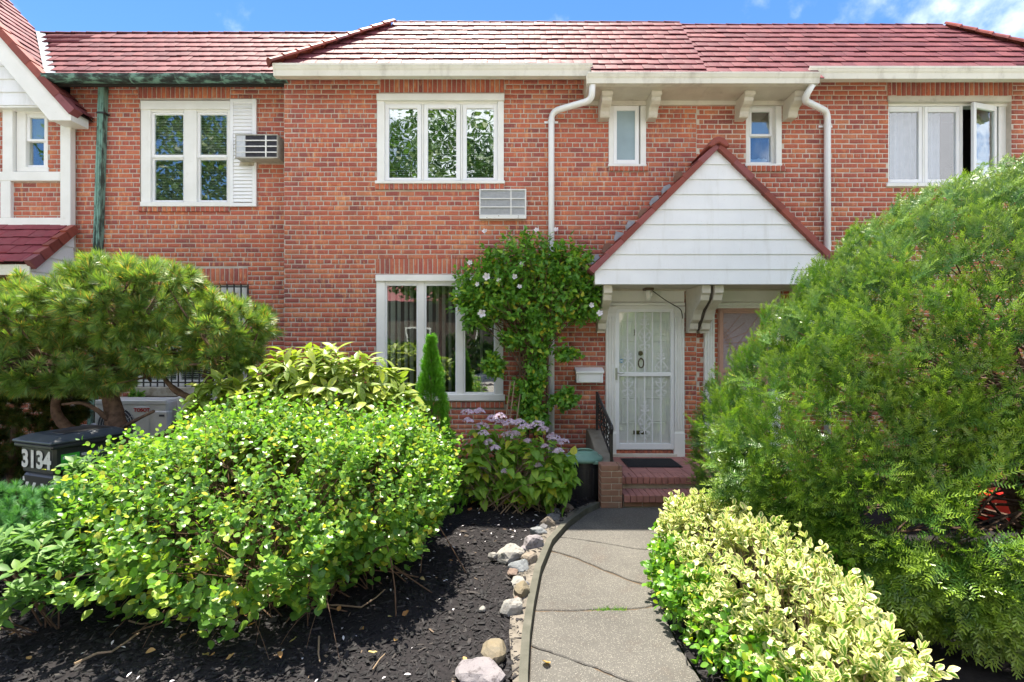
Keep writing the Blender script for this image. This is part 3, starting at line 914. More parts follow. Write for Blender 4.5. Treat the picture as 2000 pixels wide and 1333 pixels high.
def bend(pts, n=6):
    """rounds the corners of a polyline"""
    pts = [Vector(p) for p in pts]; out = [pts[0]]
    for i in range(1, len(pts) - 1):
        a, b, c = pts[i - 1], pts[i], pts[i + 1]
        r = min(.12, (b - a).length * .45, (c - b).length * .45)
        p, q = b + (a - b).normalized() * r, b + (c - b).normalized() * r
        for k in range(n + 1):
            t = k / n; out.append(p.lerp(b, t).lerp(b.lerp(q, t), t))
    return out + [pts[-1]]
xd = PX(1077, WY - .06)
downspout(house, bend([(PX(1157, 6.66), 6.66, 5.22), (PX(1156, 6.72), 6.74, 5.05), (xd, WY - .06, PZ(222, WY)), (xd, WY - .06, .05)]), MAT['vinyl'], band=[(xd, PZ(240, WY))])
def text_mesh(txt, h, mat, name, parent, M4, depth=.002, bold=0):
    cu = bpy.data.curves.new('t', 'FONT'); cu.body = txt; cu.size = h; cu.extrude = depth; cu.offset = bold
    cu.align_x = 'CENTER'; cu.align_y = 'CENTER'
    t = bpy.data.objects.new('t', cu); C.objects.link(t)
    bpy.context.view_layer.update()
    me = bpy.data.meshes.new_from_object(t.evaluated_get(bpy.context.evaluated_depsgraph_get()))
    bpy.data.objects.remove(t)
    L = WLOC[parent.name]
    me.transform(Matrix.Translation(-Vector(L)) @ M4)
    me.materials.clear(); me.materials.append(mat)
    me.name = name
    return link(bpy.data.objects.new(name, me), parent, L)
FACE = Matrix.Rotation(R(90), 4, 'X')    # text lying in XY turned to face -Y
def spiral(cx, cz, r, turns, start, sgn, Y, n=16):
    return [(cx + sgn * math.cos(start + turns * 2 * math.pi * i / n) * r * (1 - .78 * i / n), Y, cz + math.sin(start + turns * 2 * math.pi * i / n) * r * (1 - .78 * i / n)) for i in range(n + 1)]
def scroll(parent, px, py0, py1, Y, mat, flip=False, double=False):
    """cast heart-and-fleur scrollwork round one bar"""
    cx = PX(px, Y); zt, zb = PZ(py0, Y), PZ(py1, Y)
    if flip: zt, zb = zb, zt
    h = zt - zb
    m = MB(); rr = .0045
    def one(z0, hh):
        for s in (-1, 1):
            m.tube(spiral(cx + s * .052, z0 + hh * .13, abs(hh) * .11 + .008, .85, -1.57 if hh > 0 else 1.57, s, Y), rr, 5)
            m.tube([(cx, Y, z0 + hh * .44), (cx + s * .03, Y, z0 + hh * .36), (cx + s * .062, Y, z0 + hh * .26), (cx + s * .075, Y, z0 + hh * .14)], rr, 5)
            m.tube(spiral(cx + s * .044, z0 + hh * .55, abs(hh) * .085 + .006, .8, 1.57 if hh > 0 else -1.57, s, Y), rr, 5)
            m.tube([(cx, Y, z0 + hh * .45), (cx + s * .03, Y, z0 + hh * .5), (cx + s * .055, Y, z0 + hh * .57)], rr, 5)
            m.tube([(cx, Y, z0 + hh * .60), (cx + s * .018, Y, z0 + hh * .7), (cx + s * .042, Y, z0 + hh * .74), (cx + s * .05, Y, z0 + hh * .69)], rr * .9, 5)
            m.tube([(cx, Y, z0 + hh * .75), (cx + s * .014, Y, z0 + hh * .84), (cx + s * .022, Y, z0 + hh * .90)], rr * .9, 5)
        m.tube([(cx, Y, z0), (cx, Y, z0 + hh)], rr * 1.2, 5)
    if double:
        one(zb + h * .42, h * .58); one(zb + h * .50, -h * .50)
    else:
        one(zb, h)
    return m.build('scroll', mat, parent)

# ---- front door of the middle house
YD = 7.11
m = MB(); ring(m, (1202, 1317, 604, 878), (1209.5, 1310, 609.5, 866), YD, YD + .035)
m.bpx(1209.5, 1310, 727, 735, YD + .002, YD + .033)
sd = m.build('security_door', MAT['vinyl'], house, bevel=.004)
sd['label'] = 'white iron security storm door with scrollwork bars'
for px in (1226.5, 1242, 1259.7, 1275, 1291.6):
    m = MB(); m.box(PX(px, YD) - .0065, PX(px, YD) + .0065, YD + .008, YD + .022, PZ(867, YD), PZ(609, YD)); m.build('bar', MAT['vinyl'], sd)
scroll(sd, 1259.7, 610, 694, YD + .012, MAT['vinyl'], double=True)
scroll(sd, 1226.5, 678, 724, YD + .012, MAT['vinyl']); scroll(sd, 1291.6, 678, 724, YD + .012, MAT['vinyl'])
scroll(sd, 1226.5, 738, 786, YD + .012, MAT['vinyl'], flip=True); scroll(sd, 1291.6, 738, 786, YD + .012, MAT['vinyl'], flip=True)
scroll(sd, 1259.7, 778, 864, YD + .012, MAT['vinyl'], double=True)
for r in ((1209.5, 1310, 609.5, 727), (1209.5, 1310, 735, 866)): pane(sd, r, YD + .028, MAT['glass_door'])
m = MB(); m.bpx(1197.5, 1207.5, 715, 746, YD - .018, YD); m.build('handle_plate', MAT['vinyl'], sd, bevel=.006)
m = MB(); m.bpx(1201, 1206, 719, 742, YD - .026, YD - .018); m.tube([(PX(1204, YD), YD - .05, PZ(728, YD)), (PX(1211, YD), YD - .055, PZ(730, YD)), (PX(1218, YD), YD - .045, PZ(728, YD))], .007, 6)
m.tube([(PX(1203.5, YD), YD - .018, PZ(728, YD)), (PX(1203.5, YD), YD - .052, PZ(728, YD))], .009, 6)
m.build('handle', MAT['steel'], sd)
m = MB(); m.bpx(1196, 1199, 720, 731, YD - .01, YD + .02); m.build('latch', MAT['brass'], sd)
m = MB(); m.tube([(PX(1214.5, YD), YD + .0262, PZ(705, YD)), (PX(1214.5, YD), YD + .0268, PZ(705, YD))], .026, 20); m.build('round_sticker', simple('blue_sticker', (.10, .32, .55)), sd)
m = MB(); m.box(PX(1211.5, YD), PX(1217.5, YD), YD + .0250, YD + .0256, PZ(706.5, YD), PZ(703.5, YD)); m.build('sticker_band', MAT['print_white'], sd)
YI = 7.165
m = MB(); m.box(PX(1203, WY), PX(1318, WY), YI, YI + .06, .33, 2.36)
dm = simple('grey_white_door_paint', (.80, .82, .80), (.74, .76, .74), 2, .4, .5)
fd = m.build('front_door', dm, house)
fd['label'] = 'pale panelled inner front door with bronze knocker'
for a, b, c, d in ((1214, 1238, 625, 655), (1264, 1302, 625, 655), (1214, 1247, 664, 760), (1260, 1302, 664, 760), (1214, 1247, 776, 828), (1260, 1302, 776, 828)):
    m = MB(); ring(m, (a, b, c, d), (a + 2.5, b - 2.5, c + 2.5, d - 2.5), YI - .012, YI); m.bpx(a + 5, b - 5, c + 5, d - 5, YI - .008, YI)
    m.build('door_panel', dm, fd, bevel=.004)
m = MB(); m.tube([(PX(1251, YI), YI - .025, PZ(690, YI)), (PX(1251, YI), YI, PZ(690, YI))], [.03, .036], 10)
m.tube([(PX(1251, YI), YI - .03, PZ(699, YI)), (PX(1251, YI), YI - .02, PZ(701, YI))], .012, 8)
m.tube([(PX(1251 + 5.2 * math.sin(t), YI), YI - .03, PZ(709 - 9 * math.cos(t), YI)) for t in np.linspace(0, 6.283, 17)], .009, 6)
m.build('knocker', MAT['brass'], fd)
m = MB(); m.bpx(1237, 1262, 841, 848.5, YI - .012, YI); m.build('letter_slot', MAT['brass'], fd, bevel=.002)
text_mesh('3', .115, MAT['brass'], 'door_number', fd, Matrix.Translation((PX(1238.5, YI), YI - .004, PZ(650, YI))) @ FACE, .003, .002)
# door surround
m = MB()
for a, b in ((1183, 1203), (1318, 1337)):
    m.bpx(a, b, 610, 897, WY - .045, WY + .03)
    n = 4
    for k in range(n):
        q = a + 2.2 + k * (b - a - 4.4) / (n - 1)
        m.bpx(q - 1.3, q + 1.3, 618, 840, WY - .058, WY - .044)
    m.bpx(a - 1.5, b + 1.5, 598, 611, WY - .062, WY + .03)
    m.bpx(a - 1, b + 1, 846, 897, WY - .062, WY + .03)
m.bpx(1203, 1318, 592, 604, WY - .03, YI)
m.bpx(1183, 1338, 590.5, 597, WY - .075, WY + .02)
m.bpx(1187, 1337, 568, 590, WY - .035, WY + .02)
m.build('door_surround', MAT['white'], house, bevel=.004)
m = MB(); m.box(PX(1195, WY), PX(1320, WY), WY - .07, YI + .05, .255, .318); m.build('threshold', MAT['fascia'], house, bevel=.006)
nb = 15
for i in range(nb):
    a = PX(1203, WY) + (PX(1318, WY) - PX(1203, WY)) * i / nb
    mm = MB(); mm.box(a + .004, a + (PX(1318, WY) - PX(1203, WY)) / nb - .004, WY - .02, YI, .319, .356); mm.build('sill_brick', MAT['brick'], house)

# ================================================================== right-hand house
house_r = thing('brick_house', 'right-hand brick row house with pale mortar and opened casement upstairs', 'house', (5, 8, 0), 'attached brick houses in the row')
XR = 7.85
holes_r = [H(1735, 1975, 188, 362), H(1457, 1526.5, 203, 323), H(1403, 1505, 592, 905)]
sold_r = [H(1732, 1978, 156, 187)]
sill_r = [H(1457, 1532, 324.5, 336)]
m = MB(); wall_sheet(m, X_PARTY, XR, -.1, 5.78, WY, holes_r, .17)
m.add([(XR, WY, -.1), (XR, 15, -.1), (XR, 15, 5.62), (XR, WY, 5.62)], [(0, 1, 2, 3)])
wall_r = m.build('wall', MAT['mortar_b'], house_r)
br = lay(X_PARTY, XR, -.035, 5.6, holes_r + sold_r + sill_r, 5, phase=0)
for s in sold_r: br += soldiers(*s)
# worn toothing along the party line
br = [b if b[0] > X_PARTY + .2 or random.random() < .75 else (b[0] + .02, b[1], b[2] - .04, b[3], False) for b in br]
vis_r = lambda x, y: 1365 < x < 1990 and 150 < y < 450 and not (x > 1600 and y > 340) and not (x < 1590 and y > 330)
put_bricks(wall_r, br, WY, MAT['brick_b'], 300, vis_r)
for s in sill_r:
    for (x, z, w_, h, _) in soldiers(*s):
        mm = MB(); mm.box(x - w_ / 2, x + w_ / 2, WY - .035, WY + .05, z - h / 2, z + h / 2); mm.build('sill_brick', MAT['brick_b'], house_r, bevel=.004)
    mm = MB(); mm.box(s[0], s[1], WY - .026, WY + .04, s[2] + .004, s[3] - .004); mm.build('sill_bed', MAT['mortar_b'], house_r)
m = MB(); m.box(X_PARTY, XR - 1.4, 7.86, 15, 6.45, 6.66); m.box(X_PARTY, XR - .02, 14.8, 15, -.1, 6.5)
m.build('rear_block', MAT['roof_under'], house_r)
main_roof(house_r, X_PARTY, 7.95, 0, (X_PARTY, 4.04), hipR=1.36, zoff=-.04)
gutter(house_r, PX(1580, 6.77), 8.0, 6.75, 5.508, .155, MAT['cream'])
m = MB(); m.box(4.04, 7.95, 6.90, WY + .05, 5.57, 5.59); m.box(4.04, 7.95, 6.875, 6.90, 5.365, 5.59)
m.build('soffit', MAT['fascia'], house_r)
eaves_half(house_r, X_PARTY + .002, PX(1602, 6.6), False)
eave_bracket(house_r, 3.10, 3.225); eave_bracket(house_r, 3.765, 3.895)
xd = PX(1616, WY - .06)
downspout(house_r, bend([(PX(1587, 6.66), 6.66, 5.22), (PX(1570, 6.75), 6.76, 5.06), (xd, WY - .06, PZ(222, WY)), (xd, WY - .06, .05)]), MAT['vinyl'], band=[(xd, PZ(248, WY))])
# upper three-light window with its right sash opened
YW = WY + .055
m = MB(); m.bpx(1735, 1976, 188, 198, WY - .02, WY + .06); m.build('lintel_plate', MAT['fascia'], house_r)
m = MB(); m.bpx(1735, 1974, 197, 207, YW, WY + .17); m.bpx(1951, 1973, 207, 360, YW + .02, WY + .17); m.bpx(1802, 1806, 207, 360, YW, WY + .17)
m.bpx(1875, 1881, 207, 360, YW, WY + .17); m.bpx(1733, 1977, 357, 364, WY - .03, WY + .17)
w = m.build('window', MAT['white'], house_r, bevel=.005)
w['label'] = 'upstairs three-light window with right casement ajar'
sash(w, (1733, 1802, 208, 357), (1737, 1794.5, 218, 350), YW + .01)
pane(w, (1737, 1794.5, 218, 350), YW + .03, MAT['glass_door'])
sash(w, (1806, 1875, 208, 357), (1812.5, 1867.5, 218.5, 350), YW + .01)
pane(w, (1812.5, 1867.5, 218.5, 350), YW + .03, MAT['glass_door'])
Tm = Matrix.Translation((PX(1950, YW), YW + .02, 0)) @ Matrix.Rotation(R(17), 4, 'Z')
m = MB(Tm); W_ = .47; z0, z1 = PZ(357, YW), PZ(206, YW)
m.box(-W_, -W_ + .055, 0, .04, z0, z1); m.box(-.045, 0, 0, .04, z0, z1); m.box(-W_ + .055, -.045, 0, .04, z0, z0 + .06); m.box(-W_ + .055, -.045, 0, .04, z1 - .075, z1)
s_ = m.build('sash', MAT['vinyl'], w, bevel=.004); s_['label'] = 'opened casement sash'
m = MB(Tm); m.box(-W_ + .05, -.04, .018, .024, z0 + .055, z1 - .07); m.build('pane', MAT['glass_bright'], w)
m = MB()
xs = np.linspace(PX(1737, WY), PX(1868, WY), 60)
for i in range(59):
    ya, yb = WY + .26 + .02 * math.sin(xs[i] * 60), WY + .26 + .02 * math.sin(xs[i + 1] * 60)
    m.add([(xs[i], ya, PZ(360, WY)), (xs[i + 1], yb, PZ(360, WY)), (xs[i + 1], yb, PZ(205, WY)), (xs[i], ya, PZ(205, WY))], [(0, 1, 2, 3)])
m.build('curtain', MAT['curtain'], w)
interior(w, (1738, 1972, 192, 360), WY + .16, .8)
# small double-hung window
YW = WY + .01
m = MB(); m.bpx(1457, 1464, 203, 323, YW, WY + .17); m.bpx(1516, 1527, 203, 322, YW - .02, WY + .17); m.bpx(1457, 1516, 200, 209, YW, WY + .17); m.bpx(1456, 1528, 319, 324, WY - .02, WY + .17)
m.bpx(1508, 1516, 209, 319, YW + .05, WY + .17)
w = m.build('window', MAT['white'], house_r, bevel=.004)
w['label'] = 'small double-hung window beneath the bracketed eaves'
sash(w, (1464, 1508, 208, 266), (1468, 1503.5, 218, 261.5), YW + .04)
pane(w, (1468, 1503.5, 218, 261.5), YW + .055, MAT['glass'])
sash(w, (1463, 1508.5, 262, 320), (1466, 1506, 268, 316.5), YW + .06)
pane(w, (1466, 1506, 268, 316.5), YW + .075, MAT['glass'])
m = MB(); m.bpx(1468, 1504, 239, 262, YW + .10, YW + .105); m.build('paper_sheet', MAT['curtain'], w)
m = MB()
tp = [(1466, 318), (1506, 318), (1506, 306), (1500, 303), (1497, 306), (1490, 303), (1486, 305), (1478, 306), (1470, 302), (1466, 304)]
m.prism([(PX(a, WY), PZ(b, WY)) for a, b in tp], 'y', YW + .11, YW + .13); m.build('cloth', MAT['curtain'], w)
interior(w, (1460, 1520, 205, 321), WY + .16, .5)
# right-hand entrance door, half hidden
m = MB(); ring(m, (1403, 1500, 602, 878), (1413, 1490, 612, 866), YD, YD + .035); m.bpx(1405.5, 1408, 604, 876, YD - .012, YD); m.bpx(1405, 1498, 604, 608, YD - .012, YD)
m.bpx(1409, 1494, 720, 728, YD + .002, YD + .033)
d2 = m.build('screen_door', MAT['salmon'], house_r, bevel=.003)
d2['label'] = 'salmon framed screen door half hidden by the yew'
m = MB(); m.bpx(1412, 1491, 611, 868, YD + .02, YD + .026); m.build('screen_mesh', MAT['mesh_screen'], d2)
m = MB()
for k in range(30):
    a = 1400 + k * 6
    m.tube([(PX(max(a - 40, 1413), YD), YD + .012, PZ(min(613 + (a - 1413) * .8 + 26, 730), YD)), (PX(min(a + 14, 1490), YD), YD + .012, PZ(612 + (k % 6) * 18, YD))], .003, 4)
m.build('diamond_grille', MAT['salmon'], d2)
m = MB()
a, b = 1376, 1396
m.bpx(a, b, 610, 897, WY - .045, WY + .03)
for k in range(4):
    q = a + 2.2 + k * (b - a - 4.4) / 3
    m.bpx(q - 1.3, q + 1.3, 618, 840, WY - .058, WY - .044)
m.bpx(a - 1.5, b + 1.5, 598, 611, WY - .062, WY + .03); m.bpx(1505, 1525, 598, 897, WY - .05, WY + .03)
m.bpx(1396, 1505, 592, 602, WY - .03, YD + .04); m.bpx(1376, 1525, 590.5, 597, WY - .075, WY + .02); m.bpx(1380, 1525, 568, 590, WY - .035, WY + .02)
m.build('door_surround', MAT['white'], house_r, bevel=.004)

# ================================================================== left house (set back)
YL = 7.44
house_l = thing('brick_house', 'set-back brick house with copper gutter left of the middle house', 'house', (-5, 8, 0), 'attached brick houses in the row')
XL0, XL1 = PX(137, YL), -2.95
holes_l = [H(274, 449, 195, 403, YL), H(262, 482, 553, 757, YL)]
sold_l = [H(270, 450, 166, 192, YL), H(258, 484, 524, 550, YL)]
sill_l = [H(272, 449, 404, 414, YL)]
m = MB(); wall_sheet(m, XL0, XL1, -.1, 5.8, YL, holes_l)
wall_l = m.build('wall', MAT['mortar'], house_l)
br = lay(XL0, XL1, -.01, 5.63, holes_l + sold_l + sill_l, 9, phase=2)
for s in sold_l: br += soldiers(*s)
vis_l = lambda x, y: 140 < x < 550 and 165 < y < 520 and not (x < 380 and y > 480) and not (188 < x < 212) and not (449 < x < 502 and y < 405)
put_bricks(wall_l, br, YL, MAT['brick'], 300, vis_l)
for s in sill_l:
    for (x, z, w_, h, _) in soldiers(*s):
        mm = MB(); mm.box(x - w_ / 2, x + w_ / 2, YL - .03, YL + .05, z - h / 2, z + h / 2); mm.build('sill_brick', MAT['brick'], house_l, bevel=.004)
    mm = MB(); mm.box(s[0], s[1], YL - .022, YL + .04, s[2] + .004, s[3] - .004); mm.build('sill_bed', MAT['mortar'], house_l)
m = MB(); m.box(-9.5, X_CORNER, 8.2, 15, 6.6, 6.76); m.box(-9.5, X_CORNER, 14.8, 15, -.1, 6.6)
m.build('rear_block', MAT['roof_under'], house_l)
# roof
GZ = lambda x: 5.10 + 1.12 * (-6.10 - x)              # plane of the far-left gable slope
GX = lambda z: -6.10 - (z - 5.10) / 1.12
o = (0, 7.13, 5.545)
TL = 1.58
q = lambda x, t: (x, o[1] + t * CP, o[2] + t * SP)
m = MB(); m.add([q(-6.9, 0), q(-1.9, 0), q(-1.9, TL), q(-7.9, TL)], [(0, 1, 2, 3)])
roof_l = m.build('roof', MAT['roof_under'], house_l)
ex = .1725
roof_tiles(roof_l, o, (1, 0, 0), (0, CP, SP), range(0, 9), ex, .165, lambda k: (GX(o[2] + (k + .5) * ex * SP) + .14, -2.0 - .1 * (8 - k)), MAT['tile'], 240)
cap_tiles(roof_l, 'ridge_tile', (GX(o[2] + TL * SP) + .1, o[1] + TL * CP + .03, o[2] + TL * SP + .02), (-1.9, o[1] + TL * CP + .03, o[2] + TL * SP + .02), .055, .24, MAT['tile'])
m = MB()
v0, v1 = Vector(q(GX(o[2]) + .02, -.02)), Vector(q(GX(o[2] + TL * SP) + .02, TL))
m.add([v0 + Vector((-.02, 0, .05)), v0 + Vector((.15, 0, .03)), v1 + Vector((.13, 0, .03)), v1 + Vector((-.02, 0, .06)),
       v0 + Vector((-.02, 0, .0)), v0 + Vector((.15, 0, .0)), v1 + Vector((.13, 0, .0)), v1 + Vector((-.02, 0, .0))], [(0, 1, 2, 3), (0, 4, 5, 1), (1, 5, 6, 2), (4, 7, 6, 5)])
m.build('valley_flashing', MAT['lead'], house_l)
# half-round copper gutter
m = MB()
vs = []
x0, x1 = PX(83, 7.06), PX(560, 7.06)
cy, cz, r = 7.11, 5.56, .085
pr = [(cy + r * math.cos(t), cz + r * 1.15 * math.sin(t)) for t in np.linspace(math.pi, 2 * math.pi, 10)] + [(cy + (r - .006) * math.cos(t), cz + (r - .006) * 1.15 * math.sin(t)) for t in np.linspace(2 * math.pi, math.pi, 10)]
m.prism(pr, 'x', x0, x1)
m.build('gutter', MAT['copper_gutter'], house_l, smooth=False)
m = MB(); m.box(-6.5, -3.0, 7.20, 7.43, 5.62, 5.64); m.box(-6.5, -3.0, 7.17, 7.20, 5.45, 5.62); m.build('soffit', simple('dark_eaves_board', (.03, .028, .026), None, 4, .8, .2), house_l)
for a in (250, 340, 430, 510):
    m = MB(); X = PX(a, 7.03); m.prism([(cy + (r + .003) * math.cos(t), cz + (r + .003) * 1.15 * math.sin(t)) for t in np.linspace(math.pi, 2 * math.pi, 8)] + [(cy + r * math.cos(t), cz + r * 1.15 * math.sin(t)) for t in np.linspace(2 * math.pi, math.pi, 8)], 'x', X, X + .025)
    m.build('gutter_strap', MAT['copper'], house_l)
m = MB(); xa, xb = PX(202, YL - .06), PX(191, YL - .06)
za, zb = PZ(163, YL - .06), PZ(497, YL - .06)
xe = xb + (xb - xa) / (zb - za) * (0 - zb)
m.prism([(xa - .042, za + .1), (xa + .042, za + .1), (xe + .045, 0), (xe - .045, 0)], 'y', YL - .10, YL - .012)
for k in (-.018, .018):
    m.prism([(xa + k - .006, za + .1), (xa + k + .006, za + .1), (xe + k + .006, 0), (xe + k - .006, 0)], 'y', YL - .108, YL - .099)
m.build('downspout', MAT['copper'], house_l)
zc = PZ(226, YL); m = MB(); m.box(xa - .062, xa + .05, YL - .112, YL - .01, zc - .012, zc + .012); m.build('pipe_band', MAT['iron'], house_l)
# upper pair of double-hung windows
YW = YL - .015
m = MB(); m.bpx(274, 449, 196, 213, YW - .02, YL + .08); m.bpx(275, 294, 213, 400, YW, YL + .08); m.bpx(359, 384, 213, 395, YW, YL + .08); m.bpx(444, 450, 213, 400, YW, YL + .08)
m.bpx(273, 450, 394, 403, YW - .03, YL + .08); m.bpx(294, 359, 213, 219, YW + .01, YL + .08); m.bpx(384, 444, 213, 219, YW + .01, YL + .08)
w = m.build('window', MAT['white'], house_l, bevel=.005)
w['label'] = 'upstairs pair of double-hung windows with half-lowered blinds'
for a, b in ((295, 359), (384, 444)):
    sash(w, (a, b, 217, 308), (a + 6.5, b - 1.5, 224, 302), YW + .025)
    pane(w, (a + 6.5, b - 1.5, 224, 302), YW + .04, MAT['glass'])
    hblind(w, (a + 2, b + 2, 218, 302), YW + .11, MAT['blind'], .024)
    sash(w, (a, b, 304, 395), (a + 6.5, b - 1.5, 312, 391), YW + .045)
    pane(w, (a + 6.5, b - 1.5, 312, 391), YW + .06, MAT['glass'])
    hblind(w, (a + 2, b + 2, 304, 391), YW + .14, MAT['blind_green'], .024)
interior(w, (278, 446, 200, 400), YL + .11, .5)
# louvred shutter
m = MB(); ring(m, (449, 500, 193, 403), (455.5, 492, 200, 396), YL - .045, YL - .01); m.box(PX(455, YL), PX(493, YL), YL - .022, YL - .012, PZ(396, YL), PZ(200, YL))
sh = m.build('shutter', MAT['vinyl'], house_l, bevel=.003)
n = 28
za, zb = PZ(396, YL), PZ(200, YL)
for i in range(n):
    z = za + (zb - za) * i / n; h = (zb - za) / n
    mm = MB(); mm.prism([(YL - .022, z + h * .98), (YL - .03, z + h * .95), (YL - .043, z + .004), (YL - .022, z)], 'x', PX(455.6, YL - .045), PX(491.8, YL - .045)); mm.build('louvre', MAT['vinyl'], sh)
# ground floor window with guard
m = MB(); ring(m, (262, 482, 556, 755), (276, 466, 572, 742), YL + .03, YL + .09); m.bpx(344, 352, 572, 742, YL + .03, YL + .08); m.bpx(410, 418, 572, 742, YL + .03, YL + .08)
w = m.build('window', MAT['white'], house_l, bevel=.004)
w['label'] = 'ground floor window behind black iron guard bars'
pane(w, (276, 466, 572, 742), YL + .06, MAT['glass'])
hblind(w, (276, 466, 572, 740), YL + .15, MAT['blind'], .03)
interior(w, (268, 478, 560, 752), YL + .12, .6)
gd = MB()
for k in range(17):
    a = 267 + k * 13.6
    gd.box(PX(a, YL - .05) - .008, PX(a, YL - .05) + .008, YL - .06, YL - .044, PZ(757, YL), PZ(556, YL))
for py in (560, 655, 747): gd.bpx(262, 482, py - 1.3, py + 1.3, YL - .058, YL - .046)
gd.build('window_guard', MAT['iron'], w)
m = MB(); m.bpx(256, 492, 756, 775, YL - .10, YL + .06); m.build('concrete_sill', MAT['sill_stone'], house_l, bevel=.012)

# ================================================================== far-left house with half-timbered gable
YB = 7.33
house_f = thing('gabled_house', 'half-timbered house with white sided gable at the far left', 'house', (-8, 8, 0), 'attached brick houses in the row')
hole_f = [H(31, 94, 213, 335, YB + .05)]
XF0, XF1 = -9.6, PX(136, YB)
m = MB(); wall_sheet(m, XF0, XF1, -.1, 5.3, YB + .05, hole_f, .12)
m.add([(XF1, YB + .05, -.1), (XF1, YL + .1, -.1), (XF1, YL + .1, 5.3), (XF1, YB + .05, 5.3)], [(0, 1, 2, 3)])
wall_f = m.build('wall', MAT['mortar'], house_f)
br = lay(XF0, XF1, -.03, 5.2, hole_f, 13, phase=1)
put_bricks(wall_f, br, YB + .05, MAT['brick'], 60, lambda x, y: 18 < x < 118 and 350 < y < 425)
m = MB(); YT = YB - .01
m.bpx(4, 24, 205, 337, YT, YB + .07); m.build('timber_post', MAT['white'], house_f, bevel=.006)
m = MB(); m.bpx(117, 137, 228, 441, YT - .012, YB + .07); m.build('timber_post', MAT['white'], house_f, bevel=.006)
m = MB(); m.bpx(-300, 117, 335, 353, YT, YB + .07); m.build('timber_rail', MAT['white'], house_f, bevel=.006)
m = MB(); m.bpx(0, 20, 353, 425, YT + .003, YB + .07); m.build('timber_post', MAT['white'], house_f, bevel=.006)
m = MB(); m.bpx(-300, 135, 425, 441, YT, YB + .07); m.build('timber_rail', MAT['white'], house_f, bevel=.006)
YW = YB + .05
m = MB(); m.bpx(32, 50, 213, 335, YW - .01, YW + .1); m.bpx(50, 93, 212, 222, YW - .005, YW + .1); m.bpx(89, 93, 222, 332, YW - .01, YW + .1); m.bpx(48, 94, 326, 335, YW - .02, YW + .1)
w = m.build('window', MAT['white'], house_f, bevel=.004)
sash(w, (50, 90, 222, 276), (58, 86, 230, 271.5), YW + .01); pane(w, (58, 86, 230, 271.5), YW + .03, MAT['glass'])
m = MB(); m.bpx(57, 87, 229, 272, YW + .06, YW + .065); m.build('roller_blind', MAT['blind_green'], w)
sash(w, (50, 90, 272, 328), (53.5, 85, 277.5, 322.5), YW + .03); pane(w, (53.5, 85, 277.5, 322.5), YW + .05, MAT['glass'])
interior(w, (34, 92, 215, 333), YW + .11, .5)
# gable siding and rake
YG = 7.22
zbot = PZ(205, YG)
k = 0
z = zbot
XRG = -8.6
while z < 8.2:
    z2 = z + .185
    xr0, xr1 = GX(z) - .10, GX(z2) - .10
    xl0, xl1 = 2 * XRG - xr0, 2 * XRG - xr1
    if xr1 < XRG: break
    m = MB()
    m.add([(xl0, YG, z), (xr0, YG, z), (xr1, YG + .016, z2), (xl1, YG + .016, z2), (xl0, YG + .03, z), (xr0, YG + .03, z), (xr1, YG + .03, z2), (xl1, YG + .03, z2)],
          [(0, 1, 2, 3), (0, 4, 5, 1), (4, 7, 6, 5), (1, 5, 6, 2), (3, 2, 6, 7), (0, 3, 7, 4)])
    m.build('siding_board', MAT['cream'] if False else MAT['siding'], house_f)
    z = z2
m = MB(); m.box(-9.6, GX(zbot) - .05, YG + .01, YB + .06, zbot - .03, zbot - .002); m.build('gable_soffit', MAT['white'], house_f)
def rake(sgn):
    X = lambda x: x if sgn > 0 else 2 * XRG - x
    m = MB()
    zt = GZ(XRG)
    lo = -6.10
    pts = [(X(XRG), zt - .03), (X(lo), 5.07), (X(lo), 4.93), (X(lo - .30), 4.93), (X(XRG), zt - .34)]
    m.prism(pts, 'y', 7.08, 7.12)
    m.prism([(X(lo), 5.07), (X(lo), 4.93), (X(lo - .28), 4.93), (X(lo - .28), 5.3)], 'y', 7.12, YB + .05)
    m.build('rake_board', MAT['white'], house_f, bevel=.004)
    mm = MB(); mm.add([(X(XRG), 7.05, zt - .02), (X(lo + .03), 7.05, GZ(lo + .03) - .02), (X(lo + .03), 8.24, GZ(lo + .03) - .02), (X(XRG), 8.24, zt - .02)], [(0, 1, 2, 3)])
    rf = mm.build('roof', MAT['roof_under'], house_f)
    sl = math.hypot(1, 1.12)
    ex = .1725
    if sgn > 0:
        v = Vector((-1 / sl, 0, 1.12 / sl))
        def ur(k):
            zz = GZ(lo) + (k + .3) * ex * 1.12 / sl
            yv = 8.24 if zz > o[2] + TL * SP else max(7.2, 7.13 + (zz - o[2]) / math.tan(PITCH))
            return (7.16, YL if zz < o[2] - .05 else yv)
        roof_tiles(rf, (lo + .02, 0, GZ(lo + .02)), (0, 1, 0), v, range(0, 21), ex, .165, ur, MAT['tile'], 120)
        d = v
        n_ = 15
        for i in range(n_):
            a = Vector((lo + .04, 7.04 - .004 * (i % 2), GZ(lo + .04) + .012)) + d * (.30 * i)
            m2 = MB(Matrix.Translation(a) @ Matrix((( -d.x, 0, 1.12 / sl, 0), (0, 1, 0, 0), (-d.z, 0, 1 / sl, 0), (0, 0, 0, 1))))
            m2.add([(.02, 0, -.07), (-.33, 0, -.07), (-.33, 0, .022), (.02, 0, .036), (.02, .15, -.07), (-.33, .15, -.07), (-.33, .15, .022), (.02, .15, .036)],
                   [(0, 1, 2, 3), (4, 7, 6, 5), (0, 3, 7, 4), (2, 6, 7, 3), (1, 5, 6, 2), (0, 4, 5, 1)])
            m2.build('rake_tile', MAT['tile_red'], house_f)
rake(1); rake(-1)
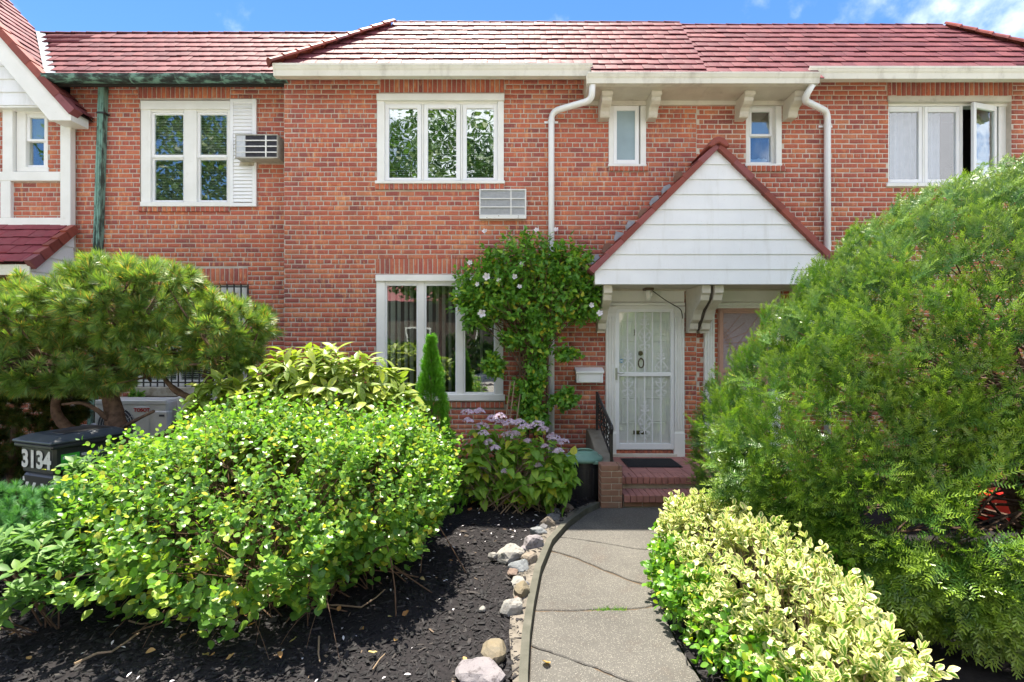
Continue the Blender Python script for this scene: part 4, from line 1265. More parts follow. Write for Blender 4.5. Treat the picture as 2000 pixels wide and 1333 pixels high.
# pent roof over the bay below
XP = -6.30
ytop, ztop, ybot, zbt = YB - .005, PZ(442, 7.31), 6.66, PZ(514, 6.66)
m = MB(); m.add([(-9.6, ytop, ztop), (XP, ytop, ztop), (XP, ybot + .03, zbt), (-9.6, ybot + .03, zbt)], [(0, 1, 2, 3)])
m.add([(-9.6, ybot + .05, zbt - .3), (XP, ybot + .05, zbt - .3), (XP, ytop, zbt - .3), (-9.6, ytop, zbt - .3)], [(0, 1, 2, 3)])
pent = m.build('pent_roof', MAT['roof_under'], house_f)
dv = Vector((0, ytop - ybot, ztop - zbt)); Lp = dv.length
roof_tiles(pent, (0, ybot, zbt), (1, 0, 0), dv, range(0, 5), Lp / 4.6, .20, lambda k: (-8.2, XP - .05), m_tile('matt_maroon_pent_tile', (.20, .035, .045), (.24, .042, .055), (.22, .05, .06), .55), 200)
m = MB(); m.box(-9.6, XP - .005, ybot + .03, ybot + .055, PZ(537, 6.69), zbt - .01); m.build('fascia', MAT['cream'], house_f, bevel=.003)
for i in range(5):
    a, b = Vector((XP, ybot, zbt)) + dv * (i / 5) , Vector((XP, ybot, zbt)) + dv * ((i + 1.06) / 5)
    m = MB(); n_ = Vector((0, -dv.z, dv.y)).normalized()
    vs = []
    for p, h in ((a, .045), (b, .02)):
        for dx in (-.03, .055):
            vs += [p + Vector((dx, 0, 0)) + n_ * h, p + Vector((dx, 0, 0)) - n_ * .09]
    m.add(vs, [(0, 2, 3, 1), (4, 5, 7, 6), (0, 4, 6, 2), (1, 3, 7, 5), (0, 1, 5, 4), (2, 6, 7, 3)])
    m.build('verge_tile', MAT['tile_red'], house_f)
for i in range(5):
    z0_, z1_ = zbt - .3 + i * .21, zbt - .3 + (i + 1) * .21
    yf = lambda z: max(ybot + .06, ybot + (z - zbt) / dv.z * dv.y + .06)
    if z0_ > ztop - .06: break
    z1_ = min(z1_, ztop - .05)
    m = MB(); m.add([(XP - .02 + .018, yf(z0_), z0_), (XP - .02 + .018, ytop + .05, z0_), (XP - .02, ytop + .05, z1_), (XP - .02, yf(z1_), z1_),
                     (XP - .04, yf(z0_), z0_), (XP - .04, ytop + .05, z0_), (XP - .04, ytop + .05, z1_), (XP - .04, yf(z1_), z1_)],
                    [(0, 1, 2, 3), (4, 7, 6, 5), (0, 4, 5, 1), (3, 2, 6, 7), (0, 3, 7, 4), (1, 5, 6, 2)])
    m.build('siding_board', MAT['siding'], house_f)
# ------------------------------------------------------------------ gabled canopy over the two doors
YC = 6.43
XC = PX(1400.5, YC)
canopy = thing('door_canopy', 'white sided gabled canopy with red rake tiles over the two doors', 'canopy', (XC, YC, 2.59))
zb, zap = PZ(555, YC), PZ(288, YC)
hw = lambda z: min((zap - z) * 1.005, 1.53)
for i in range(9):
    z0, z1 = PZ(555 - 29.3 * i, YC), PZ(555 - 29.3 * (i + 1), YC)
    z1 = min(z1, zap - .005)
    if z0 >= zap: break
    m = MB(); a, b = hw(z0), hw(z1)
    m.add([(XC - a, YC, z0), (XC + a, YC, z0), (XC + b, YC + .014, z1), (XC - b, YC + .014, z1), (XC - a, YC + .03, z0), (XC + a, YC + .03, z0), (XC + b, YC + .03, z1), (XC - b, YC + .03, z1)],
          [(0, 1, 2, 3), (0, 4, 5, 1), (4, 7, 6, 5), (1, 5, 6, 2), (3, 2, 6, 7), (0, 3, 7, 4)])
    m.build('siding_board', MAT['siding'], canopy)
m = MB()
zl = zap - 1.53
m.box(XC - 1.53, XC + 1.53, YC + .03, WY - .01, zb + .002, zb + .03)
m.box(XC - 1.535, XC - 1.50, YC + .02, WY - .01, zb + .03, zl + .02); m.box(XC + 1.50, XC + 1.535, YC + .02, WY - .01, zb + .03, zl + .02)
m.box(XC - 1.5, XC + 1.5, WY - .05, WY - .012, zb - .022, zb + .002)
m.build('canopy_soffit', MAT['fascia'], canopy)
m = MB()
s2 = math.sqrt(.5)
for sg in (-1, 1):
    m.add([(XC, YC - .02, zap + .05), (XC + sg * 1.545, YC - .02, zap + .05 - 1.545), (XC + sg * 1.545, WY - .005, zap + .05 - 1.545), (XC, WY - .005, zap + .05),
           (XC, YC - .02, zap + .015), (XC + sg * 1.545, YC - .02, zap + .015 - 1.545), (XC + sg * 1.545, WY - .005, zap + .015 - 1.545), (XC, WY - .005, zap + .015)],
          [(0, 1, 2, 3), (4, 7, 6, 5), (0, 4, 5, 1), (1, 5, 6, 2)])
m.build('canopy_roof', MAT['tile_red'], canopy)
for sg in (-1, 1):
    m = MB()  # white rake trim line under the tiles
    m.prism([(XC, zap + .014), (XC + sg * 1.545, zap + .014 - 1.545), (XC + sg * 1.545, zap - .028 - 1.545), (XC, zap - .028)], 'y', YC - .012, YC + .012)
    m.build('rake_trim', MAT['vinyl'], canopy)
    for i in range(8):
        d = Vector((sg * s2, 0, -s2)); n_ = Vector((sg * s2, 0, s2))
        L = .274
        p = Vector((XC, YC - .05 - .004 * (i % 2), zap + .035)) + d * (L * i + .05)
        vs = []
        for t, h in ((-.02, .020), (L + .010, .040)):
            for y in (0, .24):
                vs += [p + d * t + n_ * h + Vector((0, y, 0)), p + d * t - n_ * .046 + Vector((0, y, 0))]
        m = MB(); m.add(vs, [(0, 2, 3, 1), (4, 5, 7, 6), (0, 4, 6, 2), (1, 3, 7, 5), (0, 1, 5, 4), (2, 6, 7, 3)])
        m.build('rake_tile', MAT['tile_red'], canopy, bevel=.006)
        for j in range(2):
            pp = p + Vector((0, .25 + .2 * j, 0))
            vs = [pp + d * t + n_ * h + Vector((0, y, 0)) for t, h in ((-.02, .012), (L + .012, .035)) for y in (0, .19)] + [pp + d * t - n_ * .01 + Vector((0, y, 0)) for t in (-.02, L + .012) for y in (0, .19)]
            m = MB(); m.add(vs, [(0, 2, 3, 1), (4, 5, 7, 6), (2, 6, 7, 3), (0, 1, 5, 4), (0, 4, 6, 2), (1, 3, 7, 5)])
            m.build('roof_tile', MAT['tile_red'], canopy)
m = MB(); m.prism([(XC - .14, zap - .005), (XC - .07, zap + .095), (XC, zap + .118), (XC + .07, zap + .095), (XC + .14, zap - .005), (XC + .09, zap - .02), (XC, zap + .035), (XC - .09, zap - .02)], 'y', YC - .075, YC + .25)
m.build('apex_tile', MAT['tile_red'], canopy, bevel=.012)
m = MB(); m.prism([(XC - .09, zap + .04), (XC, zap + .10), (XC + .09, zap + .04)], 'y', YC + .25, WY - .006); m.build('ridge_tile', MAT['tile_red'], canopy)
for i in range(12):  # stepped lead soakers up the wall
    t = .25 + i * .165
    x, z = XC - t, zap + .05 - t
    m = MB(); m.prism([(x - .07, z - .02), (x + .05, z + .08), (x + .03, z + .115 + random.uniform(-.02, .02)), (x - .05, z + .10 + random.uniform(-.02, .02)), (x - .085, z + .02)], 'y', WY - .024 - .003 * (i % 2), WY - .012)
    m.build('step_flashing', MAT['lead'] if i % 3 else MAT['brick_old'], canopy)
def corbel(x0, x1):
    zt, z0 = zb - .002, 1.99
    m = MB()
    m.prism([(WY - .008, zt), (6.50, zt), (6.50, zt - .10), (6.53, zt - .12), (6.56, zt - .19), (6.66, zt - .25), (6.76, zt - .30), (6.82, zt - .36), (6.86, zt - .43), (6.94, zt - .47), (6.95, zt - .55), (7.0, zt - .58), (7.0, z0), (WY - .008, z0)], 'x', x0, x1)
    for zc in (zt - .14, zt - .28, zt - .45):
        pass
    m.build('corbel', MAT['fascia'], canopy, bevel=.004)
corbel(1.165, 1.275); corbel(2.415, 2.525); corbel(2.575, 2.69); corbel(3.86, 3.97)
m = MB(); m.prism([(WY - .01, zb - .01), (6.54, zb - .01), (6.57, zb - .16), (6.8, zb - .32), (6.9, zb - .44), (7.03, zb - .57), (WY - .01, zb - .57)], 'x', 2.528, 2.572)
m.build('corbel_filler', simple('dark_weathered_wood', (.12, .105, .09), (.08, .07, .06), 8, .9, .1), canopy)
# porch lamp and its cable
lamp = thing('porch_light', 'small white porch lamp hanging under the canopy above the white door', 'lamp', (PX(1267, 6.9), 6.9, zb))
lx = PX(1267, 6.9)
m = MB(); m.box(lx - .065, lx + .055, 6.84, 6.97, zb - .03, zb - .001); m.build('mounting_block', simple('rusty_iron', (.09, .055, .035)), lamp, bevel=.004)
m = MB(); m.lathe(lx, 6.9, [(.035, zb - .03), (.05, zb - .05), (.045, zb - .12), (.03, zb - .165), (.012, zb - .17)], 14); m.build('lamp_shade', MAT['white'], lamp, smooth=True)
m = MB(); m.lathe(lx + .02, 6.862, [(.02, zb - .06), (.024, zb - .09), (.012, zb - .13)], 10); m.build('lamp_lens', MAT['ac_white'], lamp, smooth=True)
m = MB(); m.tube(bend([(lx + .05, 6.9, zb - .035), (PX(1300, 7.0), 7.0, PZ(587, 7.0)), (PX(1331, 7.06), 7.06, PZ(604, 7.06)), (PX(1333, 7.09), 7.085, PZ(622, 7.09))]), .006, 5)
m.build('cable', MAT['cable'], lamp)

# ------------------------------------------------------------------ brick steps
steps = thing('front_steps', 'red brick front steps with brown brick cheek pier', 'steps', (1.8, 6.4, 0))
XS0, XS1 = 1.262, 2.55
m = MB()
m.box(XS0, XS1, 6.06, WY - .02, -.08, .262); m.box(XS0, XS1, 5.80, 6.06, -.08, .122)
m.build('core', MAT['mortar'], steps)
def row(x0, x1, y0, y1, z0, z1, n, name='nosing_brick', mat='brick_step'):
    w = (x1 - x0) / n
    for i in range(n):
        mm = MB(); j = random.uniform(-.002, .002)
        mm.box(x0 + i * w + .003, x0 + (i + 1) * w - .003, y0 + j, y1, z0, z1 + j * .6); mm.build(name, MAT[mat], steps, bevel=.004)
row(XS0, XS1, 6.015, 6.215, .20, .28, 18); row(XS0, XS1, 5.76, 5.96, .062, .14, 18)
row(XS0, XS1, 5.962, 6.055, .072, .139, 18, 'tread_brick')
row(XS0, XS1, 6.062, 6.08, .145, .195, 6, 'riser_brick', 'brick_old'); row(XS0, XS1, 5.79, 5.82, .005, .057, 6, 'riser_brick', 'brick_old')
k = 0; y = 6.22
while y < 7.05:
    n = 6
    row(XS0 - (0), XS1, y, y + .098, .21, .279, n if k % 2 else n, 'paving_brick'); y += .102; k += 1
# pier and cheek wall
x0, x1 = 1.0, 1.245
m = MB(); m.box(x0 + .006, x1 - .006, 5.766, 5.94, -.08, .42); m.build('core', MAT['mortar'], steps)
z = .0
k = 0
while z < .42:
    h = .0615
    cuts = [x0, x0 + .12, x1] if k % 2 else [x0, x0 + .205, x1]
    for a, b in zip(cuts[:-1], cuts[1:]):
        mm = MB(); mm.box(a + .003, b - .003, 5.76, 5.95, z, z + h); mm.build('pier_brick', MAT['brick_old'], steps, bevel=.004)
    z += .0695; k += 1
m = MB(); m.prism([(5.95, -.08), (5.95, .42), (6.2, .46), (6.6, .60), (6.95, .66), (WY - .01, .66), (WY - .01, -.08)], 'x', 1.03, 1.225)
m.build('cheek_wall', simple('mossy_render', (.16, .14, .11), (.22, .20, .165), 8, .95, .1, .6, 60), steps, bevel=.01)
# iron railing
rail = thing('iron_railing', 'black wrought iron handrail beside the front steps', 'railing', (1.16, 6.0, .4))
XRL = 1.165
def rz(y): return .87 + (1.16 - .87) * (y - 6.0) / (7.02 - 6.0)
m = MB(); m.box(XRL - .016, XRL + .016, 5.985, 6.017, .40, .90); m.build('post', MAT['iron'], rail)
m = MB(); m.box(XRL - .016, XRL + .016, 7.0, 7.03, .6, 1.17); m.build('post', MAT['iron'], rail)
m = MB(); m.tube(bend([(XRL, 5.99, .80), (XRL, 5.965, .875), (XRL, 6.1, rz(6.1) + .01), (XRL, 7.02, rz(7.02) + .01)], 4), .02, 6); m.build('handrail', MAT['iron'], rail)
m = MB(); m.tube([(XRL, 6.0, rz(6.0) - .34), (XRL, 7.02, rz(7.02) - .34)], .012, 5); m.build('bottom_rail', MAT['iron'], rail)
for i in range(9):
    y = 6.1 + i * .102
    m = MB()
    a, b = rz(y) - .34, rz(y)
    if i % 2:
        m.tube([(XRL + .009 * math.cos(t * 5), y + .009 * math.sin(t * 5), a + (b - a) * t / 6) for t in np.linspace(0, 6, 20)], .008, 5)
    else:
        m.box(XRL - .007, XRL + .007, y - .007, y + .007, a, b)
        m.tube([(XRL, y + .05 * math.sin(t), (a + b) / 2 + .06 * math.cos(t)) for t in np.linspace(0, 6.283, 15)], .006, 5)
    m.build('picket', MAT['iron'], rail)
# door mat
mat_o = thing('door_mat', 'black ribbed rubber mat at the white front door', 'mat', (1.76, 6.7, .28))
m = MB(); m.box(1.47, 2.16, 6.47, 6.93, .281, .290); m.build('mat_base', MAT['rubber'], mat_o)
m = MB()
for i in range(26):
    y = 6.485 + i * .0168
    m.box(1.49, 2.14, y, y + .008, .290, .298)
m.build('ribs', MAT['rubber'], mat_o)
# ------------------------------------------------------------------ wall air conditioners
def grille(parent, r, Yf, ncols, rows, vbar, mat_bar, mat_fin, th=.01):
    """fins seen between bars; r in photo pixels at Yf"""
    m = MB(); a, b, c, d = H(*r, Yf)
    m.box(a, b, Yf + .02, Yf + .03, c, d)
    n = int((b - a) / .011)
    for i in range(n):
        x = a + (b - a) * (i + .5) / n
        m.box(x - .0015, x + .0015, Yf + .008, Yf + .02, c, d)
    m.build('fins', mat_fin, parent)
    for py in rows:
        m = MB(); m.bpx(r[0], r[1], py - 1, py + 1, Yf - .002, Yf + .010); m.build('grille_bar', mat_bar, parent)
    for px in vbar:
        m = MB(); m.bpx(px - 1.3, px + 1.3, r[2], r[3], Yf - .003, Yf + .009); m.build('grille_bar', mat_bar, parent)
Y2 = 7.06
ac = thing('air_conditioner', 'white air conditioner grille set in brickwork between two windows of the middle house', 'air conditioner', (PX(982, Y2), Y2, PZ(430, Y2)), 'air conditioners in the walls')
m = MB(); ring(m, (936, 1028, 369, 427), (938.5, 1025, 371.5, 419), Y2, Y2 + .03); m.build('casing', MAT['ac_white'], ac, bevel=.003)
a, b, c, d = H(936.5, 1027.5, 369.5, 426.5, Y2)
m = MB(); m.box(a, b, Y2 + .03, WY + .2, c, d); m.build('sleeve', MAT['ac_beige'], ac)
grille(ac, (938.5, 1025, 371.5, 419), Y2, 0, (387.5, 404), (998,), MAT['ac_white'], MAT['fin'])
for px, py in ((951, 425), (974, 421.5), (1012.5, 421.8), (1012, 425.5)):
    m = MB(); m.tube([(PX(px, Y2), Y2 - .002, PZ(py, Y2)), (PX(px, Y2), Y2 + .001, PZ(py, Y2))], .006, 8); m.build('screw', MAT['brass'], ac)
Y1 = 7.2
ac = thing('air_conditioner', 'stained beige air conditioner sticking out through the white louvred shutter', 'air conditioner', (PX(500, Y1), Y1, PZ(310, Y1)), 'air conditioners in the walls')
a, b, c, d = H(459, 542, 262, 308, Y1)
m = MB(); ring(m, (459, 542, 262, 309), (461, 540.5, 264, 306), Y1, Y1 + .02)
m.box(a, b, Y1 + .036, YL - .002, c, d)
m.box(a, b, Y1 + .02, Y1 + .036, c, c + .02); m.box(b - .012, b, Y1 + .02, Y1 + .036, c + .02, d); m.box(a, a + .012, Y1 + .02, Y1 + .036, c + .02, d)
m.build('casing', MAT['ac_beige'], ac, bevel=.003)
grille(ac, (479, 540.5, 264, 306), Y1, 0, (274, 285.5, 297), (519,), MAT['ac_white'], MAT['fin_dark'])
m = MB(); m.bpx(461, 479, 264, 306, Y1 + .006, Y1 + .02); m.build('side_panel', MAT['fin'], ac, bevel=.002)
for py in (274, 285.5, 297):
    m = MB(); m.bpx(461, 479, py - .6, py + .6, Y1 + .002, Y1 + .008); m.build('grille_bar', MAT['ac_white'], ac)
m = MB(); m.prism([(PX(468, YL - .05), PZ(326, YL)), (PX(495, YL - .05), PZ(326, YL)), (PX(497, YL - .05), PZ(318, YL)), (PX(470, YL - .05), PZ(318, YL))], 'y', YL - .06, YL - .045)
m.build('support_block', MAT['sill_stone'], ac)

# ------------------------------------------------------------------ outdoor condensers under the left window
def condenser(x0, x1, yf, z0, z1, label, badge):
    t = thing('condenser_unit', label, 'condenser', ((x0 + x1) / 2, yf, 0), 'outdoor condenser units')
    w, h = x1 - x0, z1 - z0
    m = MB(); m.box(x0, x1, yf, yf + .34, z0, z1); m.build('casing', MAT['ac_white'], t, bevel=.025)
    m = MB(); m.box(x0 + .01, x1 - .01, yf - .006, yf + .345, z1 - .055, z1 + .012); m.build('top_cover', MAT['ac_white'], t, bevel=.012)
    cx, cz, r = x0 + w * .31, z0 + h * .48, h * .40
    m = MB(); m.tube([(cx, yf - .003, cz), (cx, yf + .02, cz)], r, 28); m.build('fan_opening', MAT['fin_dark'], t)
    m = MB()
    for k in range(1, 8):
        rr = r * k / 7.0
        m.tube([(cx + rr * math.cos(q), yf - .012, cz + rr * math.sin(q)) for q in np.linspace(0, 6.2832, 29)], .003, 4, caps=False)
    for k in range(12):
        q = k * math.pi / 6
        m.tube([(cx, yf - .012, cz), (cx + r * math.cos(q), yf - .012, cz + r * math.sin(q))], .003, 4)
    m.build('fan_guard', MAT['ac_white'], t)
    for k in range(4):
        q = k * math.pi / 2 + .4
        m = MB(); m.add([(cx + .04 * math.cos(q), yf + .0, cz + .04 * math.sin(q)), (cx + r * .9 * math.cos(q - .25), yf - .004, cz + r * .9 * math.sin(q - .25)), (cx + r * .9 * math.cos(q + .45), yf - .008, cz + r * .9 * math.sin(q + .45)),
                         (cx + .04 * math.cos(q), yf - .004, cz + .04 * math.sin(q)), (cx + r * .9 * math.cos(q - .25), yf - .008, cz + r * .9 * math.sin(q - .25)), (cx + r * .9 * math.cos(q + .45), yf - .010, cz + r * .9 * math.sin(q + .45))],
                        [(0, 1, 2), (5, 4, 3), (0, 3, 4, 1), (1, 4, 5, 2), (2, 5, 3, 0)]); m.build('fan_blade', MAT['fin_dark'], t)
    m = MB(); m.box(x0 + w * .56, x0 + w * .76, yf - .010, yf, z0 + h * .08, z1 - .075); m.build('front_panel', MAT['ac_white'], t, bevel=.006)
    m = MB(); m.box(x1 - w * .17, x1 + .012, yf - .016, yf + .1, z0 + h * .1, z1 - .13); m.build('valve_cover', MAT['ac_white'], t, bevel=.015)
    m = MB(); m.box(x1 - w * .10, x1 - w * .03, yf - .020, yf - .012, z1 - .20, z1 - .175); m.build('handle_recess', MAT['fin_dark'], t)
    if badge:
        text_mesh('TOSOT', .062, MAT['print_red'], 'badge', t, Matrix.Translation((x0 + w * .66, yf - .0125, z1 - .118)) @ FACE, .001, .0025)
    for x in (x0 + .12, x1 - .12):
        m = MB(); m.box(x - .03, x + .03, yf + .02, yf + .32, 0, z0); m.build('foot', MAT['ac_beige'], t)
    return t
YQ = 6.62
condenser(PX(183, YQ), PX(327, YQ), YQ, .50, PZ(783, YQ), 'white outdoor condenser with red lettering behind the pine trunk', True)
condenser(PX(339, YQ), PX(475, YQ), YQ + .05, .50, PZ(777, YQ), 'white outdoor condenser half hidden behind the pine limb and round-leaved shrub', False)
# white plastic sheet heaped beside it
m = MB(); nx, ny = 16, 8
xa, xb = PX(138, 6.2), PX(188, 6.2)
vs = []
for j in range(ny + 1):
    for i in range(nx + 1):
        u, v = i / nx, j / ny
        hgt = .93 * (1 - abs(2 * v - 1) ** 3) * (1 - abs(2 * u - 1) ** 5) ** .6
        vs.append((xa + (xb - xa) * u, 6.05 + .4 * v, .02 + hgt * (.9 + .1 * noise.noise(Vector((u * 5, v * 4, 2))))))
fs = [(j * (nx + 1) + i, j * (nx + 1) + i + 1, (j + 1) * (nx + 1) + i + 1, (j + 1) * (nx + 1) + i) for j in range(ny) for i in range(nx)]
m.add(vs, fs)
o_ = m.build('plastic_sheet', MAT['bag'], None, ((xa + xb) / 2, 6.25, 0), smooth=True)
tag(o_, 'white plastic sheet heaped beside the left condenser under the pine', 'sheet')

# ------------------------------------------------------------------ wheeled bin
ang = R(-20)
BN = Vector((math.cos(ang), math.sin(ang), 0)); AN = Vector((math.sin(ang), -math.cos(ang), 0))   # side face, front face normals
NEAR = Vector((-3.90, 4.36, 0)); L1, L2 = .47, .58
Tb = Matrix(((BN.x, -AN.x, 0, NEAR.x), (BN.y, -AN.y, 0, NEAR.y), (0, 0, 1, 0), (0, 0, 0, 1)))        # local x to the side (right), y backwards, origin near corner
wb = thing('wheeled_bin', 'black wheeled rubbish bin with white sprayed numbers and green sticker', 'bin', NEAR + Vector((-.2, .3, 0)))
m = MB(Tb)
def frustum(mb, x0, x1, y0, y1, z0, z1, t):
    mb.add([(x0 + t, y0 + t, z0), (x1 - t, y0 + t, z0), (x1 - t, y1 - t, z0), (x0 + t, y1 - t, z0), (x0, y0, z1), (x1, y0, z1), (x1, y1, z1), (x0, y1, z1)],
           [(0, 3, 2, 1), (4, 5, 6, 7), (0, 1, 5, 4), (1, 2, 6, 5), (2, 3, 7, 6), (3, 0, 4, 7)])
frustum(m, -L1 + .01, -.01, .01, L2, .05, .72, .045)
frustum(m, -L1 + .0, -.0, .0, L2, .72, .975, .008)
m.build('body', MAT['black_plastic'], wb, bevel=.02)
m = MB(Tb); m.box(-L1 - .03, .03, -.035, L2 + .03, .955, .995); m.build('rim', MAT['black_plastic'], wb, bevel=.012)
m = MB(Tb); frustum(m, -L1 - .035, .035, -.045, L2 + .035, .997, 1.022, .0)
m.add([(-L1 - .03, -.04, 1.022), (.03, -.04, 1.022), (.03, L2 + .03, 1.022), (-L1 - .03, L2 + .03, 1.022), (-L1 + .04, .05, 1.062), (-.04, .05, 1.062), (-.04, L2 - .06, 1.068), (-L1 + .04, L2 - .06, 1.068)],
      [(4, 5, 6, 7), (0, 1, 5, 4), (1, 2, 6, 5), (2, 3, 7, 6), (3, 0, 4, 7)])
lid = m.build('lid', MAT['lid_plastic'], wb, bevel=.008)
m = MB(Tb); m.box(-L1 + .22, -.06, .10, L2 - .1, 1.060, 1.072); m.build('raised_panel', MAT['black_plastic'], lid, bevel=.006)
m = MB(Tb); m.box(-L1 + .05, -.05, L2 + .03, L2 + .075, .94, .975); m.build('handle', MAT['black_plastic'], wb, bevel=.01)
for x in (-L1 + .02, -.02):
    m = MB(Tb); m.tube([(x - .025, L2 - .03, .11), (x + .025, L2 - .03, .11)], .11, 18); m.build('wheel', MAT['rubber'], wb)
Rf = Tb @ FACE
def on_front(x, z, dy=0): return Tb @ Matrix.Translation((x, dy, z)) @ FACE
text_mesh('3134', .205, MAT['paint_mark'], 'sprayed_number', wb, on_front(-L1 / 2 - .005, .845, -.004), .001, .008)
text_mesh('77 ST', .20, MAT['paint_mark'], 'sprayed_number', wb, on_front(-L1 / 2 + .0, .60, .014) @ Matrix.Rotation(R(-3), 4, 'X'), .001, .008)
Sd = lambda y, z, dx=0: Tb @ Matrix.Translation((dx, y, z)) @ Matrix.Rotation(R(90), 4, 'Z') @ FACE
def plate(y0, y1, z0, z1, dx, mat, name):
    m = MB(Tb); m.box(dx, dx + .002, y0, y1, z0, z1); return m.build(name, mat, wb)
plate(.05, .19, .77, .90, .001, MAT['sticker'], 'green_label')
plate(.192, .46, .75, .90, .001, MAT['sticker_dark'], 'information_label')
for k, (y0, y1, z) in enumerate(((.062, .15, .875), (.062, .13, .862), (.205, .40, .880), (.205, .36, .868), (.205, .285, .80), (.34, .42, .775))):
    plate(y0, y1, z - .004, z + .004, .0032, MAT['print_white'], 'printed_line')
m = MB(Tb); ring_ = None
plate(.205, .285, .80, .845, .0032, MAT['fin'], 'printed_box')

# ------------------------------------------------------------------ round bin with green lid
bx, by = PX(1139, 6.2), 6.2
tb = thing('rubbish_bin', 'round black rubbish bin with sage green lid beside the steps', 'bin', (bx, by, 0))
m = MB(); m.lathe(bx, by, [(.175, -.02), (.182, 0), (.198, .40), (.205, .405), (.207, .46), (.19, .462)], 36); m.build('body', MAT['black_plastic'], tb, smooth=False)
for k in range(18):
    q = 2 * math.pi * k / 18
    m = MB(); m.tube([(bx + .183 * math.cos(q), by + .183 * math.sin(q), .03), (bx + .197 * math.cos(q), by + .197 * math.sin(q), .36)], .005, 4); m.build('rib', MAT['black_plastic'], tb)
m = MB(); m.lathe(bx, by, [(.224, .445), (.232, .45), (.234, .475), (.222, .492), (.185, .512), (.175, .532), (.12, .560), (.05, .572), (.0, .574)], 40); lid = m.build('lid', MAT['green_plastic'], tb, smooth=True)
m = MB(); m.tube(bend([(bx - .10, by - .05, .560), (bx - .05, by - .07, .588), (bx + .06, by - .07, .588), (bx + .11, by - .05, .558)]), .012, 6); m.build('lid_handle', MAT['green_plastic'], lid, smooth=True)
for sg in (-1, 1):
    m = MB(); m.box(bx + sg * .12 - .035, bx + sg * .12 + .035, by - .205, by - .18, .43, .47); m.build('lid_clip', MAT['green_plastic'], lid, bevel=.008)

# ------------------------------------------------------------------ mailbox
YM = 7.0
mbx = thing('mailbox', 'white wall mailbox with sloping lid left of the white door', 'mailbox', (PX(1152, YM), WY, PZ(750, YM)))
x0, x1, zl, zh = PX(1126, YM), PX(1178, YM), PZ(748, YM), PZ(726, YM)
m = MB(); m.box(x0, x1, YM, WY - .01, zl, zh); m.build('box', MAT['vinyl'], mbx, bevel=.008)
m = MB(); m.prism([(YM - .022, zh - .022), (YM - .022, zh + .004), (WY - .03, zh + .055), (WY - .01, zh + .055), (WY - .01, zh + .0), (YM - .002, zh + .0), (YM - .012, zh - .022)], 'x', x0 - .012, x1 + .012); m.build('lid', MAT['vinyl'], mbx, bevel=.003)
m = MB(); m.tube(bend([(x0 + .03, YM - .004, zh - .03), (x0 + .03, YM - .004, zl + .025), (x0 + .06, YM - .004, zl + .012), (x1 - .06, YM - .004, zl + .012), (x1 - .03, YM - .004, zl + .025), (x1 - .03, YM - .004, zh - .03)], 3), .004, 4); m.build('embossed_line', MAT['ac_white'], mbx)

# ------------------------------------------------------------------ stones along the kerb
def m_stone(name, c1, c2, c3, sc=9):
    t = NT(name)
    col = t.mix(t.map(t.noise(sc, 6, .65), .35, .68), c1, c2)
    col = t.mix(t.map(t.noise(sc * 3.5, 5, .7), .52, .68, 0, .85), col, c3)
    m_ = t.base(col, .9, .25); t.bump(t.noise(70, 6, .7), .7, .006)
    return m_
SM = {'pink': m_stone('pink_stone', (0.167, 0.116, 0.093), (0.205, 0.154, 0.125), (0.102, 0.079, 0.070)),
      'beige': m_stone('beige_stone', (0.195, 0.163, 0.131), (0.232, 0.195, 0.158), (0.125, 0.098, 0.074)),
      'grey': m_stone('grey_stone', (0.112, 0.112, 0.116), (0.154, 0.149, 0.154), (0.061, 0.061, 0.061)),
      'blue': m_stone('blue_grey_stone', (0.167, 0.177, 0.186), (0.214, 0.223, 0.232), (0.079, 0.084, 0.088)),
      'mauve': m_stone('mauve_grey_stone', (0.186, 0.167, 0.177), (0.223, 0.205, 0.209), (0.061, 0.051, 0.051), 7),
      'white': m_stone('whitish_stone', (0.241, 0.232, 0.214), (0.279, 0.265, 0.241), (0.102, 0.088, 0.074), 7),
      'tan': m_stone('tan_stone', (0.177, 0.144, 0.093), (0.140, 0.125, 0.098), (0.209, 0.167, 0.112))}
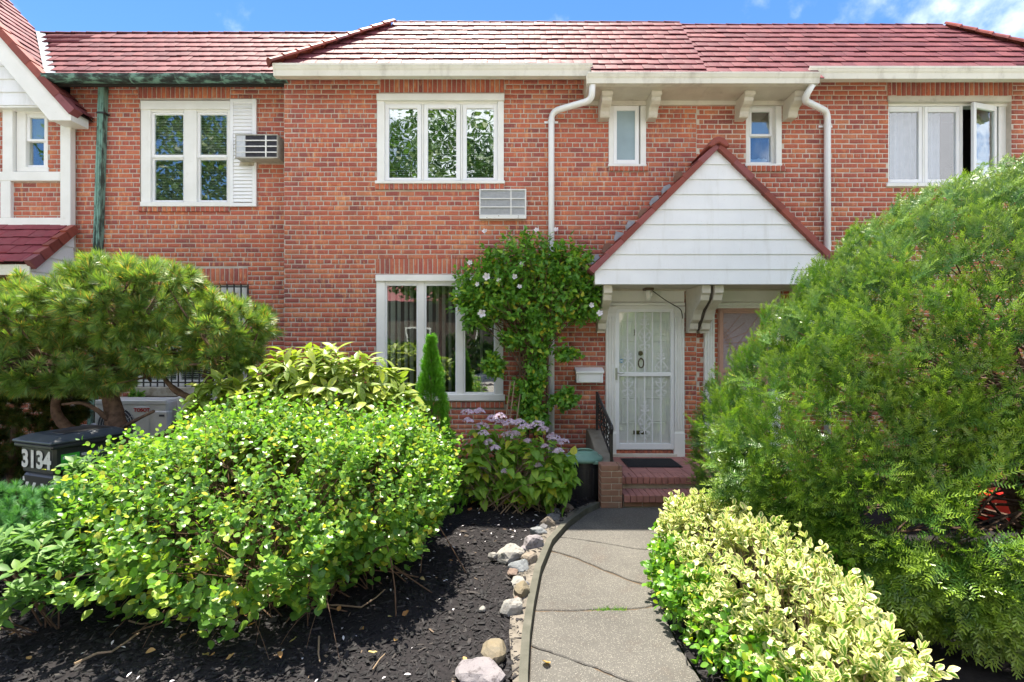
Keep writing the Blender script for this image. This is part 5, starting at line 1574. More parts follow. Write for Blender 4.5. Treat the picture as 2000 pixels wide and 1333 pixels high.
STONES = [(1107, 995, 26, 20, 'pink', 'small pink stone nearest the round bin'),
          (1086, 1002, 20, 12, 'grey', 'small pale grey stone leaning on a dark stone below the pink stone'),
          (1081, 1015, 26, 18, 'grey', 'dark grey stone between the pink stone and the big beige stone'),
          (1070, 1026, 31, 28, 'beige', 'rounded beige stone beside the bend of the kerb'),
          (1053, 1043, 31, 18, 'blue', 'flat blue-grey stone below the rounded beige stone'),
          (1040, 1067, 43, 30, 'mauve', 'large mauve-grey stone with a dark patch on top'),
          (996, 1088, 50, 30, 'white', 'craggy whitish stone sticking furthest out into the mulch'),
          (963, 1091, 20, 16, 'white', 'little pale stone left of the craggy whitish stone'),
          (1037, 1096, 36, 32, 'beige', 'beige stone pressed against the kerb beside the craggy whitish stone'),
          (1014, 1114, 42, 26, 'blue', 'blue-grey slab-like stone below the craggy whitish stone'),
          (1003, 1125, 24, 19, 'pink', 'small rounded pink stone under the blue-grey slab'),
          (1013, 1143, 32, 16, 'white', 'flat chalky stone between pink and brown stones'),
          (1019, 1163, 33, 40, 'tan', 'brownish upright stone above the spotted white one'),
          (998, 1195, 46, 44, 'white', 'pointed white stone with dark spots'),
          (1062, 1036, 18, 11, 'grey', 'small grey stone tucked under the rounded beige stone by the kerb bend'),
          (1022, 1079, 18, 13, 'mauve', 'small mauve stone wedged between the large spotted stone and the craggy one'),
          (1027, 1149, 18, 13, 'grey', 'small grey stone against the kerb beside the flat chalky stone'),
          (1012, 1178, 20, 13, 'pink', 'small pink stone between the brownish upright and the pointed white one'),
          (941, 1198, 14, 10, 'white', 'tiny white chip of stone alone on the mulch'),
          (966, 1283, 66, 40, 'tan', 'big tan boulder half buried in the mulch'),
          (938, 1326, 98, 48, 'mauve', 'largest grey boulder at the bottom edge')]
for i, (px, py, w, h, c, lab) in enumerate(STONES):
    Y = CAMZ * FPX / (py + h * .30 - 666)
    X = PX(px, Y); sx = w * Y / FPX / 2; sz = h * Y / FPX / 2 * 1.0; sy = sx * .85
    zb_ = .03
    bm = bmesh.new(); bmesh.ops.create_icosphere(bm, subdivisions=3, radius=1)
    rr = random.Random(40 + i); ax = [Vector((rr.gauss(0, 1), rr.gauss(0, 1), rr.gauss(0, 1))).normalized() for _ in range(11)]
    for v in bm.verts:
        d = v.co.normalized(); s = 1.0
        for a in ax:
            k = d.dot(a)
            if k > .0: s = min(s, .66 / k if k > .66 else s)
        s *= 1 + .10 * noise.noise(d * 1.7 + Vector((i, 0, 0))) + .04 * noise.noise(d * 5 + Vector((0, i, 0)))
        v.co = 1.25 * Vector((d.x * sx, d.y * sy, d.z * max(sz, sx * .45))) * s
    me = bpy.data.meshes.new('edging_stone'); bm.to_mesh(me); bm.free()
    me.materials.append(SM[c])
    o_ = bpy.data.objects.new('edging_stone', me)
    link(o_, None, (X, Y + sy * .3, zb_ + max(sz, sx * .45) * .30)); o_.rotation_euler = (rr.uniform(-.2, .2), rr.uniform(-.2, .2), rr.uniform(0, 6))
    if lab.startswith(('pointed', 'large mauve', 'craggy')): o_.rotation_euler = (.0, .0, .3)
    tag(o_, lab, 'stone', 'stones edging the path')

# ------------------------------------------------------------------ mulch chips, leaves, twigs on the bed
def chip_tmpl(w, h):
    return (np.array([(-w, -.5, 0), (w, -.5, 0), (w * .8, .5, 0), (-w * .7, .5, 0), (-w * .5, -.4, h), (w * .5, -.45, h), (w * .4, .45, h), (-w * .3, .4, h)], float),
            [(0, 1, 5, 4), (1, 2, 6, 5), (2, 3, 7, 6), (3, 0, 4, 7), (4, 5, 6, 7)], np.zeros((8, 2)))
CH = [chip_tmpl(.09, .07), chip_tmpl(.16, .10), chip_tmpl(.06, .06), chip_tmpl(.28, .12)]
n = 72000
Y = 2.3 + (7.0 - 2.3) * RNG.random(n) ** 1.5
X = -6.8 + (RNG.random(n)) * 9.2
px = 1000 + 1000 * X / Y
keep = (px > -300) & (px < 2150)
kxa = np.interp(Y, [p[1] for p in KERB], [p[0] for p in KERB]); oxa = np.interp(Y, [p[1] for p in OUTER], [p[0] for p in OUTER])
keep &= (X < kxa - .058 - .09 * RNG.random(n) ** 2) | (X > oxa - .03 + .05 * RNG.random(n))
keep &= ~((X > .95) & (Y > 5.7) & (X < 2.6))
X, Y, kxa = X[keep], Y[keep], kxa[keep]; n = len(X)
Z = np.array([ground_z(a, b) for a, b in zip(X, Y)]) + RNG.random(n) * .012
Z = np.where((X < kxa) & (X > kxa - .19), np.maximum(Z, .045), Z)
th = RNG.random(n) * 6.283
D = np.stack([np.cos(th), np.sin(th), RNG.normal(0, .22, n)], 1)
N = np.stack([RNG.normal(0, .35, n), RNG.normal(0, .35, n), np.ones(n)], 1)
sz = RNG.gamma(3.5, .0075, n).clip(.01, .07)
me = join_instances('mulch_chips', CH, RNG.integers(0, 4, n), np.stack([X, Y, Z], 1), axes(D, N), sz, MAT['chip'])
o_ = bpy.data.objects.new('mulch_chips', me); link(o_); tag(o_, 'black shredded bark mulch covering the garden bed', 'mulch', kind='stuff')
# ------------------------------------------------------------------ foliage generators
def leaf_tmpl(prof, fold=.18, curl=.12, wav=0):
    """leaf along +y (length 1), prof = [(t, halfwidth)]"""
    v, uv, f = [], [], []
    for t, w in prof:
        z = -curl * t * t
        for s in (-1, 0, 1):
            v.append((s * w, t, z + (fold * w if s else 0) + (wav * w * math.sin(t * 9 + s) if s else 0))); uv.append(((s + 1) / 2, t))
    for i in range(len(prof) - 1):
        a, b = i * 3, i * 3 + 3
        if prof[i][1] == 0:
            f += [(a + 1, b + 1, b), (a + 1, b + 2, b + 1)]
        elif prof[i + 1][1] == 0:
            f += [(a, a + 1, b + 1), (a + 1, a + 2, b + 1)]
        else:
            f += [(a, a + 1, b + 1, b), (a + 1, a + 2, b + 2, b + 1)]
    return np.array(v, float), f, np.array(uv, float)
ROUND = [(0, 0), (.10, .20), (.32, .40), (.58, .43), (.82, .28), (1, 0)]
OVAL = [(0, 0), (.12, .14), (.38, .29), (.65, .28), (.88, .14), (1, 0)]
LANCE = [(0, 0), (.14, .06), (.40, .16), (.65, .17), (.86, .08), (1, 0)]
OVATE = [(0, 0), (.10, .24), (.30, .37), (.58, .31), (.82, .14), (1, 0)]
LOBED = [(0, 0), (.18, .17), (.36, .33), (.50, .21), (.66, .25), (.85, .10), (1, 0)]
def rnd_unit(n):
    v = RNG.normal(size=(n, 3)); return v / np.linalg.norm(v, axis=1, keepdims=True)
def nrm(v): return v / np.maximum(np.linalg.norm(v, axis=1, keepdims=True), 1e-9)
def shell(lobes, n, depth=(.8, 1.0), zmin=.02, amp=.10, freq=2.2, seed=0, up=None, keep=None):
    """points in the outer shell of a union of lobes (cx,cy,cz,rx,ry,rz); returns pos, outward normal"""
    Ls = np.array(lobes, float)
    ar = (Ls[:, 3] * Ls[:, 4] + Ls[:, 4] * Ls[:, 5] + Ls[:, 3] * Ls[:, 5]); ar /= ar.sum()
    P_, N_ = [], []
    tot = 0
    while tot < n:
        k = n * 3
        li = RNG.choice(len(Ls), k, p=ar); L = Ls[li]
        d = rnd_unit(k)
        nn = d / L[:, 3:6]; g = np.linalg.norm(nn, axis=1)
        area = g * L[:, 3] * L[:, 4] * L[:, 5]
        ok = RNG.random(k) < area / (L[:, 3:6].max(1) ** 2 * 1.05)
        d, L, nn = d[ok], L[ok], nn[ok]
        s = depth[0] + (depth[1] - depth[0]) * RNG.random(len(d)) ** .7
        lump = np.array([noise.noise(Vector(p) * freq + Vector((seed, 0, 0))) + .5 * noise.noise(Vector(p) * freq * 2.3 + Vector((0, seed, 0))) for p in (L[:, :3] + d * L[:, 3:6])])
        p = L[:, :3] + d * L[:, 3:6] * (s * (1 + amp * lump))[:, None]
        ok = p[:, 2] > zmin
        for M_ in Ls:
            q = np.linalg.norm((p - M_[:3]) / M_[3:6], axis=1)
            ok &= q > depth[0] * .93
        if keep is not None: ok &= keep(p)
        P_.append(p[ok]); N_.append(nrm(nn[ok])); tot += ok.sum()
    return np.concatenate(P_)[:n], np.concatenate(N_)[:n]
def on_shoots(tips, dirs, nl, L, spread=.9, upb=.35, jit=.25, pairs=False):
    """leaves set along the last L of each shoot: returns pos, dir, normal, position along the shoot"""
    n = len(tips); a0 = RNG.random(n) * 6.28
    dirs = nrm(dirs)
    ref = np.where(np.abs(dirs[:, 2:3]) < .9, np.array([[0, 0, 1.]]), np.array([[1., 0, 0]]))
    e1 = nrm(np.cross(dirs, ref)); e2 = np.cross(dirs, e1)
    P_, D_, N_, S_ = [], [], [], []
    for k in range(nl):
        t = k / max(1, nl - 1)
        ang = a0 + k * (2.4 if not pairs else (math.pi * (k % 2) + (k // 2) * 1.57))
        side = e1 * np.cos(ang)[:, None] + e2 * np.sin(ang)[:, None]
        p = tips - dirs * (L * (1 - t) * (.85 + .3 * RNG.random(n)))[:, None] + RNG.normal(0, .006, (n, 3))
        sp = spread * (1.15 - .6 * t)
        d = dirs * (1 - .45 * sp) + side * sp + RNG.normal(0, jit * .5, (n, 3)) + np.array([0, 0, .12])
        nm = dirs * .6 + np.array([0, 0, upb * 2.2]) - side * .25 + RNG.normal(0, jit, (n, 3))
        P_.append(p); D_.append(nrm(d)); N_.append(nrm(nm)); S_.append(np.full(n, t))
    return np.concatenate(P_), np.concatenate(D_), np.concatenate(N_), np.concatenate(S_)
def stems(parent, name, bases, tips, r0, r1, mat, bow=.25, n=5, seg=5, count=None, stuff=True):
    m = MB()
    for b, t in zip(bases, tips):
        b, t = Vector(b), Vector(t); L = (t - b).length
        c = b.lerp(t, .45) + Vector((random.gauss(0, .06) * L, random.gauss(0, .06) * L, bow * L))
        pts = [b.lerp(c, s).lerp(c.lerp(t, s), s) for s in np.linspace(0, 1, seg + 1)]
        m.tube(pts, [r0 + (r1 - r0) * s for s in np.linspace(0, 1, seg + 1)], n, caps=False)
    o = m.build(name, mat, parent)
    if stuff: o['kind'] = 'stuff'
    return o
def view_score(pos, size, nrm_):
    d = np.array([0, 0, CAMZ]) - pos; L = np.linalg.norm(d, axis=1)
    f = (nrm_ * d).sum(1) / L
    px, py = proj(pos)
    ins = (px > 4) & (px < 1996) & (py > 4) & (py < 1329) & (pos[:, 1] > .5)
    return np.where(ins & (f > .15), size / L * (.4 + f), -1)

# ------------------------------------------------------------------ big round-leaved shrub, front left
shrub = thing('round_leaved_shrub', 'large sprawling round-leaved shrub with sunlit top on the mulch', 'shrub', (-1.9, 4.0, 0))
lob = [(-1.95, 4.05, .74, 1.28, 1.0, .66), (-2.66, 4.05, .62, .66, .75, .52), (-1.12, 4.15, .72, .66, .8, .56), (-1.9, 3.45, .55, .95, .62, .48), (-1.0, 4.45, .85, .52, .6, .50), (-2.2, 4.4, .8, .8, .7, .62)]
tips, nor = shell(lob, 3600, (.70, 1.07), .16, .19, 2.8, 3)
tips = tips[(tips[:, 2] > .22) | (RNG.random(len(tips)) < .45)][:3300]
nor2 = nrm(tips - np.array([-1.9, 4.0, .1]))
dirs = nrm(nor2 * .9 + np.array([0, 0, .28]) + RNG.normal(0, .3, tips.shape))
p, d, nm, t = on_shoots(tips, dirs, 8, .20, .95, .45, .28)
sz = (.036 + .022 * RNG.random(len(p))) * (1.0 + .45 * np.clip((.75 - p[:, 2]) / .3, 0, 1)) * (1 - .25 * t)
ok = p[:, 2] > .03
p, d, nm, sz = p[ok], d[ok], nm[ok], sz[ok]
outw = nrm(p - np.array([-1.9, 4.1, .5]))
TL_ = [leaf_tmpl(ROUND, .25, .10), leaf_tmpl(ROUND, .12, .30, .09), leaf_tmpl(OVAL, .35, .25), leaf_tmpl([(a, b * .85) for a, b in ROUND], -.1, -.2, .1)]
scatter(shrub, 'leaf', 'foliage', TL_, p, d, nm, sz, MAT['leaf_round'], 300, view_score(p, sz, outw), True, RNG.choice(4, len(p), p=[.35, .3, .15, .2]))
n = 420
b = np.stack([RNG.normal(-1.85, .42, n), RNG.normal(4.0, .28, n), np.full(n, .0)], 1)
idx = RNG.choice(len(tips), n, replace=False)
tp = tips[idx] * .96 + np.array([-1.9, 4.0, .4]) * .04
b = np.where(RNG.random((n, 1)) < .8, b, b * .4 + tp * .6 * np.array([1, 1, 0.0]) + np.array([0, 0, .02]))
b[:, 2] = .0
stems(shrub, 'stems', b, tp, .0055, .002, MAT['twig'], .12, 4, 5)
for (a, bb, c) in (((-2.3, 3.5, .05), (-1.6, 3.35, .28), (-.85, 3.75, .42)), ((-1.5, 3.9, .03), (-1.1, 3.55, .35), (-.75, 3.7, .5)), ((-2.0, 3.9, 0), (-2.5, 3.7, .35), (-2.9, 3.6, .55))):
    m = MB(); m.tube([Vector(a).lerp(Vector(bb), s).lerp(Vector(bb).lerp(Vector(c), s), s) for s in np.linspace(0, 1, 9)], [.016 - .001 * k for k in range(9)], 6); m.build('branch', MAT['twig'], shrub)
# bare twigs trailing below
n = 20
b = np.stack([RNG.uniform(-2.5, -1.0, n), RNG.uniform(3.3, 3.7, n), RNG.uniform(.12, .3, n)], 1)
stems(shrub, 'bare_twigs', b, b + np.stack([RNG.normal(0, .2, n), RNG.normal(-.25, .1, n), -b[:, 2] + .03], 1), .003, .0015, MAT['twig'], .35, 4, 6)

# ------------------------------------------------------------------ big clipped yew, right
def spray_tmpl(seed, nside=5, nn=15, w=.05):
    rr = random.Random(seed); v, f = [], []
    def twig(o, ang, L, cnt, nl):
        ux, uy = math.sin(ang), math.cos(ang)
        for k in range(cnt):
            t = (k + .5) / cnt
            x, y = o[0] + ux * L * t, o[1] + uy * L * t
            z = -.10 * (x * x + y * y)
            for s in (-1, 1):
                a2 = ang + s * (1.15 - .55 * t + rr.uniform(-.15, .15)); l = nl * (1 - .45 * t) * rr.uniform(.8, 1.15)
                nx, ny = math.sin(a2), math.cos(a2)
                wx, wy = ny * w * .5, -nx * w * .5
                dz = rr.uniform(-.02, .07) * 1.0
                i = len(v)
                v.extend([(x - wx * .8, y - wy * .8, z), (x + wx * .8, y + wy * .8, z), (x + nx * l + wx * .35, y + ny * l + wy * .35, z + dz), (x + nx * l - wx * .35, y + ny * l - wy * .35, z + dz)])
                f.append((i, i + 1, i + 2, i + 3))
        i = len(v)  # the twig itself
        v.extend([(o[0] - uy * .008, o[1] + ux * .008, -.10 * (o[0] ** 2 + o[1] ** 2) - .01), (o[0] + uy * .008, o[1] - ux * .008, -.10 * (o[0] ** 2 + o[1] ** 2) - .01), (o[0] + ux * L, o[1] + uy * L, -.10 * ((o[0] + ux * L) ** 2 + (o[1] + uy * L) ** 2) - .01)])
        f.append((i, i + 1, i + 2))
    twig((0, 0), rr.uniform(-.1, .1), 1.0, nn, .15)
    for k in range(nside):
        t = .12 + .62 * k / nside; s = 1 if k % 2 else -1
        twig((0, t), s * rr.uniform(.55, .9), (.62 - .4 * t) * rr.uniform(.8, 1.15), max(5, int(nn * .55)), .135)
    v = np.array(v, float); r_ = np.hypot(v[:, 0], v[:, 1])
    return v, f, np.stack([np.full(len(v), .5), np.clip(r_ / 1.05, 0, 1)], 1)
YEW_T = [spray_tmpl(k, 3, 15, .04) for k in range(6)]
def hole_keep(p):
    px, py = proj(p)
    k = ((px - 1957) / 58) ** 2 + ((py - 998) / 48) ** 2 > 1
    k &= ((px - 1708) / 34) ** 2 + ((py - 1014) / 22) ** 2 > 1
    k &= ((px - 1796) / 24) ** 2 + ((py - 1040) / 20) ** 2 > 1
    k &= ((px - 1835) / 10) ** 2 + ((py - 965) / 10) ** 2 > 1
    return k
yew = thing('clipped_yew', 'huge clipped yew dome filling the right side', 'yew', (4.3, 3.95, 0))
YL_ = [(4.5, 3.95, .99, 3.0, 1.13, 2.0), (4.65, 3.9, 1.6, 2.6, 1.28, 1.78), (4.0, 3.75, .7, 2.2, 1.15, 1.2), (3.15, 3.3, .55, 1.05, .75, .72)]
fr = lambda p: (proj(p)[0] > 1200) & (proj(p)[0] < 2750) & hole_keep(p)
p1, n1 = shell(YL_, 5200, (.96, 1.0), .05, .065, 4.4, 8, keep=lambda p: fr(p) & (p[:, 1] < 4.6))
p2, n2 = shell(YL_, 1900, (.82, .91), .05, .065, 4.4, 8, keep=lambda p: fr(p) & (p[:, 1] < 4.6))
p3, n3 = shell(YL_, 800, (.90, 1.0), .05, .05, 4.2, 8, keep=lambda p: hole_keep(p) & (p[:, 1] > 4.3))
p, nn_ = np.concatenate([p1, p2, p3]), np.concatenate([n1, n2, n3])
upv = np.array([0, 0, 1.])
tang = upv - (nn_ * upv).sum(1, keepdims=True) * nn_
tang = np.where(np.linalg.norm(tang, axis=1, keepdims=True) < .25, tang + RNG.normal(0, .3, p.shape), tang); tang = nrm(tang)
side = nrm(np.cross(nn_, tang))
low = np.clip((1.5 - p[:, 2]) / 1.3, 0, 1)[:, None]
ang = RNG.normal(0, .6, (len(p), 1))
D = nrm(nn_ * .62 + (tang * np.cos(ang) * (.75 - 1.25 * low) + side * np.sin(ang) * .75) + RNG.normal(0, .10, p.shape))
Nn = nrm(nn_ * .8 + upv * .45 + RNG.normal(0, .18, p.shape))
sz = (.155 + .085 * RNG.random(len(p))) * (1 + .55 * low[:, 0])
ok = hole_keep(p - D * sz[:, None] * .45)
p, nn_, D, Nn, sz, low = p[ok], nn_[ok], D[ok], Nn[ok], sz[ok], low[ok]
p = p - D * sz[:, None] * .92
ok = hole_keep(p)
p, nn_, D, Nn, sz = p[ok], nn_[ok], D[ok], Nn[ok], sz[ok]
scatter(yew, 'spray', 'foliage', YEW_T, p, D, Nn, sz, MAT['yew'], 300, view_score(p, sz, nn_))
m = MB()
for k in range(5):
    a = k * 1.25
    m.tube([(4.3 + .1 * math.cos(a), 3.95 + .1 * math.sin(a), -.05), (4.3 + .35 * math.cos(a), 3.95 + .3 * math.sin(a), .7), (4.35 + .8 * math.cos(a), 3.95 + .5 * math.sin(a), 1.6)], [.07, .055, .03], 7)
m.build('trunk', MAT['bark'], yew)
idx = RNG.choice(len(p), 260, replace=False)
stems(yew, 'branches', np.stack([RNG.normal(4.3, .25, 260), RNG.normal(3.95, .2, 260), RNG.uniform(.3, 1.8, 260)], 1), p[idx], .014, .004, MAT['bark'], .05, 4, 4)
# darker small yew in its shade, by the steps
yew2 = thing('small_yew', 'small dark shaded yew beside the front steps behind the big yew', 'yew', (2.2, 5.4, 0))
p, nn_ = shell([(2.23, 5.35, .75, .34, .38, .80)], 800, (.75, 1.02), .04, .1, 3, 5)
D = nrm(nn_ * .6 + np.array([0, 0, .5]) + RNG.normal(0, .3, p.shape))
sz = .11 + .05 * RNG.random(len(p))
scatter(yew2, 'spray', 'foliage', YEW_T, p - D * sz[:, None] * .5, D, nrm(nn_ + np.array([0, 0, .6])), sz, MAT['yew'], 60, view_score(p, sz, nn_))
m = MB(); m.tube([(2.23, 5.4, -.05), (2.23, 5.4, 1.0)], [.04, .015], 6); m.build('trunk', MAT['bark'], yew2)

# ------------------------------------------------------------------ variegated hedge by the path
hedge = thing('variegated_hedge', 'cream and green variegated hedge in sunlight along the path', 'hedge', (1.55, 3.3, 0))
hl = [(1.58, 3.75, .33, .42, .62, .38), (1.55, 3.2, .33, .46, .6, .40), (1.58, 2.75, .30, .42, .5, .36), (1.62, 2.42, .26, .38, .40, .30), (1.5, 4.1, .30, .33, .38, .33)]
tips, nor = shell(hl, 1150, (.72, 1.06), .06, .18, 4, 12)
dirs = nrm(nor * .7 + np.array([-.05, -.1, .35]) + RNG.normal(0, .35, tips.shape))
p, d, nm, t = on_shoots(tips, dirs, 9, .13, 1.0, .4, .3, True)
sz = .036 + .020 * RNG.random(len(p))
ok = p[:, 2] > .02
p, d, nm, sz = p[ok], d[ok], nm[ok], sz[ok]
TV = [leaf_tmpl(OVAL, .25, .10), leaf_tmpl(ROUND, .2, .25, .08), leaf_tmpl(OVAL, .1, -.12, .1)]
scatter(hedge, 'leaf', 'foliage', TV, p, d, nm, sz, MAT['leaf_euonymus'], 300, view_score(p, sz, nrm(p - np.array([1.6, 3.2, 0]))), True)
n = 170
b = np.stack([RNG.normal(1.65, .16, n).clip(1.4, 2), RNG.uniform(2.5, 4.1, n), np.zeros(n)], 1)
idx = [int(np.argmin(((tips[:, :2] - b[i, :2]) ** 2).sum(1) + RNG.random(len(tips)) * .15)) for i in range(n)]
stems(hedge, 'stems', b, tips[idx], .005, .002, MAT['dry_twig'], .15, 4, 4)
green = thing('green_euonymus', 'low plain green leafy edging under the variegated hedge beside the path', 'shrub', (1.15, 3.4, 0))
gl = [(1.30, 4.15, .17, .22, .35, .20), (1.19, 3.75, .20, .20, .35, .24), (1.17, 3.3, .20, .20, .35, .24), (1.22, 2.85, .19, .20, .33, .22), (1.30, 2.45, .18, .22, .3, .2)]
tips, nor = shell(gl, 520, (.6, 1.05), .02, .2, 5, 15)
dirs = nrm(nor * .8 + np.array([-.15, 0, .15]) + RNG.normal(0, .35, tips.shape))
p, d, nm, t = on_shoots(tips, dirs, 8, .12, 1.0, .3, .3, True)
ok = p[:, 2] > .012
p, d, nm = p[ok], d[ok], nm[ok]
sz = .034 + .018 * RNG.random(len(p))
scatter(green, 'leaf', 'foliage', TV[:2], p, d, nm, sz, MAT['leaf_green'], 200, view_score(p, sz, nrm(p - np.array([1.6, 3.3, 0]))), True)
g2 = thing('green_sapling', 'plain green rounded leaves between the variegated hedge and the yew', 'shrub', (2.25, 3.3, 0))
tips, nor = shell([(2.15, 3.35, .38, .16, .25, .28)], 60, (.6, 1.05), .1, .2, 5, 17)
p, d, nm, t = on_shoots(tips, nrm(nor + np.array([0, 0, .5])), 7, .12, 1.0, .3, .3, True)
sz = .045 + .015 * RNG.random(len(p))
scatter(g2, 'leaf', 'foliage', TV[:2], p, d, nm, sz, MAT['leaf_green'], 100, view_score(p, sz, nrm(p - np.array([2.3, 3.6, 0]))), True)
stems(g2, 'stems', np.tile([2.2, 3.4, 0], (14, 1)) + RNG.normal(0, .03, (14, 3)) * [1, 1, 0], tips[:14], .004, .002, MAT['twig'], .1, 4, 4)

# ------------------------------------------------------------------ aucuba
auc = thing('laurel_shrub', 'yellow-green large-leaved laurel shrub under the brick wall left of the window', 'shrub', (-2.0, 5.2, 0))
Ya = 5.2
al = [(PX(640, Ya), Ya, .98, .88, .55, .90), (PX(560, Ya), Ya - .1, .85, .45, .5, .72), (PX(760, Ya), Ya, .85, .38, .45, .70), (PX(480, Ya), Ya - .05, .82, .38, .4, .62), (PX(440, Ya), Ya - .1, 1.16, .26, .3, .42)]
tips, nor = shell(al, 520, (.70, 1.02), .2, .10, 2.6, 21, keep=lambda p: (p[:, 1] < 5.6))
dirs = nrm(nor * .8 + np.array([0, -.05, .55]) + RNG.normal(0, .22, tips.shape))
p, d, nm, t = on_shoots(tips, dirs, 9, .09, 1.25, .4, .22)
d = nrm(d + np.array([0, 0, -.22])); sz = .145 + .06 * RNG.random(len(p))
TA = [leaf_tmpl(LANCE, .3, .28), leaf_tmpl(LANCE, .2, .45), leaf_tmpl([(a, b * 1.2) for a, b in LANCE], .3, .32)]
scatter(auc, 'leaf', 'foliage', TA, p, d, nm, sz, MAT['leaf_aucuba'], 300, view_score(p, sz, nrm(p - np.array([-2.0, 5.9, .2]))), True)
n = 90
stems(auc, 'stems', np.stack([RNG.normal(-2.1, .35, n), RNG.normal(5.2, .12, n), np.zeros(n)], 1), tips[:n], .010, .004, MAT['twig'], .1, 4, 4)

# ------------------------------------------------------------------ arborvitae
th_ = thing('arborvitae', 'small green conical arborvitae in front of the picture window', 'conifer', (PX(842, 5.5), 5.5, 0))
cx = PX(842, 5.5)
n = 1500
h = RNG.random(n) ** .8; z = .06 + h * 1.86
rad = .30 * (1 - ((z - .06) / 1.92) ** 1.25) + .008
a = RNG.random(n) * 6.283
rr = rad * (.55 + .5 * RNG.random(n) ** .5) * (1 + .12 * np.sin(z * 17 + a * 3))
p = np.stack([cx + rr * np.cos(a), 5.5 + rr * np.sin(a), z], 1)
out = np.stack([np.cos(a), np.sin(a), np.zeros(n)], 1)
D = nrm(out * .55 + np.array([0, 0, .85]) + RNG.normal(0, .22, p.shape))
tang = np.stack([-np.sin(a), np.cos(a), np.zeros(n)], 1)
sz = (.10 + .05 * RNG.random(n)) * (1 - .35 * h)
TH_T = [spray_tmpl(30 + k, 5, 9, .07) for k in range(3)]
scatter(th_, 'spray', 'foliage', TH_T, p - D * sz[:, None] * .4, D, nrm(tang * RNG.choice([-1, 1], (n, 1)) + out * .6 + RNG.normal(0, .3, p.shape)), sz, MAT['thuja'], 150, view_score(p, sz, out))
m = MB(); m.tube([(cx, 5.5, -.05), (cx, 5.5, 1.75)], [.03, .006], 6); m.build('trunk', MAT['bark'], th_)

# ------------------------------------------------------------------ hydrangea
hy = thing('hydrangea', 'leafy hydrangea with mauve lacecap flower heads beside the round bin', 'hydrangea', (PX(1010, 5.7), 5.7, 0))
Yh = 5.72
lobh = [(PX(945, Yh), Yh, .55, .36, .34, .44), (PX(1020, Yh), Yh, .52, .40, .36, .40), (PX(1080, Yh - .1), Yh - .1, .42, .26, .3, .34)]
tips, nor = shell(lobh, 210, (.55, 1.02), .10, .15, 3, 31)
dirs = nrm(nor * .6 + np.array([0, -.1, .7]) + RNG.normal(0, .25, tips.shape))
p, d, nm, t = on_shoots(tips, dirs, 7, .22, 1.15, .35, .25, True)
d = nrm(d + np.array([0, -.05, -.42])); sz = .085 + .045 * RNG.random(len(p)); ok = p[:, 2] > .07; p, d, nm, sz = p[ok], d[ok], nm[ok], sz[ok]
TO = [leaf_tmpl(OVATE, .22, .30), leaf_tmpl(OVATE, .12, .50, .08), leaf_tmpl(OVATE, .4, .6)]
scatter(hy, 'leaf', 'foliage', TO, p, d, nm, sz, MAT['leaf_hydra'], 300, view_score(p, sz, nrm(p - np.array([.1, 6.1, .1]))), True)
stems(hy, 'stems', np.stack([RNG.uniform(PX(930, Yh), PX(1090, Yh), 110), RNG.normal(Yh, .12, 110), np.full(110, .0)], 1), tips[RNG.choice(210, 110, replace=False)], .006, .003, MAT['dry_twig'], .05, 4, 4)
def flower_head(px, py, wpx, Yf, seed):
    rr = random.Random(seed); c = Vector((PX(px, Yf), Yf, PZ(py, Yf))); R_ = wpx * Yf / FPX / 2
    m = MB()
    for k in range(46):
        u = rr.random() * 6.283; q = math.sqrt(rr.random())
        cc = c + Vector((R_ * q * math.cos(u), R_ * .8 * q * math.sin(u) - .0, R_ * (.55 * (1 - q * q) + rr.uniform(-.12, .12))))
        nn = Vector((q * math.cos(u) * .7, q * math.sin(u) * .7 - .35, .75)).normalized()
        e1 = nn.cross(Vector((.3, .2, 1))).normalized(); e2 = nn.cross(e1); f_ = rr.random() * 1.57; s = rr.uniform(.010, .017)
        for j in range(4):
            a1 = f_ + j * 1.5708
            dd = e1 * math.cos(a1) + e2 * math.sin(a1); ss = e1 * -math.sin(a1) + e2 * math.cos(a1)
            m.add([cc, cc + dd * s * .7 - ss * s * .45 + nn * .003, cc + dd * s * 1.2 + nn * .002, cc + dd * s * .7 + ss * s * .45 + nn * .003], [(0, 1, 2, 3)])
    return m.build('flower_head', MAT['petal_mauve'], hy)
HEADS = [(912, 806, 22), (935, 805, 22), (914, 822, 18), (941, 834, 26), (944, 848, 20), (961, 820, 26), (976, 815, 24), (980, 829, 24), (996, 828, 26), (1014, 828, 26), (1026, 836, 26), (995, 852, 30), (1006, 848, 18), (1050, 831, 30), (1062, 840, 22), (954, 866, 22), (967, 876, 18), (1030, 862, 14), (1080, 856, 28), (1100, 865, 24), (1091, 883, 22), (942, 914, 20), (986, 921, 13), (1050, 910, 16), (1071, 925, 16), (1066, 874, 18)]
for k, (px, py, w_) in enumerate(HEADS): flower_head(px, py, w_ * 1.1, 5.42 + .2 * random.random(), k)

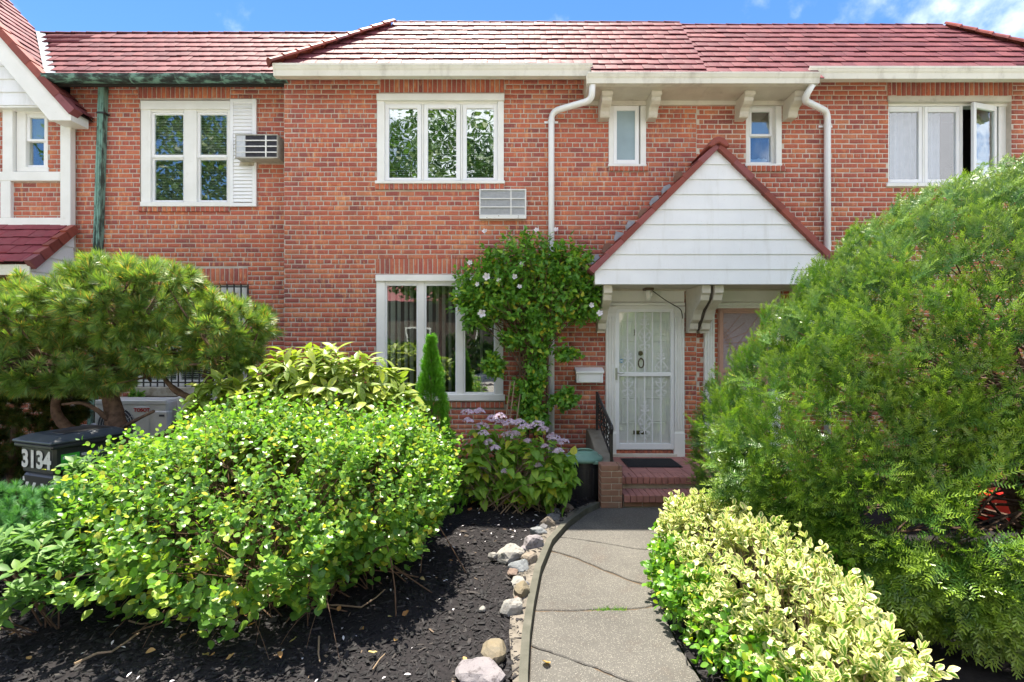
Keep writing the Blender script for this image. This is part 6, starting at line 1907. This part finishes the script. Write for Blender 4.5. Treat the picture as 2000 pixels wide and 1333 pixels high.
# ------------------------------------------------------------------ rose of Sharon against the wall
rs = thing('flowering_wall_shrub', 'tall leafy shrub with white flowers climbing beside the downspout', 'flowering shrub', (.2, 6.75, 0))
Yr = 6.72
def rl(px, py, rx, ry, d=.30): return (PX(px, Yr), Yr, PZ(py, Yr), rx * Yr / FPX, d, ry * Yr / FPX)
rlob = [rl(1030, 520, 105, 72, .34), rl(960, 555, 80, 66), rl(1110, 540, 62, 70), rl(930, 600, 56, 44, .25), rl(1125, 590, 55, 42, .25), rl(1030, 590, 85, 55)]
tips, nor = shell(rlob, 1000, (.55, 1.06), .1, .22, 4, 41, keep=lambda p: p[:, 1] < 7.08)
dirs = nrm(nor * .7 + np.array([0, -.15, .35]) + RNG.normal(0, .3, tips.shape))
p, d, nm, t = on_shoots(tips, dirs, 9, .20, 1.0, .3, .3)
col = [rl(1050, 690, 30, 75, .16), rl(1035, 770, 42, 70, .18), rl(1055, 640, 40, 50, .2), rl(1110, 690, 30, 14, .12), rl(1105, 780, 30, 22, .14), rl(965, 715, 25, 28, .14), rl(1000, 660, 30, 26, .16), rl(1045, 820, 36, 25, .16)]
t2, n2 = shell(col, 560, (.3, 1.05), .1, .25, 6, 45, keep=lambda p: p[:, 1] < 7.08)
p2, d2_, nm2, _ = on_shoots(t2, nrm(n2 * .8 + np.array([0, -.3, .1]) + RNG.normal(0, .4, t2.shape)), 8, .16, 1.0, .3, .3)
p, d, nm = np.concatenate([p, p2]), np.concatenate([d, d2_]), np.concatenate([nm, nm2])
ok = p[:, 1] < 7.1
p, d, nm = p[ok], d[ok], nm[ok]
d = nrm(d + np.array([0, 0, -.15]))
sz = .060 + .030 * RNG.random(len(p))
TS = [leaf_tmpl(LOBED, .2, .2), leaf_tmpl(LOBED, .3, .35, .06), leaf_tmpl(OVATE, .2, .25)]
scatter(rs, 'leaf', 'foliage', TS, p, d, nm, sz, MAT['leaf_sharon'], 300, view_score(p, sz, np.tile([0, -1., .2], (len(p), 1))), True)
allt = np.concatenate([tips, t2])
for k in range(7):
    x = .12 + .06 * k + random.uniform(-.03, .03); tt = allt[RNG.integers(0, 640)]
    m = MB(); m.tube([(x, 6.78, 0), (x + random.uniform(-.06, .06), 6.78, .9), (x + random.uniform(-.1, .1), 6.75, 1.7), tuple(tt)], [.022, .019, .014, .006], 6); m.build('trunk', MAT['twig'], rs)
idx = RNG.choice(len(tips), 150, replace=False)
stems(rs, 'branches', np.stack([RNG.normal(.25, .12, 150), RNG.normal(6.78, .05, 150), RNG.uniform(1.3, 2.3, 150)], 1), tips[idx], .008, .003, MAT['twig'], .05, 4, 4)
FL = [(951, 540, 13), (933, 555, 8), (1005, 541, 10), (1018, 516, 8), (941, 612, 14), (1014, 560, 8), (1048, 450, 9), (947, 452, 9), (1086, 449, 9), (918, 513, 9), (975, 548, 8), (1155, 596, 9), (1172, 612, 11), (1190, 607, 13), (1100, 682, 7), (1180, 700, 8), (905, 575, 8), (880, 540, 8), (1040, 545, 8), (896, 585, 9)]
for k, (px, py, w_) in enumerate(FL[:13]):
    rr = random.Random(90 + k); Yf = 6.42; c = Vector((PX(px, Yf), Yf, PZ(py, Yf))); s = w_ * Yf / FPX / 2 * 1.15
    nn = Vector((rr.uniform(-.5, .5), -1, rr.uniform(-.1, .6))).normalized(); e1 = nn.cross(Vector((0, 0, 1))).normalized(); e2 = nn.cross(e1)
    m = MB()
    for j in range(5):
        a1 = j * 1.2566 + rr.random() * .2; dd = e1 * math.cos(a1) + e2 * math.sin(a1); ss = e2 * math.cos(a1) - e1 * math.sin(a1)
        m.add([c - nn * s * .3, c + dd * s * .6 - ss * s * .42 + nn * .01, c + dd * s * 1.02 - ss * s * .25 + nn * .02, c + dd * s * 1.02 + ss * s * .25 + nn * .015, c + dd * s * .6 + ss * s * .42 + nn * .008], [(0, 1, 2, 3, 4)])
    m.tube([c - nn * s * .2, c + nn * s * .45], [.005, .003], 5)
    m.build('flower', MAT['petal_white'], rs)
for k, (a, b_) in enumerate((((975, 832), (997, 745)), ((985, 815), (1005, 745)), ((995, 820), (1016, 770)))):
    m = MB(); m.tube([(PX(a[0], 6.4), 6.4, PZ(a[1], 6.4) - .6), (PX(b_[0], 6.6), 6.6, PZ(b_[1], 6.6))], .009, 6)
    o_ = m.build('garden_stake', MAT['dry_twig'], None, (PX(a[0], 6.4), 6.4, 0))
    tag(o_, ('thin cane stake leaning left of two others under the picture window', 'thin cane stake leaning in the middle of three under the picture window', 'thin short cane stake leaning closest to the flowering shrub trunks')[k], 'stake', 'garden canes by the wall')

# ------------------------------------------------------------------ pines
def tuft_tmpl(seed, nn=130, w=.024, cone=1.75):
    rr = random.Random(seed); v, f = [], []
    for k in range(nn):
        y0 = rr.uniform(0, .30); th = cone * (1 - .55 * y0 / .30) * rr.uniform(.35, 1.0); ph = rr.random() * 6.283
        dx, dy, dz = math.sin(th) * math.cos(ph), math.cos(th), math.sin(th) * math.sin(ph)
        l = rr.uniform(.42, .58); px_, pz_ = -math.sin(ph) * w / 2, math.cos(ph) * w / 2
        i = len(v); mid = .6
        v.extend([(px_, y0, pz_), (-px_, y0, -pz_), (dx * l * mid - px_, y0 + dy * l * mid, dz * l * mid - pz_), (dx * l, y0 + dy * l - .03, dz * l)])
        f.append((i, i + 1, i + 2, i + 3))
    i = len(v)
    v.extend([(.02, -.3, 0), (-.02, -.3, .0), (0, .42, .01), (0, -.3, .02), (0, -.3, -.02), (.01, .42, 0)]); f += [(i, i + 1, i + 2), (i + 3, i + 4, i + 5)]
    return np.array(v, float), f, np.zeros((len(v), 2))
TUFT = [tuft_tmpl(50 + k) for k in range(4)]
pine = thing('pine_tree', 'spreading low pine with needle tufts behind the wheeled bin', 'pine', (-4.05, 5.35, 0))
Yp = 5.35
def pl(px, py, rx, ry, dz=.55, dy=0): return (PX(px, Yp), Yp + dy, PZ(py, Yp), rx * Yp / FPX, dz, ry * Yp / FPX)
plob = [pl(245, 590, 135, 88, .7), pl(90, 625, 120, 78, .7), pl(335, 590, 70, 75, .6), pl(435, 640, 78, 72, .55, .15), pl(120, 705, 130, 60, .6, -.15), pl(-40, 680, 120, 100, .7), pl(320, 680, 95, 48, .5), pl(450, 690, 52, 40, .45, .1), pl(215, 730, 75, 34, .4, -.2)]
p, nn_ = shell(plob, 1250, (.76, 1.04), .3, .26, 3.0, 61, keep=lambda p: (p[:, 1] < 6.0) & (proj(p)[0] > -160))
D = nrm(nn_ * .95 + np.array([0, -.05, .30]) + RNG.normal(0, .22, p.shape))
sz = .19 + .08 * RNG.random(len(p))
scatter(pine, 'needle_tuft', 'foliage', TUFT, p - D * sz[:, None] * .4, D, rnd_unit(len(p)), sz, MAT['pine'], 300, view_score(p, sz, nn_))
def limb(pts, r0, r1, name='limb'):
    pts = bend([Vector((PX(a, y), y, PZ(b, y))) for a, b, y in pts], 4)
    m = MB(); k = len(pts); m.tube(pts, [(r0 + (r1 - r0) * i / (k - 1)) * random.uniform(.88, 1.14) for i in range(k)], 9); return m.build(name, MAT['bark'], pine, smooth=True)
m = MB(); base = [Vector((-4.03, 5.35, -.05)), Vector((-4.05, 5.35, .6)), Vector((PX(228, 5.35), 5.35, PZ(838, 5.35))), Vector((PX(222, 5.35), 5.35, PZ(800, 5.35))), Vector((PX(212, 5.35), 5.35, PZ(760, 5.35))), Vector((PX(222, 5.35), 5.35, PZ(700, 5.35)))]
m.tube(base, [.13, .115, .10, .085, .075, .05], 12); m.build('trunk', MAT['bark'], pine, smooth=True)
limb([(213, 765, 5.35), (170, 752, 5.3), (120, 762, 5.2), (60, 770, 5.1)], .05, .02)
limb([(218, 770, 5.35), (245, 745, 5.3), (275, 725, 5.3)], .045, .02)
limb([(222, 830, 5.33), (190, 800, 5.2), (160, 785, 5.1), (120, 790, 5.0)], .028, .012)
limb([(236, 838, 5.3), (262, 822, 5.2), (300, 803, 5.1)], .022, .014, 'cut_stub')
limb([(232, 900, 5.4), (330, 850, 5.4), (385, 785, 5.4), (410, 745, 5.45), (425, 700, 5.45)], .06, .03)
limb([(383, 782, 5.4), (345, 765, 5.4), (325, 745, 5.4), (305, 715, 5.4)], .035, .02)
limb([(395, 765, 5.4), (440, 700, 5.5), (470, 660, 5.5)], .02, .01)
limb([(215, 880, 5.5), (125, 832, 5.5), (105, 800, 5.5), (115, 760, 5.5), (90, 700, 5.5)], .055, .03)
idx = RNG.choice(len(p), 240, replace=False)
forks = np.array([(PX(a, Yp), Yp, PZ(b, Yp)) for a, b in ((222, 715), (130, 745), (300, 715), (425, 705), (250, 660), (80, 720))])
near = np.array([forks[np.argmin(((forks - q) ** 2).sum(1))] for q in p[idx]]) + RNG.normal(0, .08, (240, 3))
stems(pine, 'branches', near, p[idx], .016, .006, MAT['bark'], .0, 4, 4)
# dark conifer in the far-left shade
dk = thing('dark_conifer', 'dark shaded conifer bush behind the wheeled bin at far left', 'conifer', (-4.9, 5.6, 0))
Yp = 5.7
p, nn_ = shell([(PX(20, Yp), Yp, PZ(830, Yp), .62, .5, .55), (PX(90, Yp), Yp + .1, PZ(790, Yp), .32, .35, .3), (PX(-60, Yp), Yp, PZ(800, Yp), .6, .5, .7)], 700, (.75, 1.03), .05, .16, 3, 66)
D = nrm(nn_ * .8 + np.array([0, -.2, .1]) + RNG.normal(0, .35, p.shape)); sz = .15 + .06 * RNG.random(len(p))
scatter(dk, 'needle_tuft', 'foliage', TUFT, p - D * sz[:, None] * .4, D, rnd_unit(len(p)), sz, MAT['juniper'], 120, view_score(p, sz, nn_))
m = MB(); m.tube([(PX(20, Yp), Yp, -.05), (PX(30, Yp), Yp, 1.0)], [.06, .03], 7); m.build('trunk', MAT['bark'], dk)
# low blue-green pine in front of the bin
lp = thing('low_pine', 'low soft-needled pine bush in front of the wheeled bin', 'pine', (-3.5, 3.75, 0))
p, nn_ = shell([(-3.35, 3.75, .52, .42, .38, .28), (-3.85, 3.8, .50, .45, .4, .30), (-3.05, 3.85, .47, .22, .3, .24)], 620, (.65, 1.03), .05, .14, 3, 71)
D = nrm(nn_ * .6 + np.array([0, -.1, .6]) + RNG.normal(0, .3, p.shape)); sz = .115 + .04 * RNG.random(len(p))
scatter(lp, 'needle_tuft', 'foliage', TUFT, p - D * sz[:, None] * .35, D, rnd_unit(len(p)), sz, MAT['pine_low'], 200, view_score(p, sz, nn_))
stems(lp, 'stems', np.tile([-3.5, 3.75, 0], (30, 1)), p[RNG.choice(len(p), 30, replace=False)], .014, .005, MAT['bark'], .05, 5, 4)
# rhododendrons
def rhodo(name, label, loc, lobes, n, s0, seed):
    t_ = thing(name, label, 'rhododendron', loc, 'broad-leaved rhododendrons by the bin')
    tips, nor = shell(lobes, n, (.6, 1.03), .08, .15, 4, seed)
    dirs = nrm(nor * .5 + np.array([0, -.15, .8]) + RNG.normal(0, .25, tips.shape))
    p, d, nm, _ = on_shoots(tips, dirs, 9, .06, 1.3, .4, .2)
    d = nrm(d + np.array([0, 0, -.12])); sz = s0 * (.8 + .5 * RNG.random(len(p)))
    scatter(t_, 'leaf', 'foliage', [leaf_tmpl(LANCE, .2, .15), leaf_tmpl([(a, b * 1.3) for a, b in LANCE], .25, .2)], p, d, nm, sz, MAT['leaf_rhodo'], 220, view_score(p, sz, nrm(p - np.array([loc[0], loc[1] + .3, 0]))), True)
    stems(t_, 'stems', np.tile(loc, (9, 1)) + RNG.normal(0, .07, (9, 3)) * [1, 1, 0] + [0, .15, 0], tips[:9], .006, .004, MAT['bark'], .1, 4, 4)
rhodo('rhododendron', 'blue-green broad-leaved rhododendron at the left edge below the low pine', (-3.0, 3.15, 0), [(-3.05, 3.15, .50, .32, .3, .22), (-2.82, 3.2, .40, .16, .2, .16), (-3.1, 3.0, .36, .2, .2, .14)], 62, .082, 81)
rhodo('rhododendron', 'small rhododendron sprigs between the bin and round-leaved shrub', (-3.42, 4.1, 0), [(-3.42, 4.08, .78, .20, .15, .16)], 20, .085, 84)
# sprigs under the left window
sg = thing('wall_sprig', 'small green sprigs growing under the concrete sill', 'plant', (PX(262, 7.3), 7.3, 0))
tips, nor = shell([(PX(258, 7.25), 7.25, PZ(765, 7.25), .07, .06, .13), (PX(276, 7.25), 7.25, PZ(772, 7.25), .06, .06, .09)], 30, (.4, 1), .1, .2, 5, 91)
p, d, nm, _ = on_shoots(tips, nrm(nor + np.array([0, 0, .4])), 6, .06, 1, .3, .3)
scatter(sg, 'leaf', 'foliage', TS, p, d, nm, np.full(len(p), .045), MAT['leaf_sharon'], 40, None, True)
m = MB(); m.tube([(PX(262, 7.3), 7.3, 0), (PX(262, 7.25), 7.25, 1.2)], .006, 5); m.build('stem', MAT['twig'], sg)

# ------------------------------------------------------------------ things lying on the mulch
def tw(pts, r, label, grp='dry twigs lying on the mulch'):
    P3 = [Vector((*gp(a, b), 0)) for a, b in pts]
    P3 = [Vector((v.x, v.y, ground_z(v.x, v.y) + .022 + r)) for v in P3]
    m = MB(); k = len(P3); m.tube(P3, [r * (1 - .5 * i / k) for i in range(k)], 5)
    o_ = m.build('dry_twig', MAT['dry_twig'], None, P3[0]); tag(o_, label, 'twig', grp)
tw([(145, 1324), (190, 1304), (218, 1302), (245, 1282), (272, 1260)], .008, 'long forked-looking pale twig lying at lower left on the mulch')
tw([(10, 1190), (12, 1212), (28, 1242)], .007, 'short pale twig standing out at the left edge of the mulch')
tw([(222, 1228), (240, 1195), (262, 1165), (278, 1155)], .005, 'thin curved twig on the mulch left of the shrub skirt')
tw([(623, 1252), (622, 1290), (625, 1306)], .006, 'straight short twig on the mulch near the bottom centre')
tw([(252, 1235), (275, 1241), (296, 1238)], .006, 'small bent twig below the shrub skirt')
tw([(620, 1192), (660, 1190), (705, 1196), (735, 1176), (752, 1160)], .007, 'long reddish twig under the right skirt of the shrub')
tw([(728, 1318), (742, 1296), (752, 1285)], .004, 'tiny twig right of the straight short one')
DL = [leaf_tmpl(OVATE, .5, -.25), leaf_tmpl(ROUND, .3, -.4, .2), leaf_tmpl(OVAL, .6, .3)]
fl = [(60, 1310), (32, 1256), (365, 1265), (285, 1303), (278, 1220), (396, 1308), (410, 1308), (441, 1312), (480, 1220), (485, 1240), (570, 1265), (545, 1290), (765, 1217), (785, 1216), (710, 1240), (774, 1258), (737, 1285), (905, 1295), (876, 1104), (916, 1012), (820, 1140), (660, 1205), (1067, 1293)]
dm_ = [np_mesh('fallen_leaf', tv, split_faces(tf), MAT['leaf_dry'], tu, True) for tv, tf, tu in DL]
for k, (px, py) in enumerate(fl):
    x, y = gp(px, py); o_ = bpy.data.objects.new('fallen_leaf', dm_[k % 3])
    link(o_, None, (x, y, ground_z(x, y) + .035 if x < kx(y) else .006)); s = random.uniform(.035, .06); o_.scale = (s, s, s); o_.rotation_euler = (random.uniform(-.35, .35), random.uniform(-.3, .3), random.random() * 6.28)
    tag(o_, 'small dry fallen leaf lying on the dark mulch' if k < 22 else 'orange dry leaf alone on the concrete path', 'leaf', 'fallen leaves on the mulch' if k < 22 else None)
n = 260   # pale petals and flecks strewn over the mulch
X = np.concatenate([RNG.normal(.2, .55, 100), RNG.uniform(-2.6, .0, 60)]); Y = np.concatenate([RNG.normal(5.25, .3, 100), RNG.uniform(2.7, 4.6, 60)])
ok = X < np.interp(Y, [p_[1] for p_ in KERB], [p_[0] for p_ in KERB]) - .03
X, Y = X[ok], Y[ok]; n = len(X)
th = RNG.random(n) * 6.28
me = join_instances('petal_litter', [leaf_tmpl(LANCE, .3, .2)], np.zeros(n, int), np.stack([X, Y, np.array([ground_z(a, b) for a, b in zip(X, Y)]) + .03], 1), axes(np.stack([np.cos(th), np.sin(th), np.zeros(n)], 1), np.stack([RNG.normal(0, .2, n), RNG.normal(0, .2, n), np.ones(n)], 1)), RNG.uniform(.018, .045, n), MAT['petal_white'])
o_ = bpy.data.objects.new('petal_litter', me); link(o_); tag(o_, 'pale petals and flecks strewn over the dark mulch', 'petals', kind='stuff')
# grass in the path joint
n = 130
X = np.concatenate([RNG.normal(.66, .035, 80), RNG.normal(.76, .03, 50)]); Y = 3.585 + RNG.normal(0, .012, n)
th = RNG.random(n) * 6.28
me = join_instances('grass_tuft', [leaf_tmpl([(0, .05), (.5, .045), (1, 0)], .2, .3)], np.zeros(n, int), np.stack([X, Y, np.full(n, -.012)], 1), axes(np.stack([np.cos(th) * .7, np.sin(th) * .7, np.ones(n) * .6], 1), rnd_unit(n)), RNG.uniform(.02, .05, n), MAT['leaf_green'])
o_ = bpy.data.objects.new('grass_tuft', me); link(o_); tag(o_, 'short grass growing in a path joint', 'grass', kind='stuff')

# ------------------------------------------------------------------ red thing glimpsed through the yew
rt = thing('plastic_cart', 'red plastic cart with turquoise side glimpsed through a gap in the yew', 'cart', (5.0, 5.15, 0))
x0, x1 = PX(1905, 5.2), PX(1985, 5.2)
m = MB(); m.prism([(x0 + .06, .06), (x1 - .05, .06), (x1, .34), (x1 - .02, .36), (x0, .36), (x0 - .02, .34)], 'y', 5.1, 5.5); m.build('tub', MAT['red_plastic'], rt, bevel=.02)
m = MB(); m.box(x1 - .02, x1 + .3, 5.06, 5.45, .10, .24); m.build('side_tray', MAT['teal_plastic'], rt, bevel=.02)
for x in (x0 + .12, x1 - .1):
    m = MB(); m.tube([(x, 5.06, .07), (x, 5.11, .07)], .07, 16); m.build('wheel', MAT['rubber'], rt)
# ------------------------------------------------------------------ street trees and houses opposite (mirrored in the panes)
def street_tree(x, y, h, r, seed, label):
    t_ = thing('street_tree', label, 'tree', (x, y, 0), 'street trees opposite')
    m = MB(); m.tube([(x, y, -.1), (x + .1, y, h * .3), (x, y + .1, h * .6)], [.28, .22, .1], 9); m.build('trunk', MAT['bark'], t_)
    lo = [(x, y, h * .66, r, r, h * .33), (x - r * .5, y, h * .55, r * .6, r * .6, h * .2), (x + r * .55, y + .3, h * .6, r * .6, r * .6, h * .22), (x + .2, y, h * .42, r * .7, r * .7, h * .14)]
    p, nn_ = shell(lo, 15000, (.55, 1.06), 1.5, .22, .7, seed)
    me = join_instances('crown', [leaf_tmpl([(0, 0), (.4, .4), (1, 0)], .2, .2), leaf_tmpl([(0, 0), (.5, .3), (1, 0)], .3, .3)], RNG.integers(0, 2, len(p)), p - np.array([x, y, 0]), axes(rnd_unit(len(p)), nrm(nn_ + np.array([0, 0, .8]) + RNG.normal(0, .5, p.shape))), RNG.uniform(.22, .36, len(p)), MAT['street_leaf'])
    o_ = bpy.data.objects.new('crown', me); C.objects.link(o_); o_.parent = t_
for k, (x, y, h, r) in enumerate(((-3.6, -11.5, 13.5, 4.4), (-17.5, -12.0, 15.5, 4.8))):
    street_tree(x, y, h, r, 100 + k, ('tall leafy street tree mirrored in the three-pane upstairs window', 'leafy street tree mirrored in the paired sash windows')[k])
PALE = simple('pale_peach_stucco', (.66, .56, .45), (.58, .50, .41))
for k, (x, w_, h_, mt) in enumerate(((-24, 9, 7.5, PALE), (-4, 4.6, 4.6, simple('dark_far_brick', (.10, .075, .06), (.08, .06, .05))), (10.5, 8, 7.5, PALE), (27, 8, 7.5, PALE))):
    t_ = thing('opposite_house', ('pale stucco house across the street far to the left of the dark one', 'dark brick house across the street mirrored in the picture window', 'pale stucco house across the street mirrored in the storm door glass', 'pale stucco house across the street at the far right end')[k], 'house', (x, -24, 0), 'houses across the street')
    m = MB(); m.box(x - w_, x + w_, -28, -20, -.2, h_); m.build('wall', mt, t_)
    m = MB(); m.prism([(-19.6, h_ - .1), (-28.4, h_ - .1), (-24, h_ + 2.2)], 'x', x - w_ - .3, x + w_ + .3); m.build('roof', MAT['tile'], t_)
    for wx in (-w_ * .5, w_ * .5):
        m = MB(); m.box(x + wx - .8, x + wx + .8, -19.99, -19.93, 1.2, 2.8); f_ = m.build('window', MAT['white'], t_)
        m = MB(); m.box(x + wx - .7, x + wx + .7, -19.93, -19.9, 1.3, 2.7); m.build('pane', MAT['room'], f_)
t_ = thing('opposite_hedge', 'clipped hedge across the street mirrored in the picture window', 'hedge', (-4, -15.5, 0))
p, nn_ = shell([(-8, -15.5, .9, 3.2, .7, 1.1), (-3.5, -15.5, 1.0, 3.2, .7, 1.2), (1, -15.5, .9, 3.0, .7, 1.0)], 5000, (.8, 1.04), .05, .2, 1.5, 130)
me = join_instances('foliage', [leaf_tmpl([(0, 0), (.4, .4), (1, 0)], .2, .2)], np.zeros(len(p), int), p - np.array([-4, -15.5, 0]), axes(rnd_unit(len(p)), nrm(nn_ + RNG.normal(0, .5, p.shape))), RNG.uniform(.18, .3, len(p)), MAT['street_leaf'])
o_ = bpy.data.objects.new('foliage', me); C.objects.link(o_); o_.parent = t_
